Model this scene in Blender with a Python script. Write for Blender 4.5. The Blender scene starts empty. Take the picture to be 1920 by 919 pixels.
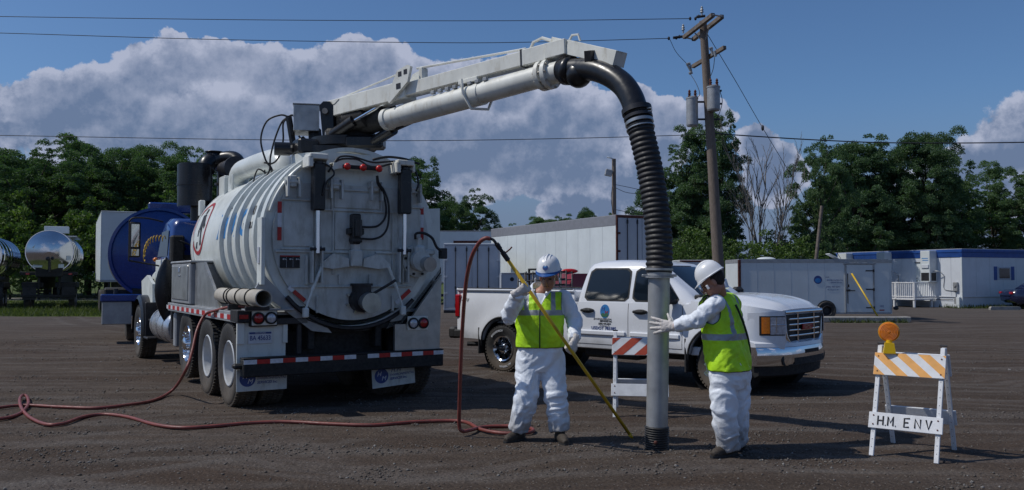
import bpy, bmesh, math, random
import numpy as np
from mathutils import Vector, Matrix, noise as mnoise
R = math.radians
random.seed(7); RNG = np.random.default_rng(7)
S = bpy.context.scene; C = S.collection

# ------------------------------------------------------------ camera
PITCH = math.atan((518-459.5)/1600); EYE = 1.6
cd = bpy.data.cameras.new('camera'); cam = bpy.data.objects.new('camera', cd); C.objects.link(cam)
cam.location = (0, 0, EYE); cam.rotation_euler = (math.pi/2+PITCH, 0, 0)
cd.lens = 30; cd.sensor_width = 36; cd.clip_start = .1; cd.clip_end = 3000
S.camera = cam
S.render.resolution_x = 1024; S.render.resolution_y = 490
S.view_settings.view_transform = 'Standard'; S.view_settings.look = 'None'
S.view_settings.exposure = -.45; S.view_settings.gamma = 1

# ------------------------------------------------------------ light
SUN_EL, SUN_AZ = R(52), R(-93)          # azimuth from +Y, clockwise positive
sd = bpy.data.lights.new('sun', 'SUN'); sun = bpy.data.objects.new('sun', sd); C.objects.link(sun)
sd.energy = 3.9; sd.angle = R(.5); sd.color = (1, .955, .88)
tosun = Vector((math.sin(SUN_AZ)*math.cos(SUN_EL), math.cos(SUN_AZ)*math.cos(SUN_EL), math.sin(SUN_EL)))
sun.rotation_euler = (-tosun).to_track_quat('-Z', 'Y').to_euler(); sun.location = (-20, 0, 30)

# ------------------------------------------------------------ node helpers
class NT:
    def __init__(s, tree): s.t = tree; s.n = tree.nodes; s.l = tree.links
    def node(s, typ, **k):
        n = s.n.new(typ)
        for a, b in k.items():
            if a == 'ins':
                for i, v in b.items():
                    if isinstance(v, bpy.types.NodeSocket): s.l.new(v, n.inputs[i])
                    else: n.inputs[i].default_value = v
            else: setattr(n, a, b)
        return n
    def math(s, op, a, b=0, c=0, clamp=False):
        n = s.node('ShaderNodeMath', operation=op, use_clamp=clamp, ins={0: a, 1: b, 2: c}); return n.outputs[0]
    def vmath(s, op, a, b=(0, 0, 0)):
        n = s.node('ShaderNodeVectorMath', operation=op, ins={0: a, 1: b}); return n.outputs['Value'] if op in ('LENGTH', 'DOT_PRODUCT', 'DISTANCE') else n.outputs[0]
    def noise(s, vec, scale=5, detail=4, rough=.55, dist=0, out=0):
        return s.node('ShaderNodeTexNoise', ins={'Vector': vec, 'Scale': scale, 'Detail': detail, 'Roughness': rough, 'Distortion': dist}).outputs[out]
    def ss(s, v, a, b, lo=0., hi=1.):
        n = s.node('ShaderNodeMapRange', interpolation_type='SMOOTHSTEP', ins={0: v, 1: a, 2: b, 3: lo, 4: hi}); return n.outputs[0]
    def mix(s, f, a, b, mode='MIX'):
        n = s.node('ShaderNodeMix', data_type='RGBA', blend_type=mode)
        for i, v in ((0, f), (6, a), (7, b)):
            if isinstance(v, bpy.types.NodeSocket): s.l.new(v, n.inputs[i])
            else: n.inputs[i].default_value = v if i == 0 else (tuple(v)+(1,))[:4]
        return n.outputs[2]
    def scalev(s, vec, xyz): return s.vmath('MULTIPLY', vec, xyz)

# ------------------------------------------------------------ world: daylight sky with heaped clouds
W = bpy.data.worlds.new('World'); S.world = W; W.use_nodes = True
w = NT(W.node_tree); w.n.clear()
sky = w.node('ShaderNodeTexSky', sky_type='NISHITA', sun_disc=False, sun_elevation=SUN_EL, sun_rotation=SUN_AZ, altitude=200, air_density=1.0, dust_density=1.2, ozone_density=2.5)
D = w.node('ShaderNodeTexCoord').outputs['Generated']
D = w.vmath('NORMALIZE', D)
def blob_dir(px, py):
    v = Vector(((px-960)/1600, 1, (518-py)/1600)); return v.normalized()
warp = w.node('ShaderNodeTexNoise', ins={'Vector': D, 'Scale': 9, 'Detail': 7, 'Roughness': .6})
wv = w.vmath('SUBTRACT', warp.outputs['Color'], (.5, .5, .5)); 
D2 = w.vmath('ADD', D, w.scalev(wv, (.075, .075, .075)))
blobs = [(75,215,60,62),(130,200,85,66),(215,195,85,62),(290,140,70,60),(345,120,62,48),(430,125,90,48),(490,150,60,60),(570,165,90,68),(645,130,85,60),(720,135,80,62),(800,165,80,66),(880,150,80,56),(955,165,75,62),(1050,215,95,72),(1130,235,70,60),(1195,205,48,54),(1250,225,62,50),(1320,222,62,46),
         (420,270,330,110),(760,280,330,110),(1010,290,230,90),(12,245,40,26),(1050,392,62,26),(1085,372,36,26),(1130,385,60,28),(1190,350,62,56),(1235,300,56,62),(1425,262,50,38),(1465,285,44,40),(1450,330,70,60),(1820,312,66,38),(1890,292,66,44),(1960,290,60,50),(1800,370,160,60),(2200,250,260,100),(-160,230,150,60)]
fld = None
for px, py, rx, ry in blobs:
    c = blob_dir(px, py); dx = 1/(rx/1600); dz = 1/(ry/1600)
    q = w.vmath('MULTIPLY', w.vmath('SUBTRACT', D2, c), (dx, 2.0, dz))
    L = w.math('SUBTRACT', 1., w.vmath('LENGTH', q))
    fld = L if fld is None else w.node('ShaderNodeMath', operation='SMOOTH_MAX', ins={0: fld, 1: L, 2: .25}).outputs[0]
# beyond the frame: the same kind of heaps, scattered round the horizon
gen = w.noise(w.scalev(D, (1, 1, 2.2)), 2.6, 6, .55)
sep = w.node('ShaderNodeSeparateXYZ', ins={0: D})
front = w.ss(w.math('DIVIDE', sep.outputs[1], w.math('ADD', w.math('ABSOLUTE', sep.outputs[0]), .001)), 1.1, 1.45)
g2 = w.math('MULTIPLY', w.math('SUBTRACT', gen, w.math('ADD', .5, w.math('MULTIPLY', sep.outputs[2], .35))), 2.6)
g2 = w.math('SUBTRACT', g2, w.math('MULTIPLY', front, 2.))
fld = w.math('MAXIMUM', fld, g2)
fine = w.noise(D, 22, 10, .64); fine2 = w.noise(w.vmath('ADD', D, (-.007, 0, .011)), 22, 10, .64)
f2 = w.math('ADD', fld, w.math('MULTIPLY', w.math('SUBTRACT', fine, .5), .62))
alpha = w.ss(f2, .03, .11)
big = w.noise(D, 6, 4, .5)
edge = w.ss(f2, .62, .06)
lit = w.math('ADD', w.math('MULTIPLY', edge, .72), w.math('MULTIPLY', w.math('SUBTRACT', fine, fine2), w.math('ADD', 1.6, w.math('MULTIPLY', edge, 2.6))))
lit = w.math('ADD', lit, w.math('MULTIPLY', w.math('SUBTRACT', big, .46), .7))
lit = w.math('ADD', lit, w.ss(sep.outputs[2], .10, .27, -.05, .38), clamp=True)
ccol = w.mix(lit, (1.50, 2.08, 3.4), (4.7, 5.1, 6.5))
skyc = w.mix(1., sky.outputs[0], (.57, .755, .97), 'MULTIPLY')
skyc = w.mix(w.math('MULTIPLY', w.ss(sep.outputs[2], .21, .02), .88), skyc, (1.6, 2.1, 3.4))      # low bank of haze right round the horizon
skyc = w.mix(w.math('MULTIPLY', alpha, .93), skyc, ccol)
bg = w.node('ShaderNodeBackground', ins={0: skyc, 1: .125})
w.l.new(bg.outputs[0], w.node('ShaderNodeOutputWorld').inputs[0])

# ------------------------------------------------------------ materials
MATS = {}
def mat(name, col, rough=.5, metal=0., var=.12, scale=5., bump=0., bscale=70., dirt=0., dcol=(.10, .085, .07), coat=0., trans=0., aniso=(1, 1, 1), emit=None, lowdirt=0., spec=.5, alpha=1.):
    if name in MATS: return MATS[name]
    m = bpy.data.materials.new(name); m.use_nodes = True; t = NT(m.node_tree); b = t.n['Principled BSDF']
    oc = t.node('ShaderNodeTexCoord').outputs['Object']; v = t.scalev(oc, aniso)
    n1 = t.noise(v, scale, 5, .6); k = t.ss(n1, .3, .7, 1-var, 1+var*.6)
    c = t.mix(1., tuple(col), t.node('ShaderNodeCombineColor', ins={0: k, 1: k, 2: k}).outputs[0], 'MULTIPLY')
    if dirt:
        d = t.ss(t.noise(t.scalev(oc, (3.2, 3.2, 1.1)), 3.2, 8, .68), .62-.25*dirt, .78, 0, min(1, .35+dirt*.5))
        c = t.mix(d, c, dcol)
    if lowdirt:
        z = t.node('ShaderNodeSeparateXYZ', ins={0: t.node('ShaderNodeNewGeometry').outputs['Position']}).outputs[2]
        zz = t.math('ADD', z, t.math('MULTIPLY', t.noise(oc, 6, 6), -.5))
        d = t.ss(zz, -.25, lowdirt, .75, 0); c = t.mix(d, c, (.13, .105, .08))
    t.l.new(c, b.inputs['Base Color'])
    r = t.ss(t.noise(v, scale*3.1, 4), .3, .7, max(.02, rough*.82), min(1, rough*1.18)); t.l.new(r, b.inputs['Roughness'])
    b.inputs['Metallic'].default_value = metal; b.inputs['Specular IOR Level'].default_value = spec
    b.inputs['Coat Weight'].default_value = coat; b.inputs['Coat Roughness'].default_value = .06
    if trans: b.inputs['Transmission Weight'].default_value = trans
    if alpha < 1: b.inputs['Alpha'].default_value = alpha
    if emit: b.inputs['Emission Color'].default_value = (*emit, 1); b.inputs['Emission Strength'].default_value = 1
    if bump:
        h = t.noise(v, bscale, 4, .6)
        bn = t.node('ShaderNodeBump', ins={'Strength': bump, 'Distance': .01, 'Height': h}); t.l.new(bn.outputs[0], b.inputs['Normal'])
    MATS[name] = m; return m
M_ = lambda n: MATS[n]
mat('truck white', (.67, .70, .67), .38, var=.1, scale=2.5, dirt=.5, dcol=(.36, .34, .28), coat=.1)
mat('door white', (.55, .57, .55), .45, var=.16, scale=3, dirt=.85, dcol=(.27, .26, .22))
mat('car white', (.74, .76, .80), .25, var=.04, scale=2, coat=.6, lowdirt=.55)
mat('boom white', (.73, .73, .67), .4, var=.1, scale=4, dirt=.5, dcol=(.36, .30, .2))
mat('blue paint', (.005, .036, .20), .28, var=.12, scale=2, coat=.4)
mat('black paint', (.012, .012, .014), .32, var=.3, scale=6)
mat('black matt', (.014, .014, .015), .7, var=.3, scale=9, bump=.3)
mat('dark steel', (.035, .035, .04), .5, .4, var=.35, scale=7)
mat('rubber', (.022, .022, .024), .75, var=.35, scale=9, bump=.25, dirt=.35, dcol=(.07, .06, .05))
mat('tyre', (.028, .027, .027), .8, var=.3, scale=6, bump=.3, dirt=.5, dcol=(.075, .065, .055), lowdirt=.25)
mat('hose rubber', (.018, .018, .02), .6, var=.3, scale=12, dirt=.2, dcol=(.06, .055, .05))
mat('steel', (.42, .42, .41), .38, .75, var=.2, scale=4, dirt=.5, dcol=(.22, .21, .19))
mat('galvanised', (.34, .35, .36), .5, .35, var=.15, scale=5, dirt=.35, dcol=(.2, .2, .2))
mat('chrome', (.75, .76, .78), .08, 1., var=.06, scale=3)
mat('mirror', (.35, .37, .4), .04, 1., var=.05)
mat('mirror steel', (.60, .61, .63), .12, 1., var=.08, scale=2)
mat('red cab', (.25, .01, .01), .35, coat=.3)
mat('alloy', (.62, .63, .65), .3, .8, var=.12, scale=9)
mat('wheel white', (.50, .52, .54), .4, var=.12, scale=5, dirt=.3, dcol=(.3, .27, .23), lowdirt=.2)
mat('pvc', (.46, .42, .35), .55, var=.2, scale=4, dirt=.5, dcol=(.25, .22, .17))
mat('red tape', (.42, .012, .012), .35, var=.2, scale=20)
mat('white tape', (.62, .64, .68), .35, var=.15, scale=20, dirt=.25, dcol=(.2, .2, .2))
mat('red lens', (.36, .008, .012), .12, var=.1, coat=.6)
mat('red knob', (.55, .02, .015), .3, var=.05)
mat('clear lens', (.55, .56, .6), .12, .2, var=.25, scale=30, coat=.6)
mat('amber lens', (.75, .2, .012), .15, var=.15, scale=25, coat=.6)
mat('dark glass', (.008, .014, .022), .05, var=.2, scale=1.5, coat=.1, spec=.45)
mat('tyvek', (.78, .82, .88), .6, var=.05, scale=7, bump=.9, bscale=15, dirt=.12, dcol=(.5, .5, .48), lowdirt=.18)
mat('vest yellow', (.48, .82, .014), .6, var=.16, scale=9, bump=.5, bscale=30)
mat('vest grey', (.30, .32, .34), .4, .2, var=.1, scale=12, bump=.3, bscale=30)
mat('vest binding', (.01, .03, .015), .7)
mat('glove', (.62, .58, .55), .8, var=.15, scale=25, bump=.6, bscale=60, dirt=.4, dcol=(.35, .3, .27))
mat('skin', (.42, .2, .13), .5, var=.12, scale=14)
mat('hair', (.02, .014, .01), .8, bump=.5, bscale=200)
mat('boot', (.05, .038, .028), .8, var=.3, scale=20, bump=.4, dirt=.4, dcol=(.12, .1, .08))
mat('helmet', (.78, .79, .8), .3, var=.05, coat=.3, dirt=.15, dcol=(.4, .38, .35))
mat('helmet blue', (.02, .09, .3), .4)
mat('lance yellow', (.62, .40, .02), .4, var=.12, scale=14, dirt=.2, dcol=(.2, .13, .03))
mat('red hose', (.20, .045, .035), .5, var=.25, scale=10, dirt=.4, dcol=(.14, .08, .07))
mat('board white', (.70, .71, .73), .6, var=.1, scale=9, dirt=.35, dcol=(.33, .32, .3), bump=.2)
mat('board orange', (.78, .38, .10), .6, var=.12, scale=9, dirt=.3, dcol=(.5, .35, .2))
mat('board red', (.42, .06, .025), .5, var=.12, scale=9, dirt=.3, dcol=(.3, .15, .1))
mat('wood pole', (.17, .135, .11), .85, var=.3, scale=8, aniso=(6, 6, .6), bump=.6, bscale=25)
mat('old wood', (.16, .13, .11), .9, var=.35, scale=6, bump=.5, bscale=30)
mat('concrete', (.30, .29, .27), .9, var=.2, scale=5, bump=.5, bscale=30, dirt=.4)
mat('wire', (.02, .02, .022), .6)
mat('siding', (.60, .63, .67), .5, var=.06, scale=1.5, dirt=.25, dcol=(.42, .43, .43))
mat('trailer white', (.62, .66, .67), .4, var=.06, scale=1.2, dirt=.3, dcol=(.45, .45, .42))
mat('trailer grey', (.42, .45, .50), .45, var=.07, scale=1.2, dirt=.3, dcol=(.32, .32, .33))
mat('grey cap', (.20, .205, .23), .6, var=.1)
mat('rust', (.10, .03, .02), .85, var=.5, scale=9)
mat('home blue', (.015, .07, .28), .5, var=.15, scale=3)
mat('ink blue', (.03, .06, .22), .5); mat('ink black', (.012, .012, .015), .6); mat('ink white', (.6, .62, .66), .6); mat('ink red', (.35, .01, .012), .5); mat('ink lightblue', (.03, .2, .5), .5)
mat('field logo', (.05, .16, .09), .5)
mat('plastic yellow', (.75, .48, .01), .35, var=.05)
mat('bark', (.055, .045, .036), .9, var=.35, scale=10, bump=.5)
mat('bare bark', (.16, .145, .13), .9, var=.35, scale=10)
def clear_mat():
    m = bpy.data.materials.new('clear plastic'); m.use_nodes = True; t = NT(m.node_tree); o = t.n['Material Output']; t.n.remove(t.n['Principled BSDF'])
    g = t.node('ShaderNodeBsdfGlossy', ins={'Color': (.8, .8, .8, 1), 'Roughness': .08}); tr = t.node('ShaderNodeBsdfTransparent', ins={0: (.93, .94, .93, 1)})
    fr = t.node('ShaderNodeFresnel', ins={'IOR': 1.5}); f = t.math('ADD', t.math('MULTIPLY', fr.outputs[0], 1.), .06, clamp=True)
    mx = t.node('ShaderNodeMixShader', ins={0: f, 1: tr.outputs[0], 2: g.outputs[0]}); t.l.new(mx.outputs[0], o.inputs[0]); MATS['clear plastic'] = m
clear_mat()

# ------------------------------------------------------------ mesh helpers
def frame(p, zdir, xhint=(1, 0, 0)):
    z = Vector(zdir).normalized(); x = Vector(xhint); x = x-z*x.dot(z)
    if x.length < 1e-4: x = Vector((0, 1, 0)); x = x-z*x.dot(z)
    x.normalize(); y = z.cross(x)
    m = Matrix.Identity(4)
    for i in range(3): m[i][0] = x[i]; m[i][1] = y[i]; m[i][2] = z[i]; m[i][3] = p[i]
    return m
def T(x=0, y=0, z=0): return Matrix.Translation((x, y, z))
def RX(a): return Matrix.Rotation(R(a), 4, 'X')
def RY(a): return Matrix.Rotation(R(a), 4, 'Y')
def RZ(a): return Matrix.Rotation(R(a), 4, 'Z')
class MB:
    def __init__(s): s.v = []; s.f = []; s.m = []
    def add(s, vs, fs, M=None, mi=0):
        o = len(s.v)
        s.v += [tuple(M @ Vector(v)) if M is not None else tuple(v) for v in vs]
        s.f += [tuple(i+o for i in f) for f in fs]; s.m += [mi]*len(fs); return s
    def box(s, x0, x1, y0, y1, z0, z1, b=0., M=None, mi=0):
        if x1 < x0: x0, x1 = x1, x0
        if y1 < y0: y0, y1 = y1, y0
        if z1 < z0: z0, z1 = z1, z0
        b = min(b, (x1-x0)*.45, (y1-y0)*.45, (z1-z0)*.45)
        if b <= 0:
            vs = [(x, y, z) for x in (x0, x1) for y in (y0, y1) for z in (z0, z1)]
            return s.add(vs, [(0, 1, 3, 2), (4, 6, 7, 5), (0, 4, 5, 1), (2, 3, 7, 6), (0, 2, 6, 4), (1, 5, 7, 3)], M, mi)
        vs = []; idx = {}
        for i, (X, sx) in enumerate(((x0, 1), (x1, -1))):
            for j, (Y, sy) in enumerate(((y0, 1), (y1, -1))):
                for k, (Z, sz) in enumerate(((z0, 1), (z1, -1))):
                    idx[i, j, k] = len(vs)
                    vs += [(X, Y+sy*b, Z+sz*b), (X+sx*b, Y, Z+sz*b), (X+sx*b, Y+sy*b, Z)]
        fs = []; I = lambda i, j, k, a: idx[i, j, k]+a
        fs += [(I(0,0,0,0), I(0,0,1,0), I(0,1,1,0), I(0,1,0,0)), (I(1,0,0,0), I(1,1,0,0), I(1,1,1,0), I(1,0,1,0))]
        fs += [(I(0,0,0,1), I(1,0,0,1), I(1,0,1,1), I(0,0,1,1)), (I(0,1,0,1), I(0,1,1,1), I(1,1,1,1), I(1,1,0,1))]
        fs += [(I(0,0,0,2), I(0,1,0,2), I(1,1,0,2), I(1,0,0,2)), (I(0,0,1,2), I(1,0,1,2), I(1,1,1,2), I(0,1,1,2))]
        for j in (0, 1):
            for k in (0, 1): fs.append((I(0,j,k,1), I(0,j,k,2), I(1,j,k,2), I(1,j,k,1)))
        for i in (0, 1):
            for k in (0, 1): fs.append((I(i,0,k,0), I(i,0,k,2), I(i,1,k,2), I(i,1,k,0)))
        for i in (0, 1):
            for j in (0, 1): fs.append((I(i,j,0,0), I(i,j,0,1), I(i,j,1,1), I(i,j,1,0)))
        for i in (0, 1):
            for j in (0, 1):
                for k in (0, 1): fs.append((I(i,j,k,0), I(i,j,k,1), I(i,j,k,2)))
        return s.add(vs, fs, M, mi)
    def rings(s, rings, caps=True, closed=False, M=None, mi=0):
        n = len(rings[0]); vs = [p for r in rings for p in r]; fs = []; k = len(rings)
        for i in range(k if closed else k-1):
            a = i*n; b = ((i+1) % k)*n
            for j in range(n): j2 = (j+1) % n; fs.append((a+j, a+j2, b+j2, b+j))
        if caps and not closed: fs += [tuple(range(n))[::-1], tuple(range((k-1)*n, k*n))]
        return s.add(vs, fs, M, mi)
    def cyl(s, p0, p1, r0, r1=None, n=16, caps=True, M=None, mi=0):
        r1 = r0 if r1 is None else r1; d = Vector(p1)-Vector(p0); F = frame(p0, d); L = d.length
        rs = [[tuple(F @ Vector((r*math.cos(a), r*math.sin(a), h))) for a in [2*math.pi*j/n for j in range(n)]] for h, r in ((0, r0), (L, r1))]
        return s.rings(rs, caps, M=M, mi=mi)
    def tube(s, pts, r, n=8, closed=False, caps=True, M=None, mi=0, flat=1., xhint=None):
        pts = [Vector(p) for p in pts]; k = len(pts); rs = []; prev = None
        for i, p in enumerate(pts):
            a = pts[i-1] if (i > 0 or closed) else p; b = pts[(i+1) % k] if (i < k-1 or closed) else p
            t = (b-a).normalized()
            if prev is None: F = frame(p, t, xhint or (1, 0, 0)); x = Vector((F[0][0], F[1][0], F[2][0]))
            else:
                x = prev-t*prev.dot(t); x.normalize()
            y = t.cross(x); prev = x; rr = r[i] if isinstance(r, (list, tuple)) else r
            rs.append([tuple(p+x*rr*math.cos(2*math.pi*j/n)+y*rr*flat*math.sin(2*math.pi*j/n)) for j in range(n)])
        return s.rings(rs, caps, closed, M, mi)
    def lathe(s, prof, n=32, M=None, mi=0, a0=0, a1=360):      # prof (r, z) about Z
        full = abs(a1-a0-360) < 1e-6; k = n if full else n+1; rs = []
        vs = []; fs = []; m = len(prof)
        for j in range(k):
            a = R(a0+(a1-a0)*j/n)
            for r, z in prof: vs.append((r*math.cos(a), r*math.sin(a), z))
        for j in range(n):
            j2 = (j+1) % k
            for i in range(m-1): fs.append((j*m+i, j2*m+i, j2*m+i+1, j*m+i+1))
        return s.add(vs, fs, M, mi)
    def prism(s, poly, z0, z1, M=None, mi=0, b=0):
        n = len(poly)
        a = sum(poly[i][0]*poly[(i+1) % n][1]-poly[(i+1) % n][0]*poly[i][1] for i in range(n))
        if a < 0: poly = poly[::-1]
        vs = [(x, y, z0) for x, y in poly]+[(x, y, z1) for x, y in poly]
        fs = [tuple(range(n))[::-1], tuple(range(n, 2*n))]+[(i, (i+1) % n, (i+1) % n+n, i+n) for i in range(n)]
        return s.add(vs, fs, M, mi)
    def ell(s, c, rx, ry, rz, n=16, m=10, M=None, mi=0, rot=None):
        rs = []; vs = [(0, 0, -1)]
        for i in range(1, m):
            t = math.pi*i/m
            vs += [(math.sin(t)*math.cos(2*math.pi*j/n), math.sin(t)*math.sin(2*math.pi*j/n), -math.cos(t)) for j in range(n)]
        vs.append((0, 0, 1)); fs = [(0, 1+(j+1) % n, 1+j) for j in range(n)]
        for i in range(m-2):
            for j in range(n): j2 = (j+1) % n; fs.append((1+i*n+j, 1+i*n+j2, 1+(i+1)*n+j2, 1+(i+1)*n+j))
        e = len(vs)-1; fs += [(e, 1+(m-2)*n+j, 1+(m-2)*n+(j+1) % n) for j in range(n)]
        F = T(*c) @ (rot or Matrix.Identity(4)) @ Matrix.Diagonal((rx, ry, rz, 1))
        return s.add(vs, fs, (M @ F) if M is not None else F, mi)
    def quad(s, a, b, c, d, mi=0, M=None): return s.add([a, b, c, d], [(0, 1, 2, 3)], M, mi)
    def mesh(s, name='mesh', ang=35, smooth=True):
        me = bpy.data.meshes.new(name); me.from_pydata(s.v, [], s.f)
        if s.m and max(s.m): me.polygons.foreach_set('material_index', s.m)
        if smooth:
            me.polygons.foreach_set('use_smooth', [True]*len(s.f))
            if ang < 180: me.set_sharp_from_angle(angle=R(ang))
        me.update(); return me
    def build(s, name, m, parent=None, ang=35, smooth=True, fixn=True):
        me = s.mesh(name, ang, False)
        if fixn:
            bm = bmesh.new(); bm.from_mesh(me); bmesh.ops.recalc_face_normals(bm, faces=bm.faces); bm.to_mesh(me); bm.free()
        if smooth:
            me.polygons.foreach_set('use_smooth', [True]*len(me.polygons))
            if ang < 180: me.set_sharp_from_angle(angle=R(ang))
        return link(name, me, m, parent)
def link(name, me, m, parent=None):
    o = bpy.data.objects.new(name, me); C.objects.link(o)
    if parent: o.parent = parent
    ms = m if isinstance(m, (list, tuple)) else [m]
    if not me.materials:
        for k in ms: me.materials.append(MATS[k] if isinstance(k, str) else k)
    return o
def tag(o, label=None, cat=None, group=None, kind=None):
    for k, v in (('label', label), ('category', cat), ('group', group), ('kind', kind)):
        if v: o[k] = v
    return o
def empty(name, loc, rz=0, label=None, cat=None, group=None):
    o = bpy.data.objects.new(name, None); C.objects.link(o); o.location = loc; o.rotation_euler = (0, 0, R(rz)); o.empty_display_size = .2
    return tag(o, label, cat, group)
def part(name, m, parent, ang=35, **k):                      # one-primitive part
    b = MB()
    for fn, a in k.items(): getattr(b, fn)(*a)
    return b.build(name, m, parent, ang)
def copy_tree(o, parent=None):
    c = o.copy(); C.objects.link(c); c.parent = parent
    for ch in list(o.children): copy_tree(ch, c)
    return c
def text(name, s, size, m, parent, M, extrude=.001, align='LEFT', sx=1., shear=0., bold=0.):
    if 'M' in s: bold = 0.
    cu = bpy.data.curves.new(name, 'FONT'); cu.body = s; cu.size = size; cu.extrude = extrude; cu.align_x = align; cu.align_y = 'CENTER'; cu.shear = shear; cu.offset = bold; cu.resolution_u = 3
    t = bpy.data.objects.new(name, cu); C.objects.link(t); dg = bpy.context.evaluated_depsgraph_get(); dg.update()
    me = bpy.data.meshes.new_from_object(t.evaluated_get(dg)); bpy.data.objects.remove(t)
    me.transform(M @ Matrix.Diagonal((sx, 1, 1, 1))); me.materials.clear()
    return link(name, me, m, parent)
def px(x, y, Y):                                             # a photo direction met at world depth Y
    c, s_ = math.cos(PITCH), math.sin(PITCH); u = (x-960)/1600; v = -(y-459.5)/1600
    d = Vector((u, c-v*s_, s_+v*c)); return Vector((0, 0, EYE))+d*(Y/d.y)
def curve(pts, n=8):                                         # Catmull-Rom through points
    P = [Vector(p) for p in pts]; P = [P[0]*2-P[1]]+P+[P[-1]*2-P[-2]]; out = []
    for i in range(1, len(P)-2):
        for j in range(n):
            t = j/n; a, b, c, d = P[i-1:i+3]
            out.append(.5*((2*b)+(c-a)*t+(2*a-5*b+4*c-d)*t*t+(3*b-a-3*c+d)*t**3))
    return out+[P[-2]]
# plane matrices: text upright on a wall whose outward normal is n
def wallM(p, n, up=(0, 0, 1)):
    z = Vector(n).normalized(); y = Vector(up); x = y.cross(z).normalized(); y = z.cross(x)
    m = Matrix.Identity(4)
    for i in range(3): m[i][0] = x[i]; m[i][1] = y[i]; m[i][2] = z[i]; m[i][3] = p[i]
    return m
# ============================================================ GROUND
def ground_h(x, y):
    h = 0.
    d = math.hypot(x, y)
    if 4 < d < 30:
        k = min(1, (30-d)/10)
        q = Vector((x*.35+2*mnoise.noise(Vector((x*.1, y*.1, 1))), y*1.9+1.2*mnoise.noise(Vector((x*.12, y*.2, 4))), 0))
        h += .012*mnoise.noise(q)*k + .008*mnoise.noise(Vector((x*1.3, y*1.3, 3)))*k
        h += (.004*mnoise.noise(Vector((x*7, y*7, 2)))+.003*mnoise.noise(Vector((x*17, y*17, 5))))*max(0, min(1, (18-d)/8))
    return h
def ground_mat():
    m = bpy.data.materials.new('gravel dirt'); m.use_nodes = True; t = NT(m.node_tree); b = t.n['Principled BSDF']
    P = t.node('ShaderNodeNewGeometry').outputs['Position']
    wp = t.node('ShaderNodeTexNoise', ins={'Vector': P, 'Scale': .12, 'Detail': 3}).outputs['Color']
    Pw = t.vmath('ADD', P, t.scalev(t.vmath('SUBTRACT', wp, (.5, .5, .5)), (5, 5, 0)))
    streak = t.noise(t.scalev(Pw, (.22, 2.1, 1)), 1.4, 7, .65)
    patch = t.noise(Pw, .35, 6, .6); fine = t.noise(P, 38, 6, .75); med = t.noise(P, 5, 6, .7)
    c = t.mix(t.ss(patch, .35, .65), (.060, .044, .033), (.096, .073, .057))
    c = t.mix(t.ss(streak, .45, .60, 0, .85), c, (.118, .100, .088)); c = t.mix(t.ss(t.noise(t.scalev(Pw, (.10, .9, 1)), 1.1, 6, .6), .50, .64, 0, .8), c, (.066, .044, .031))
    c = t.mix(t.ss(med, .35, .65, 0, .45), c, (.045, .033, .026))
    lane = None                                    # packed wheel lanes curving through the yard
    for cx, cy, rr in ((2, -14, 20.6), (2, -14, 22.5), (-16, 24, 19.0), (-16, 24, 20.9), (26, 60, 49.0), (26, 60, 50.9), (5, -40, 50.5), (5, -40, 52.4)):
        d = t.math('ABSOLUTE', t.math('SUBTRACT', t.vmath('DISTANCE', t.vmath('ADD', P, t.scalev(t.vmath('SUBTRACT', wp, (.5, .5, .5)), (1.2, 1.2, 0))), (cx, cy, 0)), rr))
        q = t.ss(d, .34, .16); e_ = t.math('MULTIPLY', t.ss(d, .30, .38), t.ss(d, .62, .42)); lane = (q, e_) if lane is None else (t.math('MAXIMUM', lane[0], q), t.math('MAXIMUM', lane[1], e_))
    brk = t.ss(t.noise(P, .5, 4), .40, .60)
    c = t.mix(t.math('MULTIPLY', t.math('MULTIPLY', lane[0], brk), .75), c, (.060, .045, .035)); c = t.mix(t.math('MULTIPLY', t.math('MULTIPLY', lane[1], brk), .55), c, (.125, .110, .098))
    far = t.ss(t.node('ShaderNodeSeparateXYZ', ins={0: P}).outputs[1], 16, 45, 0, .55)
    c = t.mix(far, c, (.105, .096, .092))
    c = t.mix(1., c, t.node('ShaderNodeMapRange', ins={0: fine, 1: .3, 2: .7, 3: .62, 4: 1.38}).outputs[0], 'MULTIPLY')
    vo = t.node('ShaderNodeTexVoronoi', feature='F1', ins={'Vector': P, 'Scale': 42.})
    sp = t.math('MULTIPLY', t.ss(vo.outputs['Distance'], .32, .2), t.math('GREATER_THAN', t.node('ShaderNodeSeparateColor', ins={0: vo.outputs['Color']}).outputs[0], .86))
    c = t.mix(t.math('MULTIPLY', sp, .7), c, (.26, .24, .22))
    t.l.new(c, b.inputs['Base Color']); b.inputs['Roughness'].default_value = .95; b.inputs['Specular IOR Level'].default_value = .15
    vo2 = t.node('ShaderNodeTexVoronoi', feature='SMOOTH_F1', ins={'Vector': P, 'Scale': 34.})
    h = t.math('ADD', t.math('MULTIPLY', fine, .8), t.math('ADD', t.math('MULTIPLY', vo2.outputs['Distance'], -.9), t.math('MULTIPLY', med, 1.5)))
    bn = t.node('ShaderNodeBump', ins={'Strength': .8, 'Distance': .022, 'Height': h}); t.l.new(bn.outputs[0], b.inputs['Normal'])
    return m
def axis_pts(lo, hi, near_lo, near_hi, step, grow=1.18):
    p = list(np.arange(near_lo, near_hi, step)); s_ = step; a = near_hi
    while a < hi: p.append(a); s_ *= grow; a += s_
    p.append(hi); s_ = step; a = near_lo; q = []
    while a > lo: s_ *= grow; a -= s_; q.append(max(a, lo))
    return sorted(set(q))+p
xs = axis_pts(-1500, 1500, -7.5, 8, .055, 1.06); ys = axis_pts(-600, 2500, 5.4, 14, .055, 1.05)
gv = [(x, y, ground_h(x, y)) for y in ys for x in xs]; nx = len(xs)
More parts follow.
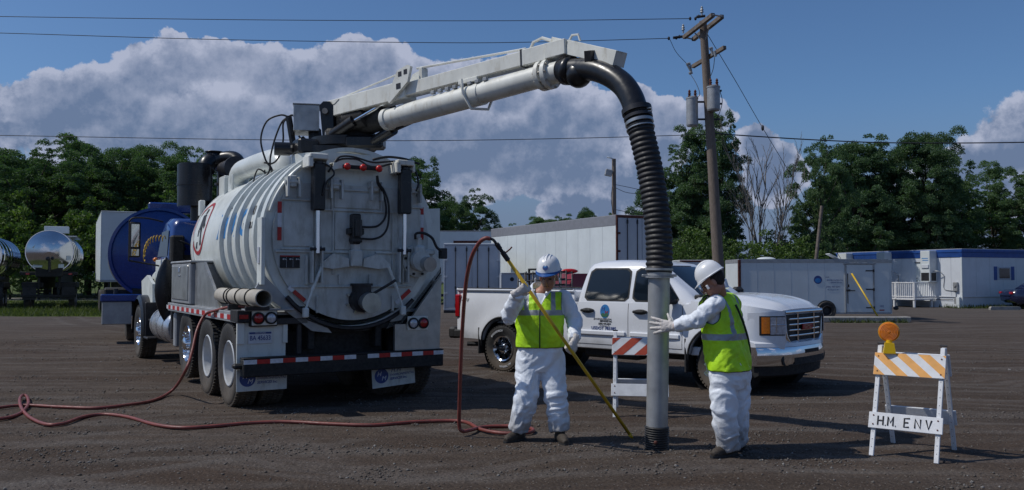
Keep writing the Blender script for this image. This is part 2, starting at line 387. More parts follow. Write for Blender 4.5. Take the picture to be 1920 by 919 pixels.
gf = [(j*nx+i, j*nx+i+1, (j+1)*nx+i+1, (j+1)*nx+i) for j in range(len(ys)-1) for i in range(nx-1)]
gme = bpy.data.meshes.new('ground'); gme.from_pydata(gv, [], gf); gme.polygons.foreach_set('use_smooth', [True]*len(gf))
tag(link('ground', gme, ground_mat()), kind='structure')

def scatter_stones(n, name, mcol, smin, smax, dens, label, cat):
    v = []; f = []; base = np.array([(1,0,0),(-1,0,0),(0,1,0),(0,-1,0),(0,0,1),(0,0,-1)], float)*1.
    tri = np.array([(0,2,4),(2,1,4),(1,3,4),(3,0,4),(2,0,5),(1,2,5),(3,1,5),(0,3,5)])
    P = []
    while len(P) < n:
        y = 5.6+RNG.random()**1.7*17; x = (RNG.random()-.5)*2*(y*.64+.6)
        q = mnoise.noise(Vector((x*.3, y*2.2, 7)))+.6*mnoise.noise(Vector((x*1.4, y*1.4, 9)))
        if RNG.random() < max(.06, min(1, (q-.05)*2.6)): P.append((x, y))
    P = np.array(P); k = len(P); sz = smin+(smax-smin)*RNG.random(k)**4
    V = base[None]*sz[:, None, None]*(.6+.8*RNG.random((k, 6, 1)))*np.array([1, 1, .7]); V += RNG.normal(0, .16, V.shape)*sz[:, None, None]
    a = RNG.random(k)*6.28; c, s_ = np.cos(a)[:, None], np.sin(a)[:, None]
    V = np.stack([V[..., 0]*c-V[..., 1]*s_, V[..., 0]*s_+V[..., 1]*c, V[..., 2]], -1)
    hz = np.array([ground_h(x, y) for x, y in P])
    V += np.stack([P[:, 0], P[:, 1], hz+sz*.2], 1)[:, None]
    F = tri[None]+(np.arange(k)*6)[:, None, None]
    me = bpy.data.meshes.new(name); me.vertices.add(k*6); me.vertices.foreach_set('co', V.ravel())
    F = F.reshape(-1, 3); me.loops.add(F.size); me.loops.foreach_set('vertex_index', F.ravel().astype(np.int32)); me.polygons.add(len(F)); me.polygons.foreach_set('loop_start', np.arange(0, F.size, 3, dtype=np.int32)); me.update(calc_edges=True)
    tag(link(name, me, mcol), label, cat, kind='stuff')
def stone_mat():
    m = bpy.data.materials.new('stones'); m.use_nodes = True; t = NT(m.node_tree); b = t.n['Principled BSDF']
    r = t.node('ShaderNodeNewGeometry').outputs['Random Per Island']
    cr = t.node('ShaderNodeValToRGB', ins={0: r}); e = cr.color_ramp.elements
    e[0].color = (.07, .054, .043, 1); e[1].color = (.22, .21, .20, 1); k = e.new(.6); k.color = (.105, .09, .078, 1); k = e.new(.9); k.color = (.14, .13, .12, 1)
    t.l.new(cr.outputs[0], b.inputs['Base Color']); b.inputs['Roughness'].default_value = .9; return m
scatter_stones(34000, 'gravel', stone_mat(), .004, .019, .1, 'loose grey and brown gravel scattered over the yard', 'gravel')

# grass beyond the yard
def grass_mat(name, a, b_):
    m = bpy.data.materials.new(name); m.use_nodes = True; t = NT(m.node_tree); b = t.n['Principled BSDF']
    P = t.node('ShaderNodeNewGeometry').outputs['Position']
    n = t.noise(P, .25, 6, .65); n2 = t.noise(t.scalev(P, (.3, 1, 1)), 1.2, 6, .7)
    c = t.mix(t.ss(n, .35, .65), a, b_); c = t.mix(t.ss(n2, .4, .7, 0, .6), c, (.10, .095, .05))
    t.l.new(c, b.inputs['Base Color']); b.inputs['Roughness'].default_value = .95; b.inputs['Specular IOR Level'].default_value = .1
    bn = t.node('ShaderNodeBump', ins={'Strength': .8, 'Distance': .1, 'Height': t.noise(P, 6, 6, .7)}); t.l.new(bn.outputs[0], b.inputs['Normal'])
    return m
GM = grass_mat('field grass', (.055, .085, .022), (.09, .12, .035))
def sheet(name, pts, z, m, jag=.5):
    P = []
    for i in range(len(pts)):
        a = Vector((*pts[i], 0)); b = Vector((*pts[(i+1) % len(pts)], 0)); k = max(1, min(90, int((b-a).length/.7)))
        for j in range(k):
            p = a.lerp(b, j/k); q = jag*mnoise.noise(p*.6)+jag*.5*mnoise.noise(p*1.7+Vector((9, 0, 0))); P.append((p.x+q, p.y+q*1.4))
    b = MB(); vs = [(x, y, z) for x, y in P]; b.add(vs, [tuple(range(len(vs)))])
    return tag(b.build(name, m, smooth=False), kind='structure')
sheet('field', [(-400, 34), (-25, 33.5), (-15.5, 34), (-14, 39), (-10, 44), (-4, 52), (12, 54), (20, 48), (24.5, 42.2), (30, 42.8), (60, 44), (400, 60), (400, 900), (-400, 900)], .006, GM)
sheet('gravel_road', [(-300, 62), (-60, 58), (-20, 55.5), (-6, 58), (-6, 62), (-30, 62), (-70, 66), (-300, 70)], .012, mat('road gravel', (.26, .25, .23), .95, var=.2, scale=1.2, bump=.4), .35)

def blades(name, areas, n, h0, h1, m, label, cat='grass'):
    v = np.zeros((n, 3, 3)); k = 0
    tot = sum(a[4] for a in areas)
    for x0, x1, y0, y1, wgt in areas:
        c = int(n*wgt/tot); x = x0+(x1-x0)*RNG.random(c); y = y0+(y1-y0)*RNG.random(c)
        h = h0+(h1-h0)*RNG.random(c)**2; a = RNG.random(c)*6.28; wd = .012+.02*RNG.random(c)
        v[k:k+c, 0] = np.stack([x-np.cos(a)*wd, y-np.sin(a)*wd, x*0], 1); v[k:k+c, 1] = np.stack([x+np.cos(a)*wd, y+np.sin(a)*wd, x*0], 1)
        v[k:k+c, 2] = np.stack([x+RNG.normal(0, .4, c)*h, y+RNG.normal(0, .4, c)*h, h], 1); k += c
    v = v[:k]; me = bpy.data.meshes.new(name); me.vertices.add(k*3); me.vertices.foreach_set('co', v.ravel()); me.loops.add(k*3); me.loops.foreach_set('vertex_index', np.arange(k*3, dtype=np.int32)); me.polygons.add(k); me.polygons.foreach_set('loop_start', np.arange(0, k*3, 3, dtype=np.int32)); me.update(calc_edges=True)
    return tag(link(name, me, m), label, cat, kind='stuff')
def leafy(name, dark, light, tr=.4):
    m = bpy.data.materials.new(name); m.use_nodes = True; t = NT(m.node_tree); o = t.n['Material Output']; t.n.remove(t.n['Principled BSDF'])
    g = t.node('ShaderNodeNewGeometry'); oi = t.node('ShaderNodeObjectInfo').outputs['Random']
    P = t.node('ShaderNodeTexCoord').outputs['Object']
    f = t.math('ADD', t.math('MULTIPLY', g.outputs['Random Per Island'], .55), t.math('MULTIPLY', t.noise(P, .5, 3), .6))
    f = t.math('ADD', f, t.math('MULTIPLY', t.math('SUBTRACT', oi, .5), .35)); c = t.mix(t.ss(f, .3, .9), dark, light)
    d = t.node('ShaderNodeBsdfDiffuse', ins={0: c}); tl = t.node('ShaderNodeBsdfTranslucent', ins={0: t.mix(1., c, (1.1, 1.3, .5), 'MULTIPLY')})
    gl = t.node('ShaderNodeBsdfGlossy', ins={0: (.8, .85, .8, 1), 1: .6})
    a = t.node('ShaderNodeMixShader', ins={0: tr, 1: d.outputs[0], 2: tl.outputs[0]}); b = t.node('ShaderNodeMixShader', ins={0: .03, 1: a.outputs[0], 2: gl.outputs[0]})
    t.l.new(b.outputs[0], o.inputs[0]); return m
LM = leafy('leaves', (.050, .098, .044), (.12, .195, .085)); LM2 = leafy('scrub leaves', (.055, .10, .026), (.14, .21, .055)); GB = leafy('grass blades', (.045, .065, .018), (.10, .12, .04))  # tree greens shifted toward blue: distance haze put into the leaf colour
blades('grass', [(-30, -12, 34, 40, 5), (-40, -10, 40, 54, 5), (22, 34, 42.3, 44.5, 2.), (-12, 12, 50, 55, 1)], 42000, .04, .26, GB, 'long green grass along the far edge of the gravel yard')

# ============================================================ TREES
def tri_mesh(name, V, quads):
    me = bpy.data.meshes.new(name); n = len(V); me.vertices.add(n); me.vertices.foreach_set('co', V.ravel()); q = quads.ravel().astype(np.int32)
    me.loops.add(len(q)); me.loops.foreach_set('vertex_index', q); me.polygons.add(len(quads)); me.polygons.foreach_set('loop_start', np.arange(0, len(q), quads.shape[1], dtype=np.int32)); me.update(calc_edges=True); return me
def leaf_cloud(cl, per, size, seed):
    r = np.random.default_rng(seed); ps = []
    for c, rad in cl:
        k = int(per*rad**2); d = r.normal(size=(k, 3)); d /= np.linalg.norm(d, axis=1)[:, None]; d[:, 2] = np.abs(d[:, 2])*.9-.28*r.random(k)
        rr = rad*(.55+.5*r.random(k)); ps.append(np.array(c)+d*rr[:, None]*np.array([1, 1, .8]))
    P = np.concatenate(ps); k = len(P); s_ = size*(.6+.8*r.random(k)); a = r.normal(size=(k, 3)); a[:, 2] *= .45; a /= np.linalg.norm(a, axis=1)[:, None]
    b = np.cross(a, r.normal(size=(k, 3))); b /= np.linalg.norm(b, axis=1)[:, None]
    V = np.stack([P-a*s_[:, None]*.5, P+b*s_[:, None]*.32, P+a*s_[:, None]*.55, P-b*s_[:, None]*.32], 1)
    return V.reshape(-1, 3), np.arange(k*4).reshape(-1, 4)
def make_crown(seed, H, Wd, base, per=95, size=.32, lobes=26, sub=7, shape='oval'):
    r = random.Random(seed); cl = []; limbs = []; zc = (H+base)/2; hz = (H-base)/2
    prof = [1+.35*mnoise.noise(Vector((seed*7.1, i*.55, 0))) for i in range(40)]
    for i in range(lobes):
        u = 1-2*(i+.5)/lobes; a = i*2.39996+r.uniform(-.4, .4); q = math.sqrt(max(0, 1-abs(u)**2.6))
        k = r.uniform(.62, 1.0) if i % 4 else r.uniform(.15, .5)
        dz = u*hz*.86*(1+.35*mnoise.noise(Vector((math.cos(a)*1.2, math.sin(a)*1.2, seed*3.3)))); rr = Wd*.5*q*k*(1+.75*mnoise.noise(Vector((math.cos(a)*1.3+seed, math.sin(a)*1.3, u*1.6))))*.86
        R0 = Wd*r.choice((.09, .12, .16, .22)); c = (rr*math.cos(a), rr*math.sin(a), zc+dz); limbs.append(c)
        for j in range(sub):
            d = Vector((r.gauss(0, 1), r.gauss(0, 1), r.gauss(0, 1)+.25)).normalized()*R0*r.uniform(.25, 1.)
            cl.append(((c[0]+d.x, c[1]+d.y, c[2]+d.z), R0*r.uniform(.28, .6)))
    return leaf_cloud(cl, per, size, seed), limbs
def make_tree(name, seed, H, Wd, base, trunk_r=.2, per=700, size=.13, lobes=34, m=LM, shape='oval'):
    (V, Q), limbs = make_crown(seed, H, Wd, base, per, size, lobes, shape=shape); r = random.Random(seed)
    b = MB(); top = H*.8; pts = [(r.uniform(-.15, .15)*i*.3, r.uniform(-.15, .15)*i*.3, top*i/7-.1) for i in range(8)]
    b.tube(pts, [trunk_r*(1-.85*i/7) for i in range(8)], 8)
    for i, c in enumerate(limbs):
        if i % 2: continue
        k = max(.15, min(.9, (c[2]-H*.18)/top)); j = int(k*7); p = Vector(pts[j]); q = Vector(c); mid = p.lerp(q, .5)+Vector((0, 0, -.25))
        b.tube([p, mid, q], [trunk_r*.38*(1-k*.5), trunk_r*.22, trunk_r*.08], 5)
    print(name, len(Q)); return b, (V, Q)
TREES = {}
def tree_kind(key, **k):
    b, (V, Q) = make_tree(key, **k); TREES[key] = (b.mesh('trunk', 180), tri_mesh('crown', V, Q), k.get('m', LM))
def tree(x, y, key, sc, rz, label, group=None, zs=1., name='broadleaf_tree', cat='tree'):
    tm, cm, m = TREES[key]
    e = empty(name, (x, y, 0), rz, label, cat, group); e.scale = (sc, sc, sc*zs)
    link('trunk', tm, 'bark', e); link('crown', cm, m, e); return e
tree_kind('a', seed=1, H=13, Wd=7.5, base=1.6, trunk_r=.24, lobes=44)
tree_kind('b', seed=2, H=12, Wd=8.5, base=1.3, trunk_r=.26, lobes=48)
tree_kind('c', seed=3, H=14, Wd=6.5, base=2.0, trunk_r=.22, lobes=42)
tree_kind('d', seed=4, H=12.5, Wd=9.5, base=1.5, trunk_r=.3, lobes=52)
tree_kind('bush', seed=5, H=3.2, Wd=4.6, base=.25, trunk_r=.07, per=600, size=.12, lobes=22, m=LM2)
tree_kind('bush2', seed=6, H=2.6, Wd=3.8, base=.2, trunk_r=.06, per=600, size=.12, lobes=20, m=LM2)
def TX(pxx, y): return (pxx-960)/1600*y
def TS(top, y, H): return (EYE+(518-top)/1600*y)/H
KH = dict(a=13, b=12, c=14, d=12.5, bush=3.2, bush2=2.6)
def tpx(pxx, top, y, key, rz, label, group=None, wid=None, **k):
    s_ = TS(top, y, KH[key]*1.02); zs = 1.
    if wid: s0 = (wid/1600*y)/dict(a=7.5, b=8.5, c=6.5, d=9.5, bush=4.6, bush2=3.8)[key]; zs = s_/s0; s_ = s0
    return tree(TX(pxx, y), y, key, s_, rz, label, group, zs=zs, **k)
import re
def ordw(i): return ['first', 'second', 'third', 'fourth', 'fifth', 'sixth', 'seventh', 'eighth', 'ninth', 'tenth', 'eleventh', 'twelfth'][i]
LG = 'trees in the dark belt behind the tankers'
for i, (x, tp, y, k, rz, wd) in enumerate([(-30, 262, 66, 'a', 10, 190), (55, 258, 62, 'b', 80, 200), (125, 246, 66, 'c', 200, 150), (200, 262, 62, 'a', 140, 150), (262, 268, 65, 'd', 310, 160), (330, 280, 62, 'c', 33, 130), (385, 270, 66, 'b', 250, 130)]):
    tpx(x, tp, y, k, rz, f'{ordw(i)} tree from the left in the front row of the belt behind the tankers', LG, wid=wd)
for i, (x, tp, y, k, rz, wd) in enumerate([(10, 290, 74, 'd', 60, 260), (90, 290, 75, 'b', 160, 240), (165, 290, 74, 'a', 20, 220), (235, 300, 75, 'd', 220, 240), (300, 300, 74, 'b', 300, 220), (370, 300, 75, 'a', 120, 220), (440, 330, 74, 'd', 200, 220)]):
    tpx(x, tp, y, k, rz, f'{ordw(i)} tree from the left in the dim back row of the belt behind the tankers', 'trees in the back row behind the tankers', wid=wd)
for i, (x, tp, y, k) in enumerate([(-40, 420, 58, 'bush'), (20, 400, 59, 'bush2'), (75, 420, 58, 'bush'), (140, 400, 59, 'bush'), (185, 410, 58, 'bush2'), (250, 400, 60, 'bush'), (310, 400, 59, 'bush2'), (370, 400, 60, 'bush')]):
    tpx(x, tp, y, k, i*57, f'{ordw(i)} bush from the left along the foot of the tree belt behind the tankers', 'bushes under the left tree belt', wid=150, name='bush', cat='bush')
tpx(792, 282, 56, 'a', 70, 'dark tree rising just right of the tank truck door', wid=120)
tpx(760, 300, 58, 'c', 190, 'dark tree half hidden behind the top of the tank', wid=95)
tpx(884, 352, 58, 'b', 20, 'lower rounded tree right of the tank truck, left of the white box trailer', wid=95)
tpx(845, 372, 62, 'd', 230, 'low tree between the two trees right of the tank truck', wid=120)
for i, (x, tp, wd) in enumerate([(960, 418, 70), (1010, 405, 80), (1060, 398, 70), (1105, 392, 75), (1160, 398, 80), (1210, 405, 80)]):
    tpx(x, tp, 112, 'bd'[i % 2], i*70, f'{ordw(i)} far treetop from the left, above the roof of the white box trailer', 'far trees above the box trailer', wid=wd)
# right of the suction hose
tpx(1352, 192, 45, 'a', 40, 'tall cottonwood tree directly behind the utility pole', wid=125)
tpx(1290, 228, 46, 'c', 130, 'leafy tree between the black hose and the utility pole', wid=115)
tpx(1250, 300, 48, 'b', 230, 'lower tree close behind the black suction hose', wid=120)
tpx(1318, 300, 47, 'd', 330, 'dark tree filling in behind the utility pole', wid=150)
tpx(1540, 252, 46, 'b', 15, 'leafy tree just right of the bare tree', wid=105)
tpx(1508, 372, 47, 'a', 215, 'dark low tree in the gap right of the bare trunks', wid=85)
tpx(1600, 262, 57, 'd', 100, 'broad green tree above the blue roof edge, left of the tallest crown', wid=170)
tpx(1668, 240, 58, 'b', 190, 'broad green tree behind the mobile home, highest crown of that group', wid=190)
tpx(1740, 244, 57, 'd', 280, 'broad green tree above the corner of the mobile home', wid=150)
tpx(1790, 290, 60, 'a', 60, 'green tree at the right shoulder of the group behind the mobile home', wid=130)
tpx(1612, 330, 62, 'd', 160, 'dark tree behind the leaning grey post', wid=170)
tpx(1700, 330, 63, 'b', 250, 'dark tree in the shade behind the mobile home roof', wid=300)
tpx(1862, 298, 63, 'c', 170, 'tree at the right edge with a pointed top', wid=95)
tpx(1925, 302, 61, 'a', 90, 'tree cut by the right edge of the picture', wid=110)
tpx(1880, 370, 65, 'd', 10, 'low dark tree behind the dark end of the mobile home', wid=220)
for i, (x, tp, y, k, wd) in enumerate([(1270, 462, 40, 'bush', 110), (1325, 450, 41, 'bush2', 100), (1385, 455, 40, 'bush', 120), (1440, 462, 41, 'bush2', 110), (1500, 450, 42, 'bush', 120), (1550, 462, 55, 'bush2', 100), (1300, 430, 44, 'bush', 170), (1470, 440, 46, 'bush', 140)]):
    tpx(x, tp, y, k, i*83, f'{ordw(i)} sunlit scrub bush from the hose, in the row behind the white trailers', 'scrub bushes behind the white trailers', wid=wd, name='bush', cat='bush')
# bare tree
def bare_tree():
    r = random.Random(11); e = empty('bare_tree', (TX(1430, 43), 43, 0), 0, 'leafless grey tree with thin upright branches between two leafy trees', 'tree'); b = MB(); br = MB()
    def grow(p, d, L, rad, dep, mb):
        pts = [p]; n = 6; q = Vector(p); dd = Vector(d)
        for i in range(n):
            dd = (dd+Vector((r.uniform(-.1, .1), r.uniform(-.1, .1), r.uniform(.0, .07)))).normalized(); q = q+dd*L/n; pts.append(q.copy())
        mb.tube(pts, [max(.006, rad*(1-.7*i/n)) for i in range(n+1)], 5 if dep else 7)
        if dep < 4:
            for i in range(2 if dep > 1 else 3, n+1):
                for _ in range(2 if dep == 1 else 1):
                    a = r.uniform(0, 6.28); s_ = r.uniform(.3, .55); nd = (dd+Vector((math.cos(a)*s_, math.sin(a)*s_, .12))).normalized()
                    grow(pts[i], nd, L*r.uniform(.24, .40), max(.008, rad*.45), dep+1, br)
    for x0, dx, H, rad in ((-.5, -.12, 5.6, .06), (-.25, -.03, 6.4, .075), (.0, .05, 6.6, .08), (.2, .16, 6.2, .07), (.4, .30, 5.4, .06)):
        grow(Vector((x0, r.uniform(-.3, .3), -.1)), Vector((dx, r.uniform(-.1, .1), 1)).normalized(), H, rad, 1, b)
    b.build('trunk', 'bare bark', e, 180); br.build('branches', 'bare bark', e, 180)
bare_tree()
# ============================================================ TANK TRUCK (local: X right, Y forward, Z up, origin under the rear bumper)
TO = Vector((-2.035, 10.66, 0)); TA = 31.7
truck = empty('vacuum_truck', TO, TA, 'white vacuum tank truck with a ribbed tank, boom and black suction hose', 'truck')
Tinv = (T(*TO) @ RZ(TA)).inverted()
def L(p): return Tinv @ Vector(p)
def tp(name, m, fn, parent=truck, ang=35):
    b = MB(); fn(b); return b.build(name, m, parent, ang)
AX = .08; AZ = 2.08; TR = 1.08; AXM = T(AX, 0, AZ) @ RX(-90)        # lathe z -> +Y
tank = tp('tank', 'truck white', lambda b: b.lathe([(TR, .12), (TR, 4.35), (TR*.985, 4.6), (TR*.93, 4.95), (TR*.8, 5.25), (TR*.55, 5.45), (.0, 5.52)], 72, AXM), ang=50)
for y in (.55, 1.0, 1.45, 1.9, 2.35):
    tp('tank_rib', 'truck white', lambda b: b.lathe([(TR-.01, y-.06), (TR+.055, y-.045), (TR+.055, y+.045), (TR-.01, y+.06), (TR-.01, y-.06)], 72, AXM))
tp('tank_seam', 'truck white', lambda b: b.lathe([(TR-.005, 4.32), (TR+.012, 4.335), (TR+.012, 4.365), (TR-.005, 4.38), (TR-.005, 4.32)], 72, AXM))
# shroud plate behind the door: disc with a flat raised top
def shroud(b):
    pts = []
    for a in range(-52, 233, 5):
        r = 1.135; x = r*math.cos(R(a)); z = r*math.sin(R(a)); z = min(z, 1.07)
        pts.append((AX+x, AZ+z))
    b.prism(pts, 0, .06, M=Matrix(((1,0,0,0),(0,0,-1,.15),(0,1,0,0),(0,0,0,1))))
tp('rear_ring', 'truck white', shroud)
tp('rear_ring_lip', 'truck white', lambda b: b.lathe([(1.10, .10), (1.15, .10), (1.15, .24), (1.10, .24), (1.10, .10)], 72, AXM))
# door panel with raised frames
RPL = lambda y: Matrix(((1,0,0,0),(0,0,-1,y),(0,1,0,0),(0,0,0,1)))   # prism (x,z) thickness toward -Y
def doorpan(b):
    pts = [(AX+1.03*math.cos(R(a)), AZ+min(.66, 1.03*math.sin(R(a)))) for a in range(-220, 41, 5)]
    b.prism(pts, 0, .05, M=RPL(.09))
door = tp('rear_door', 'door white', doorpan)
def frames(b):
    def rail(x0, z0, x1, z1, w=.022, t=.03):
        d = Vector((x1-x0, 0, z1-z0)); L_ = d.length; M = T(x0, .045, z0) @ RY(-math.degrees(math.atan2(z1-z0, x1-x0)))
        b.box(0, L_, -t, 0, -w/2, w/2, .006, M)
    rail(AX-.93, 2.53, AX-.5, 2.53); rail(AX-.5, 2.53, AX-.5, 1.5); rail(AX-.93, 1.93, AX-.5, 1.93); rail(AX-.42, 2.68, AX+.42, 2.68); rail(AX-.42, 2.42, AX+.55, 2.42)
    rail(AX-.28, 2.42, AX-.28, 1.62); rail(AX+.52, 2.42, AX+.52, 1.6); rail(AX+.6, 2.5, AX+.95, 2.5); rail(AX-.3, 2.68, AX-.3, 2.42); rail(AX+.36, 2.68, AX+.36, 2.42)
    rail(AX-1.0, 1.9, AX-.05, 1.9, .03); rail(AX+.28, 1.9, AX+1.0, 1.9, .03); rail(AX-.8, 1.47, AX-.35, 1.47); rail(AX-.35, 1.47, AX+.55, 1.47); rail(AX+.55, 1.47, AX+.78, 1.47)
    rail(AX-.62, 1.85, AX-.62, 1.5, .03, .05); rail(AX+.66, 1.88, AX+.66, 1.5, .03, .05); rail(AX-.2, 1.62, AX-.2, 1.5, .02, .05); rail(AX+.2, 1.62, AX+.2, 1.5, .02, .05); rail(AX-.48, 1.36, AX-.48, 1.15, .03, .04); rail(AX+.52, 1.36, AX+.52, 1.15, .03, .04)
tp('door_frame', 'door white', frames, door)
for x0, x1, z0, z1 in ((-.9, -.53, 1.96, 2.5), (-.26, .49, 1.93, 2.39), (.6, .92, 1.93, 2.47), (-.27, .33, 2.45, 2.65)): tp('door_panel', 'door white', lambda b: b.box(AX+x0, AX+x1, .025, .05, z0, z1, .008), door)
# hinges along the door top
for x in (-.72, -.18, .35, .89):
    def hinge(b):
        for s in (-.07, .07): b.prism([(x+s-.012, 2.56), (x+s+.012, 2.56), (x+s+.012, 2.80), (x+s-.012, 2.80)], 0, .13, M=RPL(.07)); 
        b.cyl((x-.1, 0, 2.74), (x+.1, 0, 2.74), .028); b.box(x-.045, x+.045, -.02, .07, 2.68, 2.82, .01)
    tp('door_hinge', 'door white', hinge, door)
# lifting rams
for x in (-.43, .72):
    e = tp('lift_ram', 'black paint', lambda b: (b.cyl((x, -.07, 2.42), (x, -.07, 3.0), .062), b.box(x-.075, x+.075, -.135, -.005, 2.40, 2.98, .015)))
    tp('ram_rod', 'chrome', lambda b: b.cyl((x, -.07, 1.88), (x, -.07, 2.44), .028), e)
    tp('ram_mount', 'boom white', lambda b: (b.box(x-.15, x-.09, -.16, .08, 2.92, 3.06, .01), b.box(x-.13, x+.1, -.16, .08, 3.02, 3.09, .01), b.box(x+.085, x+.12, -.14, .08, 2.94, 3.05, .01), b.cyl((x-.14, -.07, 2.97), (x+.13, -.07, 2.97), .03)), e)
    [tp('ram_bracket', 'door white', lambda b: b.prism([(x+s-.01, 1.52), (x+s+.01, 1.52), (x+s+.01, 1.97), (x+s-.01, 1.97)], 0, .12, M=RPL(.04)), e) for s in (-.06, .06)]
    tp('ram_pin', 'dark steel', lambda b: b.cyl((x-.09, -.07, 1.93), (x+.09, -.07, 1.93), .022), e)
# reflective strips
def strip(parent, pts4, m): b = MB(); b.add(pts4, [(0, 1, 2, 3)]); return b
for x, z0 in ((AX-.955, 2.03), (AX+.93, 2.08)):
    for i, (a, c_, m) in enumerate(((.0, .16, 'red tape'), (.16, .33, 'white tape'), (.33, .47 if x < 0 else .43, 'red tape'))):
        tp('reflective_strip', m, lambda b: b.box(x-.018, x+.03, .028, .037, z0+a+.002, z0+c_-.002), door)
for s in (-1, 1):
    M = T(AX+s*.72, .03, 1.35) @ RY(s*-38 if s < 0 else 38)
    M = T(AX+s*.70, .03, 1.36) @ RY(40*s*-1)
    tp('reflective_strip', 'red tape', lambda b: b.box(-.09, .09, -.004, .004, -.025, .025, M=M), door); tp('reflective_strip', 'white tape', lambda b: b.box(s*.10 if s < 0 else -.17, s*.17 if s < 0 else -.10, -.004, .004, -.025, .025, M=M), door)
# three red marker lamps on a bracket
lb = tp('marker_lamp_bar', 'boom white', lambda b: (b.box(-.19, .42, -.07, .05, 2.93, 2.98, .008), b.prism([(-.26, 2.90), (-.18, 2.93), (-.18, 3.0), (-.24, 3.0)], 0, .14, M=RPL(.05)), b.box(-.26, -.16, -.07, .09, 2.985, 3.0, .003)))
tp('lamp_strip', 'black matt', lambda b: b.box(-.12, .40, -.085, -.068, 2.935, 2.985, .004), lb)
for x in (-.07, .14, .355): tp('marker_lamp', 'red knob', lambda b: b.ell((x, -.10, 2.96), .045, .035, .045, 14, 8), lb)
# hydraulic lines over the door
def hl(name, pts, r=.012, parent=truck, m='hose rubber', n=8): return tp(name, m, lambda b: b.tube(curve(pts, 6), r, 6), parent, 180)
hl('hydraulic_line', [(-.26, -.06, 2.92), (-.2, -.05, 3.03), (-.12, -.02, 3.09), (.05, 0, 3.10), (.3, 0, 3.05), (.5, 0, 3.07), (.72, 0, 3.09), (.85, 0, 3.03)], .013)
hl('hydraulic_line', [(-.3, -.06, 2.88), (-.22, -.05, 3.0), (-.1, -.02, 3.06), (.1, 0, 3.07), (.25, 0, 3.0), (.4, 0, 3.0), (.6, 0, 3.05), (.8, 0, 3.0)], .013)
hl('hydraulic_line', [(-.37, -.13, 2.97), (-.3, -.16, 2.92), (-.27, -.18, 2.84), (-.36, -.17, 2.74), (-.40, -.14, 2.58)], .012)
hl('hydraulic_line', [(.33, -.1, 2.87), (.36, -.08, 2.78), (.44, -.07, 2.68), (.5, -.07, 2.5), (.49, -.07, 2.25), (.42, -.06, 2.12), (.3, -.05, 2.07), (.15, -.05, 2.07)], .014)
hl('hydraulic_line', [(.33, -.08, 2.87), (.35, -.06, 2.78), (.42, -.05, 2.68), (.47, -.05, 2.5), (.46, -.05, 2.35), (.38, -.05, 2.25), (.28, -.05, 2.22), (.12, -.05, 2.22)], .014)
hl('hydraulic_line', [(.7, -.1, 3.05), (.64, -.1, 3.0), (.62, -.08, 2.9), (.8, -.05, 3.05), (.9, -.03, 2.95), (.9, -.1, 2.8), (.87, -.1, 2.7)], .013)
hl('hydraulic_line', [(.3, -.02, 3.08), (.5, -.02, 3.13), (.75, -.02, 3.12), (.95, -.02, 3.07)], .016)
# centre lock actuator
lk = tp('lock_actuator', 'black paint', lambda b: (b.box(.01, .12, -.1, .03, 2.0, 2.38, .015), b.cyl((.065, -.13, 2.1), (.065, -.13, 2.3), .05), b.box(-.04, .17, -.08, .02, 2.12, 2.2, .01), b.box(.0, .13, -.12, .02, 2.02, 2.08, .01)))
tp('lock_rod', 'door white', lambda b: (b.box(.0, .15, -.08, .03, 1.72, 1.93, .012), b.box(.03, .12, -.07, .02, 1.92, 2.02, .01)), lk)
for s in (-1, 1):
    tp('lock_wing', 'door white', lambda b: b.prism([(.075+s*.09, 1.72), (.075+s*.10, 1.82), (.075+s*.28, 1.88), (.075+s*.33, 1.86), (.075+s*.47, 1.74), (.075+s*.44, 1.71), (.075+s*.30, 1.69)], 0, .035, M=RPL(-.02)), lk)
    tp('lock_arm', 'truck white', lambda b: b.tube([(.075+s*.44, -.045, 1.72), (.075+s*.56, -.045, 1.43)], .022, 8), lk)
    tp('lock_arm', 'truck white', lambda b: (b.tube([(.075+s*.55, -.045, 1.45), (.075+s*.64, -.045, 1.2)], .014, 8), b.box(.075+s*.64-.035, .075+s*.64+.035, -.08, -.01, 1.10, 1.22, .012)), lk)
# drain valve with handle
v = tp('drain_valve', 'dark steel', lambda b: (b.cyl((.16, .04, 1.3), (.16, -.09, 1.3), .15, n=24), b.cyl((.16, -.02, 1.3), (.16, -.02, 1.48), .12, n=20), b.cyl((.16, -.02, 1.48), (.16, -.02, 1.51), .14, n=20)))
tp('valve_cap', 'steel', lambda b: (b.cyl((.2, -.08, 1.29), (.2, -.24, 1.27), .115, .115, n=28), b.cyl((.2, -.24, 1.27), (.2, -.26, 1.27), .125, n=28)), v)
tp('valve_handle', 'dark steel', lambda b: b.tube([(.27, -.12, 1.38), (.42, -.16, 1.47), (.55, -.18, 1.55)], .018, 8), v)
tp('valve_bolts', 'steel', lambda b: [b.cyl((.16+.185*math.cos(a), .03, 1.3+.16*math.sin(a)), (.16+.185*math.cos(a), -.02, 1.3+.16*math.sin(a)), .018, n=6) for a in [R(i*45+20) for i in range(8)]], v)['kind'] = 'stuff'
v = tp('side_valve', 'door white', lambda b: (b.cyl((.93, .04, 1.80), (.93, -.03, 1.80), .21, n=28), b.box(.86, 1.0, -.14, .0, 1.72, 2.0, .03), b.cyl((.93, -.02, 1.80), (.93, -.16, 1.80), .13, n=24), b.cyl((.93, -.06, 1.97), (.93, -.06, 2.1), .035), b.box(1.0, 1.15, -.1, .0, 1.88, 1.95, .015)))
tp('valve_cap', 'steel', lambda b: b.cyl((.99, -.14, 1.76), (1.0, -.26, 1.75), .095, n=24), v)
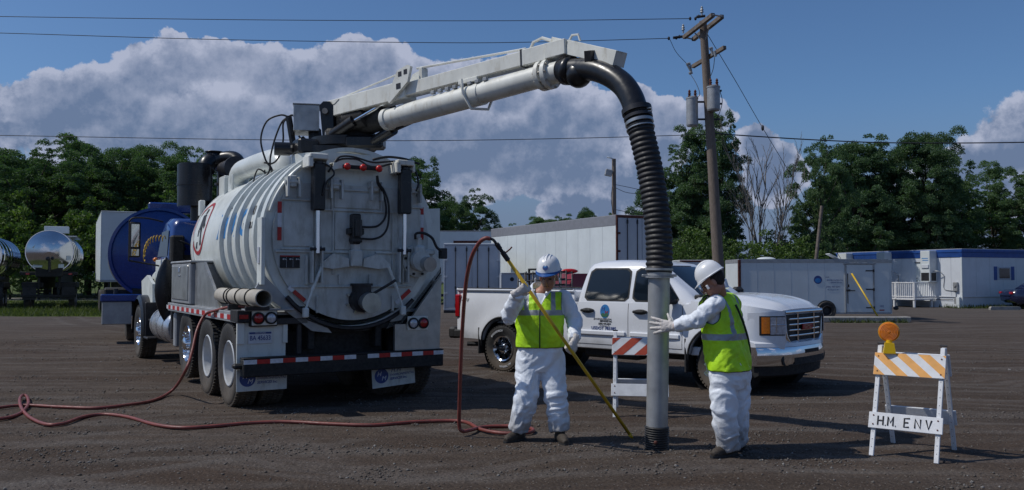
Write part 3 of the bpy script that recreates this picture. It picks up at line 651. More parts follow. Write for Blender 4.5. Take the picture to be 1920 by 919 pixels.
tp('valve_bolts', 'dark steel', lambda b: [b.cyl((.93+.18*math.cos(a), -.02, 1.8+.18*math.sin(a)), (.93+.18*math.cos(a), -.05, 1.8+.18*math.sin(a)), .018, n=6) for a in [R(i*40+10) for i in range(9)]], v)['kind'] = 'stuff'
hl('valve_hose', [(.87, -.08, 2.08), (.87, -.1, 2.15), (.98, -.1, 2.16), (1.1, -.1, 2.1), (1.17, -.1, 1.98), (1.27, -.08, 1.92)], .018)
tp('hose_block', 'dark steel', lambda b: b.box(1.24, 1.33, -.1, 0, 1.83, 1.97, .01))
# wash-down pipes on the left of the ring
tp('guide_rail', 'truck white', lambda b: b.tube([(AX+1.10*math.cos(R(a)), .06, AZ+1.10*math.sin(R(a))) for a in range(128, 168, 4)], .02, 6))
# instruction placard
pl = tp('placard', 'ink black', lambda b: b.box(-.86, -.62, .02, .034, 1.70, 1.85))
tp('placard_band', 'ink red', lambda b: b.box(-.86, -.62, .014, .019, 1.835, 1.85), pl)
for i in range(3):
    tp('placard_picture', 'ink white', lambda b: (b.cyl((-.835+i*.08+.015, .019, 1.805), (-.835+i*.08+.015, .015, 1.805), .011, n=8), b.tube([(-.835+i*.08+.03, .016, 1.81), (-.835+i*.08+.05, .016, 1.797)], .005, 4)), pl, 180)
    tp('placard_frame', 'ink white', lambda b: b.box(-.785+i*.08-.001, -.785+i*.08+.001, .0165, .0189, 1.705, 1.83), pl) if i < 2 else None
# vertical marker plate on the left
mp = tp('side_marker_plate', 'truck white', lambda b: b.box(-1.065, -1.03, -.02, .04, 1.52, 2.32, .004) if 0 else b.box(-1.10, -1.055, -.03, .16, 1.50, 2.30, .004))
tp('corner_plate', 'truck white', lambda b: b.box(-1.075, -1.062, -.035, -.028, 1.50, 2.30, .001), mp)
tp('side_lamp', 'clear lens', lambda b: b.box(-1.113, -1.10, .03, .10, 1.75, 1.95, .005), mp)
# right hand saddle plate and chute
def saddle(b):
    b.prism([(1.12, 2.50), (1.37, 2.52), (1.38, 1.66), (.82, .98), (.60, .92), (.72, 1.12), (1.04, 1.55)], 0, .03, M=RPL(.24))
    b.box(1.355, 1.375, .24, 1.0, 1.68, 2.5, .004)
tp('saddle_plate', 'truck white', saddle)
tp('saddle_lip', 'dark steel', lambda b: b.prism([(1.39, 1.72), (1.39, 1.64), (.85, .95), (.30, .90), (-.28, .90), (-.62, 1.12), (-1.0, 1.52), (-1.0, 1.56), (-.6, 1.18), (-.25, .96), (.3, .96), (.80, 1.02)], 0, .12, M=RPL(.33)))
def cradle(b):
    b.prism([(-1.05, 1.62), (-1.14, 1.46), (-.45, .93), (-.2, .90), (-.25, .96), (-.5, 1.06)], 0, .05, M=RPL(.10))
tp('cradle_left', 'galvanised', cradle).name = 'cradle'
# drip tray with wet pipes under the door
tp('drip_tray', 'dark steel', lambda b: (b.tube([(AX+1.12*math.cos(R(a)), .02, AZ+1.13*math.sin(R(a))) for a in range(-140, -39, 6)], .028, 6)))
# right stainless panel
sp = tp('side_panel', 'steel', lambda b: (b.prism([(.63, .60), (1.27, .60), (1.30, 1.62), (.80, .98), (.63, .98)], 0, .05, M=RPL(.06)), b.box(1.25, 1.30, .06, 2.2, .60, 1.55, .01)))
lbx = tp('tail_lamp_plate', 'boom white', lambda b: b.box(.80, 1.09, -.012, .008, .90, 1.08, .004), sp)
def lamp(x, z, m, parent, y=-.012, r=.066):
    o = tp('lamp_ring', 'black matt', lambda b: b.lathe([(r*.86, .0), (r*1.12, .0), (r*1.12, .022), (r*.86, .03), (r*.86, .0)], 24, T(x, y, z) @ RX(90)), parent)
    tp('tail_lamp', m, lambda b: b.lathe([(r*.9, .0), (r*.88, .018), (r*.6, .028), (0, .032)], 24, T(x, y, z) @ RX(90)), parent); return o
lamp(.875, .99, 'clear lens', lbx); lamp(1.02, .99, 'red lens', lbx)
# left lamp box, panel, licence plate
lp = tp('rear_panel', 'truck white', lambda b: (b.box(-1.34, -.76, .10, .13, .515, 1.05, .004)))
tp('panel_flange', 'truck white', lambda b: b.box(-1.345, -1.26, .07, .10, .80, 1.05, .004), lp); tp('panel_flange', 'truck white', lambda b: b.box(-.80, -.745, .07, .10, .80, 1.05, .004), lp)
lx = tp('tail_lamp_plate', 'boom white', lambda b: b.box(-1.19, -.90, .0, .03, 1.02, 1.19, .004)); tp('lamp_housing', 'black matt', lambda b: b.box(-1.205, -.885, .025, .12, 1.005, 1.205, .006), lx)
lamp(-1.12, 1.105, 'red lens', lx, 0); lamp(-.97, 1.105, 'clear lens', lx, 0)
tp('lamp_box', 'black matt', lambda b: b.box(-1.36, -1.215, .0, .35, 1.06, 1.20, .006)); tp('side_tail_lamp', 'red lens', lambda b: b.box(-1.34, -1.235, -.008, 0, 1.10, 1.15, .003))
npl = tp('licence_plate', 'ink white', lambda b: b.box(-1.21, -.93, .085, .092, .80, .94, .003)); tp('plate_band', 'ink blue', lambda b: b.box(-1.20, -.94, .0805, .0845, .915, .937), npl)
npl.parent = truck
text('lettering', 'BA 45633', .078, 'ink blue', npl, wallM((-1.07, .083, .865), (0, -1, 0)), align='CENTER', sx=.8, bold=.001)
text('lettering', 'MICHIGAN', .026, 'ink white', npl, wallM((-1.07, .079, .926), (0, -1, 0)), align='CENTER', bold=.001)
# bumper with reflective tape
bp = tp('rear_bumper', 'black matt', lambda b: (b.box(-1.30, 1.30, -.05, .10, .42, .63, .012), b.box(-1.40, -1.28, .0, .10, .52, .58, .02), b.box(-1.30, 1.30, -.055, .12, .63, .645, .003)))
r2 = random.Random(3); x = -1.295; i = 0
while x < 1.29:
    x1 = min(x+.153, 1.297)
    if not (.02 < x < .1): tp('reflective_strip', 'white tape' if i % 2 == 0 else 'red tape', lambda b: b.box(x, x1-.002, -.056, -.0505, .574, .626), bp)
    x = x1; i += 1
def logo_disc(parent, x, y, z, r, n=(0, -1, 0), s=1):
    M = wallM((x, y, z), n)
    d = MB(); d.lathe([(r, 0), (r, .002), (0, .002)], 28, M); o = d.build('round_logo', 'ink blue', parent)
    d = MB(); d.ell((0, 0, .0015), r*.75, r*.5, .0012, 16, 6, M=M @ T(-r*.1, -r*.35, 0)); d.build('logo_globe', 'ink lightblue', o)
    text('lettering', 'H', r*.85, 'ink white', o, M @ T(-r*.42, r*.28, .0035), align='CENTER', shear=.3, bold=r*.02); text('lettering', 'M', r*.85, 'ink white', o, M @ T(r*.22, -r*.32, .0035), align='CENTER', shear=.3, bold=r*.02)
for x0, z0, tilt in ((-1.335, .24, 0), (.375, .16, 4)):
    f = tp('mud_flap', 'door white', lambda b: b.box(0, .60, .12, .13, 0, .26, .003, T(x0, 0, z0) @ RY(-tilt)))
    Mx = T(x0, .118, z0) @ RY(-tilt)
    d = MB(); 
    M2 = Mx @ wallM((.13, 0, .15), (0, -1, 0)); d.lathe([(.095, 0), (.095, .002), (0, .002)], 26, M2); o = d.build('round_logo', 'ink blue', f)
    text('lettering', 'H', .08, 'ink white', o, M2 @ T(-.035, .025, .003), align='CENTER', shear=.3); text('lettering', 'M', .08, 'ink white', o, M2 @ T(.025, -.035, .003), align='CENTER', shear=.3)
    for k, (tt, sz, zz) in enumerate((('H.M', .085, .205), ('ENVIRONMENTAL', .045, .145), ('SERVICES Inc.', .045, .098))):
        text('lettering', tt, sz, 'ink blue', f, Mx @ wallM((.24 if k else .26, 0, zz), (0, -1, 0)), shear=.3, bold=.001, sx=.95)
# chassis: rails, dark sump behind the bumper, cross members
tp('chassis_frame', 'black matt', lambda b: (b.box(-.48, -.40, .1, 9.2, .70, .98, .01), b.box(.40, .48, .1, 9.2, .70, .98, .01), b.box(-.74, .60, .34, .6, .50, .96, .02), b.box(-.70, .58, .30, .34, .55, .93, .01), b.box(-.4, .4, 1.3, 1.5, .7, .9, .02), b.box(-.4, .4, 3.2, 3.4, .7, .9, .02), b.box(-.4, .4, 5.2, 5.4, .7, .9, .02)))
tp('subframe', 'dark steel', lambda b: (b.box(-.60, .62, .3, 5.4, .96, 1.08, .01), b.box(-1.05, 1.1, .5, .62, 1.0, 1.12, .01), b.box(-1.05, 1.1, 2.5, 2.62, 1.0, 1.12, .01), b.box(-1.05, 1.1, 4.6, 4.72, 1.0, 1.12, .01)))
# deck along the left side with tape
dk = tp('side_deck', 'galvanised', lambda b: (b.box(-1.30, -.60, .15, 4.75, 1.13, 1.17, .004), b.box(-1.305, -1.27, .15, 4.75, 1.04, 1.17, .006)))
y = .36; i = 0
while y < 4.7:
    y1 = y+(.2 if i % 2 else .16); tp('reflective_strip', 'red tape' if i % 2 else 'white tape', lambda b: b.box(-1.310, -1.3055, y, y1-.004, 1.07, 1.13), dk); y = y1; i += 1
tp('side_deck', 'galvanised', lambda b: (b.box(.62, 1.28, .15, 4.75, 1.13, 1.17, .004), b.box(1.26, 1.29, .15, 4.75, 1.04, 1.17, .006)))
# stainless side skirt under the tank and tool box
sk = tp('side_skirt', 'steel', lambda b: (b.prism([(1.5, 1.17), (3.1, 1.17), (3.1, 1.80), (2.5, 1.80), (1.9, 1.45)], -.02, .02, M=Matrix(((0,0,1,-1.20),(1,0,0,0),(0,1,0,0),(0,0,0,1)))), b.box(-1.2, -.9, 1.5, 3.1, 1.17, 1.2, .004)))
tb = tp('tool_box', 'galvanised', lambda b: (b.box(-1.29, -.70, 3.1, 4.55, 1.175, 1.80, .02), b.box(-1.30, -.69, 3.05, 4.6, 1.80, 1.835, .01)))
tp('box_door', 'steel', lambda b: b.box(-1.305, -1.288, 3.2, 4.45, 1.24, 1.76, .008), tb); tp('box_latch', 'chrome', lambda b: (b.box(-1.32, -1.303, 3.75, 3.85, 1.66, 1.74, .006), b.box(-1.318, -1.303, 3.72, 3.88, 1.6, 1.62, .003)), tb)
tp('tank_saddle', 'truck white', lambda b: b.prism([(3.2, 1.84), (4.5, 1.84), (4.3, 1.98), (3.4, 1.98)], -.2, .0, M=Matrix(((0,0,1,-.75),(1,0,0,0),(0,1,0,0),(0,0,0,1)))))
# plastic pipes carried along the side
def ppipe(b, x, z, y0, y1, r):
    M = T(x, 0, z) @ RX(-90)
    b.lathe([(r-.012, y0), (r, y0), (r, y1), (r-.012, y1), (r-.012, y0)], 24, M)
pp = tp('plastic_pipe', 'pvc', lambda b: ppipe(b, -1.14, 1.345, -.30, 1.75, .10), ang=50)
tp('pipe_bore', 'black matt', lambda b: b.cyl((-1.14, .3, 1.345), (-1.14, .32, 1.345), .088, n=20), pp)
for y in (.15, .62, 1.05, 1.2): tp('pipe_strap', 'black matt', lambda b: b.lathe([(.1, y-.012), (.112, y-.012), (.112, y+.012), (.1, y+.012), (.1, y-.012)], 20, T(-1.14, 0, 1.345) @ RX(-90)), pp)
tp('pipe_rest', 'dark steel', lambda b: (b.box(-1.28, -1.0, -.05, 0, 1.2, 1.245, .005), b.box(-1.25, -1.03, .9, .96, 1.17, 1.25, .005)))
tp('rear_ledge', 'galvanised', lambda b: b.box(-1.28, -.70, -.02, .15, 1.19, 1.215, .004)); tp('rear_crossbar', 'dark steel', lambda b: (b.box(-.9, -.5, .05, .12, 1.02, 1.10, .008), b.box(-.62, -.56, .1, .16, .65, 1.1, .01)))
# wheels
def tyre_mb(r, w_, rim, tread=True, n=60):
    b = MB(); prof = [(rim, -w_*.38), (rim+.05, -w_*.46), (r*.82, -w_*.52), (r*.94, -w_*.5), (r*.985, -w_*.42), (r, -w_*.3), (r, w_*.3), (r*.985, w_*.42), (r*.94, w_*.5), (r*.82, w_*.52), (rim+.05, w_*.46), (rim, w_*.38)]
    b.lathe(prof+[(rim-.01, w_*.3), (rim-.01, -w_*.3), prof[0]], 64)
    if tread:
        for i in range(n):
            a = 2*math.pi*i/n
            for k, x0 in enumerate((-.46, -.22, .04, .28)):
                M = Matrix.Rotation(a+(k % 2)*math.pi/n, 4, 'Z') @ T(r-.012, 0, 0); b.box(0, .024, -r*math.pi/n*.62, r*math.pi/n*.62, w_*x0, w_*(x0+.19), M=M)
    return b
def dish_mb(rim, outset=.0, deep=.10):
    b = MB(); b.lathe([(rim+.004, .115), (rim-.012, .125), (rim-.03, .11), (rim-.04, .03), (rim*.80, -deep), (rim*.45, -deep+.01), (.12, -deep+.015), (.11, -deep+.05), (0, -deep+.055)], 48); return b
TY = tyre_mb(.52, .27, .285).mesh('tyre', 40); TYN = tyre_mb(.51, .29, .285).mesh('tyre', 40)
def wheel(x, y, z, rad, side, tyre_me, style, dual=True, steer=0):
    e = empty('wheel', (x, y, z)); e.parent = truck; 

    M0 = Matrix.Rotation(R(90*side), 4, 'Y')
    def lk_(name, me, m, off=0):
        o = link(name, me, m, e); o.matrix_local = RZ(steer) @ T(off*side, 0, 0) @ M0; return o
    lk_('tyre', tyre_me, 'tyre')
    if dual: lk_('tyre', tyre_me, 'tyre', -.33)
    if style == 'white': lk_('rim', DISH, 'wheel white')
    else:
        lk_('rim', CH, 'chrome'); [lk_('lug_nut', NUT, 'chrome') for _ in ()]; nut_ring(e, side, steer)
    return e
DISH = dish_mb(.285).mesh('rim', 40)
b = MB(); b.lathe([(.289, .10), (.27, .13), (.25, .10), (.235, .05), (.2, .075), (.17, .06), (.13, .06), (.115, .09), (.10, .16), (.07, .18), (0, .18)], 48); CH = b.mesh('rim', 40)
b = MB(); b.cyl((.165, 0, .055), (.165, 0, .15), .018, .012, n=8); b.ell((.165, 0, .15), .015, .015, .015, 8, 6); NUT = b.mesh('nut')
def nut_ring(e, side, steer):
    for i in range(10):
        o = link('lug_nut', NUT, 'chrome', e); o.matrix_local = RZ(steer) @ Matrix.Rotation(R(90*side), 4, 'Y') @ RZ(i*36+9)

for y in (.78, 1.98):
    for s in (-1, 1): wheel(s*1.15, y, .515, .52, s, TY, 'white')
    tp('axle', 'dark steel', lambda b: (b.cyl((-1.0, y, .515), (1.0, y, .515), .08), b.ell((0, y, .53), .22, .22, .2)))
for s in (-1, 1): wheel(s*1.12, 3.5, .58, .51, s, TYN, 'chrome', False); wheel(s*1.13, 8.14, .51, .51, s, TYN, 'chrome', False)
for k in (3.5, 8.14): tp('axle', 'dark steel', lambda b: b.cyl((-1.0, k, .55), (1.0, k, .55), .07))
tp('fender_liner', 'black matt', lambda b: b.box(-1.0, -.5, .3, 2.6, 1.0, 1.03, .005)); tp('fender_liner', 'black matt', lambda b: b.box(.5, 1.0, .3, 2.6, 1.0, 1.03, .005))
# tank lettering and warning decal, bent round the barrel
def on_tank(me, y0, ang0, r):       # mesh in plane (x along +Y toward the rear is -Y), y up -> wrap on the left side
    for v in me.vertices:
        a = ang0+v.co.y/r; rr = r+v.co.z
        v.co = Vector((AX-rr*math.cos(a), y0-v.co.x, AZ+rr*math.sin(a)))
def ttext(s, size, m, y0, z, bold=0, shear=0, sx=1., r=TR+.004):
    o = text('lettering', s, size, m, tank, Matrix.Identity(4), align='LEFT', bold=bold, shear=shear, sx=sx)
    on_tank(o.data, y0, math.asin((z-AZ)/TR), r); return o
ttext('HYDRO', .50, 'ink lightblue', 2.74, 2.30, .018, sx=.95); ttext('HM', .14, 'ink black', 2.35, 2.56, .003, sx=1.6)
ttext('EXCAVATING', .17, 'ink black', 1.28, 2.44, .006, sx=.9); ttext('WATER & AIR', .12, 'ink black', 1.28, 2.25, .004, sx=1.0)
def swoosh(b):
    pts = [(1.85, 2.52), (1.5, 2.62), (.9, 2.66), (.3, 2.62), (.3, 2.60), (.9, 2.63), (1.5, 2.58)]
    def P(y, z, rr=TR+.005): a = math.asin((z-AZ)/TR); return (AX-rr*math.cos(a), y, AZ+rr*math.sin(a))
    n = len(pts); b.add([P(*p) for p in pts], [(0, 1, 6), (1, 2, 5, 6), (2, 3, 4, 5)])
# no-dig decal: red ring, slash and black figure on the front barrel
def ring_decal(b, y0, z0, ry, rz, w_, m_=0):
    a0 = math.asin((z0-AZ)/TR)
    def P(u, v_, h=.006): a = a0+v_/TR; return (AX-(TR+h)*math.cos(a), y0-u, AZ+(TR+h)*math.sin(a))
    k = 40; vs = []
    for j in range(k):
        t = 2*math.pi*j/k; vs += [P(ry*math.cos(t), rz*math.sin(t)), P((ry-w_)*math.cos(t), (rz-w_)*math.sin(t))]
    b.add(vs, [(2*j, 2*j+1, (2*j+3) % (2*k), (2*j+2) % (2*k)) for j in range(k)])
    c = .7; b.add([P(-ry*c-w_*.3, rz*c), P(-ry*c+w_*.6, rz*c+w_*.2), P(ry*c+w_*.3, -rz*c), P(ry*c-w_*.6, -rz*c-w_*.2)], [(0, 1, 2, 3)])
wd = tp('warning_decal', 'ink white', lambda b: [b.add([(lambda u, v_: (AX-(TR+.003)*math.cos(math.asin((2.38-AZ)/TR)+v_/TR), 4.0-u, AZ+(TR+.003)*math.sin(math.asin((2.38-AZ)/TR)+v_/TR)))(.45*math.cos(2*math.pi*j/32), .45*math.sin(2*math.pi*j/32)) for j in range(32)], [tuple(range(32))])], tank)
tp('decal_ring', 'ink red', lambda b: ring_decal(b, 4.0, 2.38, .45, .45, .06), wd)
def figure(b):
    a0 = math.asin((2.38-AZ)/TR)
    def P(u, v_, h=.008): a = a0+v_/TR; return (AX-(TR+h)*math.cos(a), 4.0-u, AZ+(TR+h)*math.sin(a))
    for poly in ([(-.05, .32), (.05, .32), (.07, .24), (-.03, .22)], [(-.1, .2), (.1, .22), (.14, -.02), (-.06, -.05)], [(-.08, -.05), (.0, -.05), (-.04, -.34), (-.14, -.34)], [(.04, -.03), (.14, -.02), (.22, -.28), (.12, -.3)], [(.1, .18), (.28, .02), (.24, -.04), (.08, .1)]):
        b.add([P(*p) for p in poly], [tuple(range(len(poly)))])
tp('decal_figure', 'ink black', figure, wd)
# tank-top gear: turret, white transfer pipe, filter house
tp('turret_ring', 'truck white', lambda b: b.cyl((.12, 1.05, 3.05), (.12, 1.05, 3.22), .52, n=32))
tp('slew_bearing', 'black paint', lambda b: (b.cyl((.12, 1.05, 3.22), (.12, 1.05, 3.33), .42, n=32), b.box(-.4, -.05, .8, 1.1, 3.22, 3.42, .03), b.cyl((-.42, 1.1, 3.3), (-.62, 1.15, 3.3), .09, n=14)))
tp('transfer_pipe', 'truck white', lambda b: b.tube(curve([(-.28, 4.42, 3.0), (-.28, 4.40, 3.2), (-.28, 4.2, 3.33), (-.28, 3.6, 3.34), (-.28, 2.9, 3.33), (-.27, 2.3, 3.30), (-.25, 2.0, 3.2), (-.22, 1.9, 3.0)], 5), .165, 24), ang=180)
for q_ in ((-.5, -.47, 3.9, 3.96, 2.9, 3.25, .005), (-.46, -.10, 4.6, 5.0, 2.85, 3.3, .01), (-.6, -.54, 4.0, 4.06, 2.8, 3.2, .005)): tp('pipe_support', 'truck white', lambda b: b.box(*q_))
tp('tank_cleat', 'truck white', lambda b: b.box(-.86, -.78, 4.55, 4.7, 2.60, 2.86, .01))
# filter house and plumbing ahead of the tank
FX, FY = -.68, 5.9
tp('filter_house', 'black paint', lambda b: (b.cyl((FX, FY, 2.85), (FX, FY, 3.22), .295, n=36), b.cyl((FX, FY, 3.22), (FX, FY, 3.25), .31, n=36), b.cyl((FX, FY, 3.25), (FX, FY, 3.60), .30, n=36), b.cyl((FX, FY, 3.60), (FX, FY, 3.62), .27, n=36), b.cyl((FX+.05, FY, 2.6), (FX+.05, FY, 2.85), .12, n=16)))
tp('elbow_pipe', 'black paint', lambda b: b.tube(curve([(-.1, 6.1, 2.7), (-.1, 6.1, 3.45), (-.14, 6.05, 3.62), (-.3, 6.0, 3.72), (-.45, 5.95, 3.66), (-.5, 5.9, 3.5)], 5), .15, 20), ang=180)
tp('elbow_pipe', 'black paint', lambda b: (b.tube(curve([(-.32, 5.98, 3.7), (-.15, 5.85, 3.76), (-.02, 5.72, 3.74), (.02, 5.6, 3.6), (.02, 5.5, 3.3)], 5), .13, 20), b.cyl((-.32, 6.0, 3.7), (-.32, 6.0, 3.87), .15, n=24), b.cyl((-.32, 6.0, 3.87), (-.32, 6.0, 3.885), .17, n=24)), ang=180)
rd = tp('reducer', 'dark steel', lambda b: (b.cyl((-.22, 5.75, 3.55), (-.12, 5.3, 3.52), .12, .19, n=24), b.cyl((-.12, 5.3, 3.52), (-.115, 5.27, 3.52), .21, n=24)))
tp('pipe_flange', 'dark steel', lambda b: b.cyl((-.1, 6.1, 3.28), (-.1, 6.1, 3.32), .19, n=24))
tp('blower_body', 'black matt', lambda b: (b.box(-.45, .8, 5.65, 6.5, 1.1, 2.3, .05), b.box(-.2, .75, 5.7, 6.4, 2.25, 3.0, .05)))
tp('muffler', 'black paint', lambda b: b.cyl((-.40, 5.62, 2.3), (-.40, 5.62, 2.95), .09, n=16))
# round black air tank stood on its side
tp('silencer_dish', 'black paint', lambda b: b.tube([(-1.22, 5.45, 1.37+.56*t) for t in [-1, -.9, -.75, -.55, -.3, 0, .3, .55, .75, .9, 1]], [.01, .045, .09, .135, .17, .185, .17, .135, .09, .045, .01], 24, flat=.5, xhint=(1, 0, 0)), ang=180)
tp('dish_bracket', 'black matt', lambda b: b.box(-1.0, -.7, 5.2, 5.7, 1.0, 1.8, .03))
tp('fuel_tank', 'alloy', lambda b: b.tube([(-.95, 5.2, .72), (-.95, 5.24, .72), (-.95, 6.85, .72), (-.95, 6.9, .72)], [.27, .31, .31, .27], 28), ang=45)
for y in (5.5, 6.1, 6.65): tp('tank_strap', 'chrome', lambda b: b.lathe([(.31, y-.025), (.32, y-.025), (.32, y+.025), (.31, y+.025), (.31, y-.025)], 28, T(-.95, 0, .72) @ RX(-90)))
for q_ in ((-1.2, -.9, 5.0, 5.12, .55, 1.05, .01), (-1.28, -.95, 6.95, 7.4, .42, .46, .01), (-1.2, -.95, 6.95, 7.4, .75, .79, .01), (-1.25, -.6, 7.4, 7.45, .4, 1.1, .01)): tp('step', 'dark steel', lambda b: b.box(*q_))
tp('exhaust_box', 'galvanised', lambda b: (b.box(-1.22, -.98, 4.55, 4.75, .45, 1.0, .02),))
# cab and hood
def cabsec(y, hw, z0, z1, ty): return [(-hw, y, z0), (-hw*1.0, y, z0+(z1-z0)*.5), (-hw*ty, y, z1-.10), (-hw*ty+.09, y, z1), (hw*ty-.09, y, z1), (hw*ty, y, z1-.10), (hw, y, z0+(z1-z0)*.5), (hw, y, z0)]
cab = tp('cab', 'blue paint', lambda b: b.rings([cabsec(6.62, .93, 1.0, 2.60, .93), cabsec(6.72, .96, 1.0, 2.68, .94), cabsec(7.55, .96, 1.0, 2.72, .92), cabsec(7.95, .96, 1.0, 2.60, .90), cabsec(8.2, .95, 1.0, 1.9, .97)]), ang=75)
tp('cab_window', 'dark glass', lambda b: b.quad((-.955, 6.95, 1.98), (-.925, 6.97, 2.48), (-.915, 7.75, 2.46), (-.962, 7.95, 1.98)), cab); 0 and tp('rear_window', 'dark glass', lambda b: b.quad((-.7, 6.64, 1.95), (-.7, 6.665, 2.45), (.7, 6.665, 2.45), (.7, 6.64, 1.95)), cab)
tp('windscreen', 'dark glass', lambda b: b.quad((-.84, 8.185, 1.96), (-.80, 7.985, 2.5), (.80, 7.985, 2.5), (.84, 8.185, 1.96)), cab)
tp('cab_door', 'truck white', lambda b: (b.box(-.985, -.955, 6.85, 8.0, 1.02, 1.92, .01), b.box(-1.0, -.98, 6.95, 7.05, 1.5, 1.55, .005)), cab)
tp('cab_rear_frame', 'black matt', lambda b: (b.box(-.93, .93, 6.5, 6.6, 1.0, 2.0, .02), b.box(-.98, -.75, 6.35, 6.6, 1.85, 2.35, .03)))
def hood(b):
    def sec(y, hw, z0, z1): return [(-hw, y, z0), (-hw, y, z1-.25), (-hw*.86, y, z1-.07), (-hw*.6, y, z1), (hw*.6, y, z1), (hw*.86, y, z1-.07), (hw, y, z1-.25), (hw, y, z0)]
    b.rings([sec(8.05, .98, 1.05, 1.92), sec(8.3, .99, 1.05, 1.88), sec(9.0, .95, 1.05, 1.72), sec(9.35, .88, 1.0, 1.6), sec(9.45, .8, 1.0, 1.45)])
hd = tp('hood', 'truck white', hood); tp('hood_vent', 'black matt', lambda b: b.box(-1.0, -.985, 8.15, 8.4, 1.3, 1.55, .004), hd)
def fender(s):
    def f(b):
        o = []; 
        for a in range(-10, 191, 10):
            r = .66; c, q = math.cos(R(a)), math.sin(R(a)); o.append([(s*.86, 8.14+c*r, .55+q*(r+.02)), (s*1.26, 8.14+c*r, .55+q*(r+.02)), (s*1.30, 8.14+c*(r-.05), .55+q*(r-.05)), (s*1.26, 8.14+c*(r-.035), .55+q*(r-.035)), (s*.86, 8.14+c*(r-.03), .55+q*(r-.03))])
        b.rings(o)
    return f
for s in (-1, 1): tp('fender', 'black paint', fender(s))
for s in (-1, 1): tp('fender_skirt', 'truck white', lambda b: b.prism([(7.5, 1.0), (8.8, 1.2), (8.9, 1.5), (8.2, 1.62), (7.55, 1.45)], 0, .06, M=Matrix(((0,0,1,s*1.08-.03),(1,0,0,0),(0,1,0,0),(0,0,0,1)))))
tp('front_bumper', 'chrome', lambda b: b.box(-1.2, 1.2, 9.4, 9.6, .45, .8, .04)); tp('grille', 'chrome', lambda b: b.box(-.6, .6, 9.44, 9.49, .95, 1.45, .02)); tp('marker_light', 'amber lens', lambda b: b.ell((-.98, 8.05, 1.93), .05, .05, .045))
# west-coast mirror on its frame
mr = tp('mirror_bracket', 'black matt', lambda b: (b.tube(curve([(-.92, 7.6, 2.66), (-1.2, 7.6, 2.72), (-1.45, 7.6, 2.72), (-1.53, 7.6, 2.66)], 4), .016, 6), b.tube([(-1.53, 7.6, 2.66), (-1.53, 7.6, 1.9)], .014, 6), b.tube([(-1.53, 7.6, 1.9), (-.98, 7.6, 1.80)], .016, 6)))
tp('mirror_housing', 'black matt', lambda b: b.box(-1.53, -1.33, 7.55, 7.63, 1.96, 2.64, .02), mr); tp('mirror_glass', 'mirror', lambda b: b.box(-1.50, -1.36, 7.541, 7.549, 2.16, 2.60, .002), mr); tp('spot_mirror', 'mirror', lambda b: b.box(-1.50, -1.36, 7.541, 7.549, 1.99, 2.12, .002), mr)
coil = [(-1.02+.25*t*.9, 6.55, 2.22-.0*t) for t in (0, 1)]
def coilf(b):
    P = []
    for i in range(110):
        t = i/109; base = Vector((-1.0-.36*math.sin(t*1.7), 6.9, 2.30+.05*math.sin(t*3)-.40*t*t)); a = t*math.pi*2*10; P.append(base+Vector((.02*math.cos(a), .055*math.cos(a), .055*math.sin(a))))
    b.tube(P, .008, 5)
tp('air_line_coil', 'lance yellow', coilf, ang=180)
hl('air_line', [(-.7, 6.5, 2.1), (-.85, 6.35, 2.25), (-.6, 6.3, 2.15), (-.3, 6.4, 2.1), (0, 6.5, 2.1)], .014)
# ---- boom (world positions brought into the truck frame)
bj = Vector((-2.34, 11.55, 3.73)); tipd = 8.55
def bp_(t, up=0, side=0):            # point along the boom axis, measured from the photo's two ends
    A_ = px(622, 208, 11.5); B_ = px(1062, 92, 8.95); d = (B_-A_); ax = d.normalized(); sd_ = ax.cross(Vector((0, 0, 1))).normalized(); u_ = sd_.cross(ax)
    return L(A_+d*t+u_*up+sd_*side)
BA = bp_(0); BB = bp_(1); bax = (BB-BA).normalized(); bsd = (bp_(0, 0, 1)-BA); bup = bp_(0, 1)-BA; BL = (BB-BA).length
BM = Matrix.Identity(4)
for i in range(3): BM[i][0] = bax[i]; BM[i][1] = -bsd[i]; BM[i][2] = bup[i]; BM[i][3] = BA[i]
boom = empty('boom', BA); boom.parent = truck; boom.rotation_euler = BM.to_euler()
def bpz(name, m, fn, ang=35): b = MB(); fn(b); return b.build(name, m, boom, ang)
print('boom length', BL)
# outer beam and inner beam
bpz('outer_beam', 'boom white', lambda b: (b.box(.0, 1.55, -.11, .11, -.11, .11, .008), b.prism([(1.32, -.15), (1.66, .06), (1.72, .24), (1.67, .27), (1.48, .23), (1.38, .08), (1.2, .06)], -.02, .02, M=T(0, -.13, 0) @ RX(90)), b.prism([(1.32, -.15), (1.66, .06), (1.72, .24), (1.67, .27), (1.48, .23), (1.38, .08), (1.2, .06)], -.02, .02, M=T(0, .13, 0) @ RX(90))))
for q_ in ((1.50, 1.56, -.153, -.149, .15, .21), (1.60, 1.66, -.153, -.149, .16, .22), (1.46, 1.54, -.153, -.149, .0, .07)): bpz('plate_window', 'dark steel', lambda b: b.box(*q_))
bpz('inner_beam', 'boom white', lambda b: b.box(1.5, BL-.35, -.08, .08, -.08, .08, .006))
bpz('head_beam', 'boom white', lambda b: (b.box(BL-.55, BL-.2, -.09, .09, -.09, .09, .008), b.box(BL-.22, BL+.05, -.10, .10, -.08, .085, .006)))
bpz('beam_seam', 'dark steel', lambda b: b.box(BL-.56, BL-.54, -.095, .095, -.095, .095)); bpz('beam_seam', 'dark steel', lambda b: b.tube([(.0, -.113, .04), (.2, -.113, .04), (.3, -.113, .09)], .004, 4))
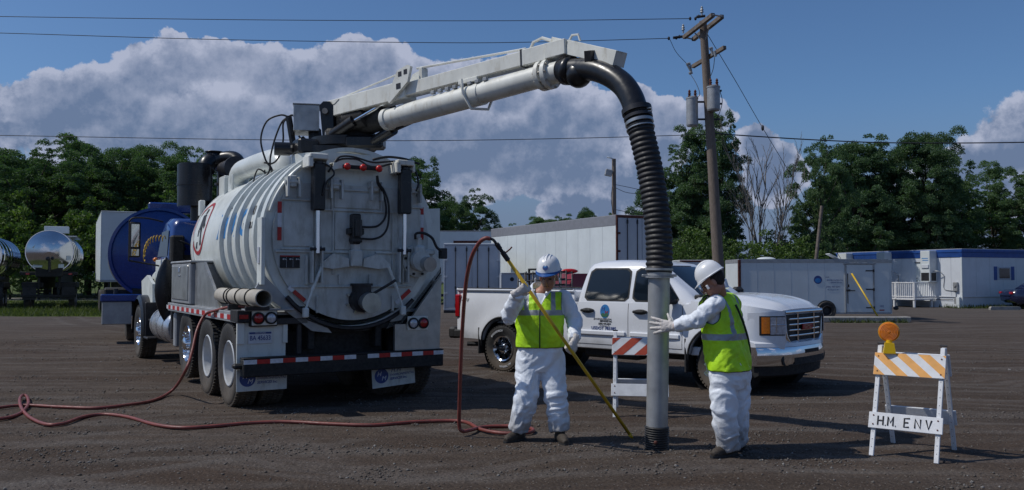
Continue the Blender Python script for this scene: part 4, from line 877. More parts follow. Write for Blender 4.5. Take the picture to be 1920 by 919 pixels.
bpz('stay_rod', 'boom white', lambda b: b.tube([(.1, -.02, .12), (1.50, -.02, .25)], .013, 6)); bpz('stay_rod', 'boom white', lambda b: b.tube([(1.7, -.02, .24), (BL-.55, .0, .12)], .014, 6)); bpz('stay_bracket', 'boom white', lambda b: b.box(1.76, 1.82, -.05, .05, .07, .23, .005))
bpz('lift_eye', 'boom white', lambda b: (b.tube([(BL-.5, 0, .08), (BL-.44, 0, .17), (BL-.32, 0, .19), (BL-.12, 0, .10)], .018, 6), b.tube([(BL+.04, 0, .08), (BL+.08, 0, .13), (BL+.16, 0, .12), (BL+.18, 0, .05)], .014, 6)))
bpz('conveyor_pipe', 'boom white', lambda b: (b.cyl((1.1, 0, -.30), (BL-.3, 0, -.225), .122, n=32), b.cyl((1.1, 0, -.30), (1.17, 0, -.298), .14, n=28)), 50)
bpz('sleeve_pipe', 'boom white', lambda b: b.cyl((1.4, 0, -.292), (2.75, 0, -.258), .132, n=32), 50)
for x in (2.55,): 
    if x < BL-.6: bpz('pipe_bracket', 'boom white', lambda b: (b.tube([(x, -.13, -.08), (x+.04, -.16, -.26), (x+.10, -.09, -.43), (x+.2, .09, -.43), (x+.24, .15, -.26), (x+.18, .12, -.08)], .018, 5), b.box(x-.1, x+.2, -.09, .09, -.12, -.07, .004)))
[bpz('roller', 'galvanised', lambda b: b.box(2.0+i*.12, 2.06+i*.12, -.10, -.06, -.15, -.11, .004)) for i in range(8)]
fl = bpz('pipe_flange', 'boom white', lambda b: (b.cyl((BL-.34, 0, -.226), (BL-.29, 0, -.225), .165, n=28), b.cyl((BL-.25, 0, -.225), (BL-.20, 0, -.224), .165, n=28), b.cyl((BL-.29, 0, -.225), (BL-.25, 0, -.225), .13, n=24), b.cyl((BL-.20, 0, -.224), (BL-.06, 0, -.222), .118, n=28)))
b = MB()
for i in range(10): a = R(36*i); b.cyl((BL-.355, .145*math.cos(a), -.225+.145*math.sin(a)), (BL-.185, .145*math.cos(a), -.225+.145*math.sin(a)), .013, n=6)
b.build('flange_bolts', 'pvc', fl)['kind'] = 'stuff'
# end box over the elbow, turned to the right
e1 = px(1064, 92, 8.85); 
def wb(name, m, fn, parent=truck, ang=35):
    b = MB(); fn(b); o = b.build(name, m, None, ang); o.data.transform(Tinv); o.parent = parent; return o
ed = (px(1154, 109, 8.35)-px(1066, 89, 8.85)); 
def endbox(b):
    d = ed.normalized(); s_ = d.cross(Vector((0, 0, 1))).normalized(); u_ = s_.cross(d); p0 = px(1066, 89, 8.85); M = Matrix.Identity(4)
    for i in range(3): M[i][0] = d[i]; M[i][1] = -s_[i]; M[i][2] = u_[i]; M[i][3] = p0[i]
    b.box(-.02, ed.length, -.012, .0, -.075, .075, .004, M); b.box(-.02, ed.length, .14, .152, -.075, .075, .004, M); b.box(0, ed.length, 0, .14, .063, .075, .002, M); b.box(-.3, .0, .0, .152, -.07, .07, .004, M); b.box(ed.length-.012, ed.length-.001, 0, .14, -.073, .063, .002, M)
wb('end_box', 'boom white', endbox)
wb('elbow_hanger', 'black paint', lambda b: b.tube([px(1106, 95, 8.56), px(1108, 130, 8.6)], .06, 4), ang=20)
ep = [px(1052, 132, 8.98), px(1085, 130, 8.8), px(1115, 131, 8.62), px(1143, 141, 8.46), px(1168, 159, 8.33), px(1184, 183, 8.24), px(1194, 212, 8.18)]
wb('elbow', 'black paint', lambda b: (b.tube(curve(ep, 6), .118, 28), b.tube([px(1060, 133, 8.95), px(1075, 133, 8.87)], .15, 24), b.ell(tuple(px(1085, 140, 8.8)), .14, .14, .14)), ang=180)
# ribbed suction hose
hp = curve([px(1194, 208, 8.2), px(1203, 250, 8.15), px(1219, 320, 8.1), px(1231, 400, 8.05), px(1236, 460, 8.02), px(1236, 512, 8.0)], 24)
def hosef(b):
    P = []; Rr = []; 
    tot = [0.]
    for i in range(1, len(hp)): tot.append(tot[-1]+(hp[i]-hp[i-1]).length)
    n = 300
    for k in range(n):
        s_ = tot[-1]*k/(n-1); i = max(j for j in range(len(tot)) if tot[j] <= s_+1e-9); i = min(i, len(hp)-2); f = (s_-tot[i])/(tot[i+1]-tot[i]); P.append(hp[i].lerp(hp[i+1], f)); 
        ph = (s_/.050) % 1; Rr.append(.116+.012*(math.sin(ph*2*math.pi)*.5+.5)**.6)
    b.tube(P, Rr, 28)
wb('suction_hose', 'hose rubber', hosef, ang=180)
def hoop(b, c, ax, r, w_, t=.012): F = frame(c, ax); b.lathe([(r-.02, -w_/2), (r+t, -w_/2), (r+t, w_/2), (r-.02, w_/2), (r-.02, -w_/2)], 32, F)
hax = (hp[10]-hp[0]).normalized()
wb('hose_coupling', 'dark steel', lambda b: (hoop(b, hp[0], hax, .135, .05), hoop(b, hp[8], hax, .128, .03))); wb('hose_clamp', 'steel', lambda b: (hoop(b, hp[14], hax, .126, .03), hoop(b, hp[20], hax, .126, .012), b.tube([px(1213, 203, 8.1), px(1222, 202, 8.08), px(1222, 208, 8.08), px(1212, 209, 8.08)], .008, 5)))
# grey suction tube standing on the ground
tb0 = Vector((1.345, 8.0, 0)); tbt = px(1236, 505, 8.0)
ax_ = (tbt-tb0); tube_o = empty('suction_tube', L(tb0)); tube_o.parent = truck
def wt(name, m, fn, ang=35): o = wb(name, m, fn, None, ang); o.data.transform(T(*L(tb0)).inverted()); o.parent = tube_o; return o
P_ = lambda t: tb0+ax_*t
wt('tube', 'galvanised', lambda b: b.cyl(P_(.11), P_(1), .100, n=40), 50)
wt('top_flange', 'galvanised', lambda b: (hoop(b, P_(.955), ax_, .105, .012, .03), hoop(b, P_(.975), ax_, .108, .04, .006), hoop(b, P_(1.0), ax_, .11, .02, .02))); wt('clamp_wing', 'steel', lambda b: (b.box(-.16, -.1, -.03, .03, -.012, .012, .004, T(*P_(.965))), b.box(.1, .16, -.03, .03, -.012, .012, .004, T(*P_(.965)))))
def foot(b):
    P = [P_(t) for t in np.linspace(.0, .125, 60)]; b.tube(P, [.104+.012*(math.sin(i*1.05)*.5+.5) for i in range(60)], 36)
wt('ribbed_foot', 'hose rubber', foot, 180); wt('foot_bolt', 'rust', lambda b: b.ell(tuple(P_(.045)+Vector((-.03, -.115, 0))), .018, .015, .018, 8, 6))
# turret: columns, control box, rams
def colp(b, off):
    for p in off: pass
def column(b, dx, y):
    P0 = [px(a_+dx, c_, y) for a_, c_ in ((599, 197), (606, 190), (617, 190), (624, 197), (626, 262), (606, 270))]; P1 = [p+Vector((.03, .06, 0)) for p in P0]
    b.rings([[tuple(p) for p in P0], [tuple(p) for p in P1]])
wb('boom_column', 'black paint', lambda b: column(b, 0, 11.3), ang=20); wb('boom_column', 'black paint', lambda b: column(b, 14, 11.75), ang=20)
wb('turntable', 'black paint', lambda b: b.cyl(px(642, 278, 11.6), px(642, 262, 11.6), .42, n=32))
wb('column_plate', 'steel', lambda b: b.ell(tuple(px(614, 252, 11.28)), .035, .012, .06, 12, 6))
wb('pivot_bolt', 'steel', lambda b: b.cyl(px(609, 208, 11.3), px(609, 208, 11.24), .04, n=8))
cb0 = px(575, 226, 11.75)
wb('control_box', 'steel', lambda b: b.box(-.17, .17, -.22, .22, -.18, .18, .008, T(*cb0) @ RZ(12))); wb('box_lid', 'galvanised', lambda b: b.box(-.18, .18, -.23, .23, .18, .195, .003, T(*cb0) @ RZ(12)))
wb('box_bracket', 'black matt', lambda b: (b.tube([px(590, 245, 11.7), px(592, 272, 11.6)], .09, 8), b.tube([px(566, 258, 11.7), px(580, 272, 11.7), px(600, 276, 11.6)], .03, 6), b.tube([px(540, 282, 11.7), px(600, 276, 11.6)], .07, 8)))
wb('boom_ram', 'black paint', lambda b: b.tube([px(624, 253, 11.3), px(664, 226, 11.1)], .075, 16)); wb('boom_ram_rod', 'chrome', lambda b: b.tube([px(660, 229, 11.1), px(724, 192, 10.75)], .022, 10))
wb('boom_ram', 'black paint', lambda b: b.tube([px(690, 272, 11.3), px(738, 243, 10.9)], .07, 14)); wb('boom_ram_rod', 'dark steel', lambda b: b.tube([px(735, 245, 10.9), px(808, 213, 10.4)], .028, 10)); wb('ram_foot', 'black paint', lambda b: b.box(-.28, .22, -.15, .15, -.07, .1, .03, T(*px(690, 270, 11.3)))); wb('ram_foot', 'black paint', lambda b: b.box(-.08, .08, -.08, .08, -.04, .05, .02, T(*px(802, 211, 10.4))))
wb('turret_body', 'black matt', lambda b: (b.box(-.34, .3, -.25, .25, -.14, .12, .04, T(*px(662, 262, 11.5))), b.tube(curve([px(640, 262, 11.5), px(665, 240, 11.5), px(700, 225, 11.2), px(730, 215, 10.95)], 5), .17, 18)), ang=50)
wb('flex_joint', 'hose rubber', lambda b: b.tube([px(655+i*1.6, 227-i*.45, 11.35-.01*i) for i in range(24)], [.15+.018*(i % 2) for i in range(24)], 16), ang=180)
wb('hose_elbow', 'galvanised', lambda b: b.tube(curve([px(643, 228, 11.4), px(638, 221, 11.4), px(645, 215, 11.4)], 4), .025, 8))
# hose post and looping hydraulic hoses
wb('hose_post', 'black paint', lambda b: b.tube([px(552, 285, 11.8), px(541, 218, 11.8)], .045, 8))
for k, pts in enumerate(([(541, 219), (525, 216), (500, 228), (489, 262), (498, 300), (510, 320), (495, 345), (480, 350)], [(541, 219), (528, 230), (515, 262), (507, 295), (505, 320), (490, 345)], [(541, 219), (531, 232), (531, 262), (525, 290), (512, 306), (495, 305)], [(541, 219), (548, 216), (556, 224), (562, 232)], [(560, 255), (572, 268), (585, 275), (600, 270)], [(612, 196), (620, 190), (632, 196), (660, 200)])):
    wb('hydraulic_hose', 'hose rubber', lambda b: b.tube(curve([px(x, y, 11.8) for x, y in pts], 6), .013, 6), ang=180)
for k in range(5):
    r3 = random.Random(k+20); pts = [(490+r3.uniform(-14, 24), 330+r3.uniform(-16, 18)) for _ in range(4)]
    wb('hydraulic_hose', 'hose rubber', lambda b: b.tube(curve([px(x, y, 12.1) for x, y in pts], 6), .011, 6), ang=180)
# ============================================================ PICKUP (local: X right, Y forward)
pk = empty('pickup_truck', (1.99, 13.83, 0), -131.2, 'white crew cab pickup truck parked behind the two workers', 'pickup truck')
def pp_(name, m, fn, parent=pk, ang=35, fixn=True):
    b = MB(); fn(b); return b.build(name, m, parent, ang, fixn=fixn)
RA, FA, WR = -2.0, 2.0, .385
def arch(y, ya, r): return math.sqrt(max(0, r*r-(y-ya)**2))
def belt(y): 
    if y < -.52: return 1.365
    if y < 1.55: return 1.20
    return 1.245-.11*((y-1.55)/1.2)**2.6
def halfw(y, z):
    w_ = .965
    w_ += .035*math.exp(-((math.hypot(y-RA, (z-WR)*1.0)-.50)/.16)**2)+.035*math.exp(-((math.hypot(y-FA, (z-WR)*1.0)-.50)/.16)**2)
    w_ -= .045*max(0, (z-.95)/.35)**2 + .03*max(0, (.62-z)/.2)
    if y > 2.3: w_ -= .34*((y-2.3)/.52)**2.4
    if y < -2.95: w_ -= .05*((-2.95-y)/.2)**2
    return w_
def side_grid(y0, y1, ylist=None, s=1):
    ys_ = []
    y = y0
    while y < y1-1e-6: ys_.append(y); y += .05
    ys_.append(y1)
    for ya in (RA, FA):
        for k in range(0, 21): 
            q = ya+.50*math.cos(math.pi*k/20)
            if y0 < q < y1: ys_.append(q)
    ys_ = sorted(set(round(q, 4) for q in ys_)); K = 14; cols = []
    for y in ys_:
        zl = .50 if y < 2.3 else .64
        if y < -2.5: zl = .52
        for ya in (RA, FA):
            if abs(y-ya) <= .5: zl = max(zl, WR+arch(y, ya, .50)+.03)
        zt = belt(y); cols.append([(s*halfw(y, zl+(zt-zl)*k/K), y, zl+(zt-zl)*k/K) for k in range(K+1)])
    return ys_, cols
def add_cols(b, cols, mi=0):
    n = len(cols[0]); vs = [p for c in cols for p in c]; b.add(vs, [(i*n+j, (i+1)*n+j, (i+1)*n+j+1, i*n+j+1) for i in range(len(cols)-1) for j in range(n-1)], mi=mi)
def rim_in(b, cols, depth=.28):
    lo = [c[0] for c in cols]; ins = [(p[0]-math.copysign(depth, p[0]), p[1], p[2]) for p in lo]; add_cols(b, [[a, c] for a, c in zip(lo, ins)])
def bodyshell(b):
    for s in (1, -1):
        _, cols = side_grid(-.5, 2.78, s=s); add_cols(b, cols); rim_in(b, cols)
    # hood: crowned grid from windscreen base to the nose
    ysl = np.linspace(1.45, 2.80, 22); rows = []
    for y in ysl:
        hw = halfw(y, belt(y)); zb = belt(y); crown = .11-.06*max(0, (y-2.2)/.6)**2; row = []
        for t in np.linspace(-1, 1, 33):
            z = zb+crown*(1-abs(t)**3.5)+.018*math.exp(-((abs(t)-.62)/.09)**2)*(1 if y < 2.7 else .5)
            if y > 2.68: z -= .05*((y-2.68)/.12)**2
            row.append((hw*t, y, z))
        rows.append(row)
    add_cols(b, rows)
    # floor and inner panels
    b.box(-.9, .9, -.5, 2.6, .48, .60, .01)
body = pp_('body', 'car white', bodyshell, ang=42)
def bedf(b):
    for s in (1, -1):
        _, cols = side_grid(-3.12, -.53, s=s); add_cols(b, cols); rim_in(b, cols)
        b.tube([(s*.92, -3.12, 1.365), (s*.92, -.53, 1.365)], .028, 8)
        b.box(s*.80, s*.84, -3.05, -.55, .8, 1.35)
    b.box(-.92, .92, -3.14, -3.09, .58, 1.37, .015); b.box(-.9, .9, -.60, -.54, .6, 1.36, .01); b.box(-.82, .82, -3.1, -.55, .80, .84)
bed = pp_('cargo_bed', 'car white', bedf, ang=42)
[pp_('bed_rail', 'black matt', lambda b: b.box(s*.87, s*.945, -3.1, -.55, 1.385, 1.40, .005), bed) for s in (1, -1)]
[pp_('wheel_housing', 'black matt', lambda b: b.lathe([(.49, -.02), (.49, .24), (.3, .245), (.0, .245)], 28, T(s*.90, y, WR) @ RY(-90*s))) for s in (1, -1) for y in (RA, FA)]
[pp_('arch_trim', 'black matt', lambda b: b.tube([(s*(halfw(ya+.5*math.cos(R(a)), WR+.5*math.sin(R(a)))-.004), ya+.5*math.cos(R(a)), WR+.025+.5*math.sin(R(a))) for a in range(0, 181, 9)], .016, 5)) for s in (1, -1) for ya in (RA, FA)]
# greenhouse
def ring(z, yf, yr, hw, n=8):
    P = []; 
    def corner(cx, cy, r, a0): return [(cx+r*math.cos(R(a0+90*k/n)), cy+r*math.sin(R(a0+90*k/n)), z) for k in range(n+1)]
    rf, rr = .16, .10
    P += corner(hw-rf, yf-rf*1.6, rf, 0); P = [(x, yf-rf*1.6+(y-(yf-rf*1.6))*1.6, z) for x, y, _ in P]
    Q = [(-x, y, z) for x, y, _ in P][::-1]; P += Q
    B = [(x, y, z) for x, y, _ in corner(-(hw-rr), yr+rr, rr, 180)]+[(x, y, z) for x, y, _ in corner(hw-rr, yr+rr, rr, 270)]
    return P+B
GH = [(1.17, 1.62, -.50, .925), (1.22, 1.60, -.50, .915), (1.40, 1.36, -.47, .865), (1.58, 1.10, -.43, .81), (1.72, .90, -.39, .765), (1.79, .76, -.34, .72), (1.835, .55, -.22, .62), (1.855, .3, -.05, .42), (1.86, .2, .1, .15)]
roof = pp_('cab', 'car white', lambda b: b.rings([ring(*g) for g in GH]), ang=50)
def ghw(z): return float(np.interp(z, [g[0] for g in GH], [g[3] for g in GH]))
def win(y0b, y1b, y0t, y1t, z0=1.245, z1=1.70, s=1, off=.006, grow=0.):
    def f(b):
        n = 10; m = 8; rows = []
        for i in range(n+1):
            t = i/n; z = z0-grow+(z1-z0+2*grow)*t; a = y0b-grow+(y0t-y0b)*t; c = y1b+grow+(y1t-y1b)*t; rc = .07
            e = max(0, (rc/(z1-z0)-t)/(rc/(z1-z0))) if t < .5 else max(0, (t-1+rc/(z1-z0))/(rc/(z1-z0))); ins = rc*(1-math.sqrt(max(0, 1-e*e)))
            rows.append([(s*(ghw(z)+off), a+ins+(c-a-2*ins)*j/m, z) for j in range(m+1)])
        add_cols(b, rows)
    return f
for s in (1, -1):
    pp_('window_seal', 'black matt', win(-.33, .46, -.27, .44, s=s, off=.004, grow=.025), roof); pp_('side_window', 'dark glass', win(-.33, .46, -.27, .44, s=s, off=.008), roof)
    pp_('window_seal', 'black matt', win(.56, 1.36, .56, .92, s=s, off=.004, grow=.025), roof); pp_('side_window', 'dark glass', win(.56, 1.36, .56, .92, s=s, off=.008), roof)
def screen(off, g=0., front=True):
    def f(b):
        rows = []
        for i in range(9):
            z = (1.24-g)+(.50+2*g)*i/8
            hw = ghw(z)-.10+g; yf = float(np.interp(z, [q[0] for q in GH], [q[1] for q in GH])) if front else float(np.interp(z, [q[0] for q in GH], [q[2] for q in GH]))
            row = []
            for j in range(13):
                t = -1+2*j/12; x = hw*t; row.append((x, yf+off-(.10*abs(t)**3 if front else 0), z+off*.6) if front else (x*.85, yf-off, z))
            rows.append(row)
        add_cols(b, rows)
    return f
pp_('windscreen_seal', 'black matt', screen(.008, .02), roof); pp_('windscreen', 'dark glass', screen(.016), roof); pp_('rear_window', 'dark glass', screen(.012, 0, False), roof)
pp_('wiper', 'black matt', lambda b: b.tube([(.55, 1.57, 1.28), (.1, 1.55, 1.33)], .010, 5)); pp_('wiper', 'black matt', lambda b: b.tube([(-.1, 1.6, 1.28), (-.6, 1.53, 1.33)], .010, 5))
pp_('cowl', 'black matt', lambda b: b.box(-.78, .78, 1.50, 1.62, 1.23, 1.335, .02))
# doors, handles, mouldings, mirrors (both sides)
def door_seam(b, ys_, s):
    for y in ys_: b.tube([(s*(halfw(y, z)+.001), y, z) for z in np.linspace(.56, 1.19, 10)], .004, 4)
for s in (1, -1):
    pp_('door_seam', 'black matt', lambda b: (door_seam(b, (-.46, .50, 1.42), s), b.tube([(s*(halfw(y, .56)+.001), y, .56) for y in np.linspace(-.46, 1.42, 20)], .004, 4)), body)
    for y0 in (-.36, .60):
        pp_('door_handle', 'black matt', lambda b: (b.tube([(s*(halfw(y0, 1.07)+.005), y0, 1.07), (s*(halfw(y0, 1.07)+.045), y0+.05, 1.075), (s*(halfw(y0, 1.07)+.045), y0+.19, 1.075), (s*(halfw(y0, 1.07)+.005), y0+.23, 1.07)], .022, 8), b.ell((s*(halfw(y0, 1.07)), y0+.115, 1.07), .012, .12, .04, 16, 8)), body)
    for y0, y1 in ((-.42, .46), (.54, 1.38)): pp_('side_moulding', 'car white', lambda b: b.box(s*.955, s*.995, y0, y1, .70, .77, .012), body)
    mm = pp_('side_mirror', 'black matt', lambda b: (b.box(s*1.02, s*1.25, 1.16, 1.30, 1.17, 1.43, .045), b.tube([(s*.9, 1.28, 1.23), (s*1.06, 1.24, 1.24)], .04, 8)), body)
    pp_('mirror_glass', 'mirror', lambda b: b.box(s*1.05, s*1.22, 1.152, 1.159, 1.19, 1.40, .002), mm)
    if s > 0:
        g = wallM((.985, -.02, .99), (1, 0, .06))
pp_('fuel_cap_seam', 'black matt', lambda b: b.tube([(.99, -1.25+.09*math.cos(t), 1.12+.09*math.sin(t)) for t in np.linspace(0, 6.28, 20)], .003, 4), bed)
# front: grille, lamps, bumper
def front_x(x): return min(2.785, 2.3+.52*(max(.0, .966-abs(x))/.34)**(1/2.4)+.004)
def fascia(b):
    rows = []
    for x in np.linspace(-.96, .96, 41): rows.append([(x, front_x(x)+.01, z) for z in np.linspace(.60, belt(2.75)+.02-.05*(abs(x)/.95)**3, 10)])
    add_cols(b, rows)
pp_('front_panel', 'car white', fascia, body)
gr = pp_('grille', 'black matt', lambda b: b.prism([(-.60, 1.08), (.60, 1.08), (.56, .78), (.46, .69), (-.46, .69), (-.56, .78)], 0, .03, M=Matrix(((1,0,0,0),(0,0,1,2.775),(0,1,0,0),(0,0,0,1)))))
def gframe(b):
    P = [(-.63, 1.11), (.63, 1.11), (.59, .77), (.47, .66), (-.47, .66), (-.59, .77)]
    b.tube([(x, 2.81-.03*(abs(x)/.6)**2, z) for x, z in P], .032, 8, closed=True)
pp_('grille_surround', 'chrome', gframe, gr, 60)
for z in (.79, .865, .94, 1.015): pp_('grille_bar', 'chrome', lambda b: b.tube([(x, 2.825-.04*(abs(x)/.6)**2, z) for x in np.linspace(-.57, .57, 13)], .013, 6), gr, 60)
for x in (-.28, .28): pp_('grille_bar', 'chrome', lambda b: b.tube([(x, 2.82, .69), (x, 2.82, 1.10)], .012, 6), gr, 60)
em = pp_('badge', 'ink red', lambda b: b.box(-.17, .17, 2.835, 2.85, .865, .945, .003), gr); text('lettering', 'GMC', .085, 'chrome', em, wallM((0, 2.852, .903), (0, 1, 0)), align='CENTER', sx=1.4, bold=.004)
def lampf(s, x0, x1, z0, z1, off):
    def f(b): add_cols(b, [[(s*x, front_x(x)+.012+off, z) for z in np.linspace(z0, z1, 7)] for x in np.linspace(x0, x1, 9)]); 
    return f
for s in (1, -1):
    hl_ = pp_('headlamp', 'clear lens', lampf(s, .66, .835, .82, 1.05, .012), body)
    pp_('turn_signal', 'amber lens', lampf(s, .84, .905, .83, 1.05, .013), hl_); pp_('headlamp_surround', 'black matt', lampf(s, .645, .915, .805, 1.065, .004), hl_)
    pp_('reflector', 'chrome', lambda b: (b.tube([(s*x, front_x(x)+.03, .945) for x in (.67, .75, .83)], .008, 6), b.tube([(s*.78, front_x(.78)+.03, .84), (s*.78, front_x(.78)+.03, 1.05)], .008, 6)), hl_)
def bumperf(b):
    secs = []
    for x in np.linspace(-1.0, 1.0, 33):
        y = 2.90-.34*(abs(x))**3.2; secs.append([(x, y-.12, .40), (x, y-.02, .40), (x, y, .45), (x, y+.005, .58), (x, y-.02, .645), (x, y-.12, .655)])
    b.rings(secs)
bf = pp_('front_bumper', 'chrome', bumperf, ang=40)
pp_('bumper_cover', 'car white', lambda b: b.rings([[(x, 2.90-.34*abs(x)**3.2-.14, .648), (x, 2.90-.34*abs(x)**3.2-.015, .650), (x, 2.90-.34*abs(x)**3.2-.03, .70), (x, 2.90-.34*abs(x)**3.2-.14, .74)] for x in np.linspace(-1, 1, 33)]), bf)
pp_('air_dam', 'black matt', lambda b: b.rings([[(x, 2.78-.34*abs(x)**3.2, .24), (x, 2.84-.34*abs(x)**3.2, .27), (x, 2.86-.34*abs(x)**3.2, .41), (x, 2.70-.34*abs(x)**3.2, .41)] for x in np.linspace(-.95, .95, 21)]), bf)
pp_('bumper_opening', 'black matt', lambda b: b.rings([[(x, 2.88-.34*abs(x)**3.2, .41), (x, 2.906-.34*abs(x)**3.2, .41), (x, 2.906-.34*abs(x)**3.2, .50), (x, 2.88-.34*abs(x)**3.2, .50)] for x in np.linspace(-.5, .5, 13)]), bf); pp_('bumper_opening', 'black matt', lambda b: b.box(-.22, .22, 2.88, 2.914, .55, .60, .005), bf)
for s in (1, -1): pp_('dark_recess_disc', 'black matt', lambda b: b.cyl((s*.66, 2.70, .47), (s*.66, 2.80, .47), .07, n=20), bf)  # flush black disc standing in for the dark of a round bumper recess
# rear
for s in (1, -1): pp_('tail_lamp', 'red lens', lambda b: (b.box(s*.86, s*.972, -3.15, -3.02, .88, 1.28, .02)), bed)
pp_('rear_bumper', 'black matt', lambda b: (b.box(-.98, .98, -3.32, -3.12, .50, .70, .04), b.box(-.98, -.9, -3.2, -2.95, .52, .66, .02), b.box(.9, .98, -3.2, -2.95, .52, .66, .02)))
pp_('tow_hitch', 'black matt', lambda b: b.box(-.05, .05, -3.45, -3.2, .42, .5, .01))
pp_('underbody', 'black matt', lambda b: (b.box(-.5, .5, -3.0, 2.6, .36, .52, .02), b.cyl((-.8, RA, WR), (.8, RA, WR), .06), b.cyl((-.8, FA, WR), (.8, FA, WR), .06), b.box(.55, .85, -.4, .6, .34, .5, .04), b.tube([(.6, -1.2, .42), (.8, -2.6, .42), (.95, -2.85, .42)], .04, 8)))
for s in (1, -1): pp_('mud_flap', 'rubber', lambda b: (b.box(s*.70, s*.99, RA-.56, RA-.53, .27, .72, .005),)); pp_('front_mud_flap', 'rubber', lambda b: b.box(s*.72, s*.99, FA-.54, FA-.51, .24, .72, .005))
# wheels
PT = tyre_mb(WR, .25, .215, True, 44).mesh('tyre', 40)
b = MB(); b.lathe([(.222, .10), (.21, .125), (.19, .11), (.185, .02), (.17, .0)], 40)
for i in range(8):
    a = i*math.pi/4; M = Matrix.Rotation(a, 4, 'Z'); b.prism([(.055, -.042), (.13, -.026), (.185, -.044), (.19, .044), (.13, .026), (.055, .042)], .045, .085, M=M)
b.lathe([(.06, .04), (.085, .07), (.07, .095), (.062, .13), (.03, .14), (0, .14)], 24); PR = b.mesh('rim', 35)
b = MB(); b.lathe([(.19, -.02), (.0, -.02)], 28); PB = b.mesh('brake'); 
b = MB(); [b.ell((.085*math.cos(i*math.pi/4+.39), .085*math.sin(i*math.pi/4+.39), .095), .012, .012, .014, 6, 4) for i in range(8)]; PN = b.mesh('nuts')
for y in (RA, FA):
    for s in (1, -1):
        e = empty('wheel', (s*.86, y, WR)); e.parent = pk
        for nm, me, m in (('tyre', PT, 'tyre'), ('rim', PR, 'chrome'), ('brake_disc', PB, 'dark steel'), ('lug_nuts', PN, 'chrome')):
            o = link(nm, me, m, e); o.matrix_local = RZ(-14 if y == FA else 0) @ Matrix.Rotation(R(90*s), 4, 'Y')
            if nm == 'lug_nuts': o['kind'] = 'stuff'
# raised white letters on the tyre side
def curved_text(s_, size, rad, a_c, parent, m):
    o = text('tyre_lettering', s_, size, m, parent, Matrix.Identity(4), align='CENTER', bold=.001)
    for v in o.data.vertices:
        a = a_c-v.co.x/rad; rr = rad+v.co.y; v.co = Vector((.862+.132+v.co.z, RA+rr*math.cos(a), WR+rr*math.sin(a)))
    return o
curved_text('BFGOODRICH', .045, .30, R(115), pk, 'ink white'); curved_text('ALL TERRAIN', .045, .30, R(-75), pk, 'ink white')
# door print on the right (camera) side
def sidetext(name, s_, size, m, y, z, **k):
    xx = halfw(y, z)+.004; o = text(name, s_, size, m, body, Matrix.Identity(4), align='CENTER', **k)
    for v in o.data.vertices:
        yy = y+v.co.x; zz = z+v.co.y; v.co = Vector((halfw(yy, zz)+.004+v.co.z, yy, zz))
    return o
def disc_logo(y, z, r, col, parent):
    def f(b):
        vs = [(halfw(y+r*.82*math.cos(a), z+r*math.sin(a))+.003, y+r*.82*math.cos(a), z+r*math.sin(a)) for a in np.linspace(0, 2*math.pi, 33)[:-1]]; b.add(vs, [tuple(range(32))])
    return pp_('round_logo', col, f, parent)
lg = disc_logo(.08, 1.065, .105, 'ink lightblue', body); 
def hills(b):
    vs = [(halfw(.08+u, 1.065+v_)+.005, .08+u, 1.065+v_) for u, v_ in ((-.07, -.05), (-.03, -.02), (0, -.045), (.04, -.015), (.07, -.05), (.05, -.085), (-.05, -.085))]; b.add(vs, [tuple(range(7))])
pp_('logo_hills', 'field logo', hills, lg)
sidetext('lettering', 'H', .085, 'ink blue', .045, 1.10, shear=.2, bold=.002); sidetext('lettering', 'M', .085, 'ink red', .105, 1.04, shear=.2, bold=.002)
sidetext('lettering', 'ENVIRONMENTAL', .036, 'ink black', .04, .945, shear=.2, sx=1.15, bold=.001); sidetext('lettering', 'SERVICES Inc.', .036, 'ink black', .10, .915, shear=.2, bold=.001, sx=1.1); sidetext('lettering', '(586) 469-6841', .034, 'ink black', .08, .875, bold=.001, sx=1.1); sidetext('lettering', 'Mt. Clemens, MI', .024, 'ink black', .08, .845, bold=.001, sx=1.1)
sidetext('lettering', 'USDOT 783385', .066, 'ink blue', .06, .805, bold=.001, sx=1.05); sidetext('badge_lettering', '4X4', .085, 'galvanised', -2.92, 1.18, shear=.35, bold=.002, sx=1.2)
sidetext('badge_lettering', '2500 HD', .045, 'ink black', 1.20, .83, bold=.002, sx=1.2)
# ============================================================ PEOPLE
def remesh(mb, vox, smooth=4, fac=.5):
    me = mb.mesh('tmp', 180, False); o = bpy.data.objects.new('tmp', me); C.objects.link(o)
    m = o.modifiers.new('r', 'REMESH'); m.mode = 'VOXEL'; m.voxel_size = vox
    if smooth: q = o.modifiers.new('s', 'SMOOTH'); q.iterations = smooth; q.factor = fac
    dg = bpy.context.evaluated_depsgraph_get(); dg.update()
    r = bpy.data.meshes.new_from_object(o.evaluated_get(dg)); bpy.data.objects.remove(o); return r
def wrinkle(me, amp, sc=(7, 7, 13), fn=None, seed=0):
    me.update(); nv = len(me.vertices); co = np.empty(nv*3); no = np.empty(nv*3); me.vertices.foreach_get('co', co); me.vertex_normals.foreach_get('vector', no); co = co.reshape(-1, 3); no = no.reshape(-1, 3); out = co.copy()
    for i in range(nv):
        p = Vector(co[i]); q = Vector((p.x*sc[0], p.y*sc[1], p.z*sc[2]+seed)); w_ = mnoise.noise_vector(Vector((p.x*3.1, p.y*3.1, p.z*3.1+seed)))*1.5
        q = q+w_*1.3; a = mnoise.noise(q*.8)
        f1 = mnoise.voronoi(q*1.05)[0]; f2 = mnoise.voronoi(q*2.3+Vector((3, 1, 4)))[0]; v = f1[0]*.95+f2[0]*.42-max(0, .12-abs(a))*1.6; k = fn(p) if fn else 1.
        out[i] = co[i]+no[i]*(v-.62)*amp*k
    me.vertices.foreach_set('co', out.ravel()); me.update()
def smoothshade(me): me.polygons.foreach_set('use_smooth', [True]*len(me.polygons)); me.update()
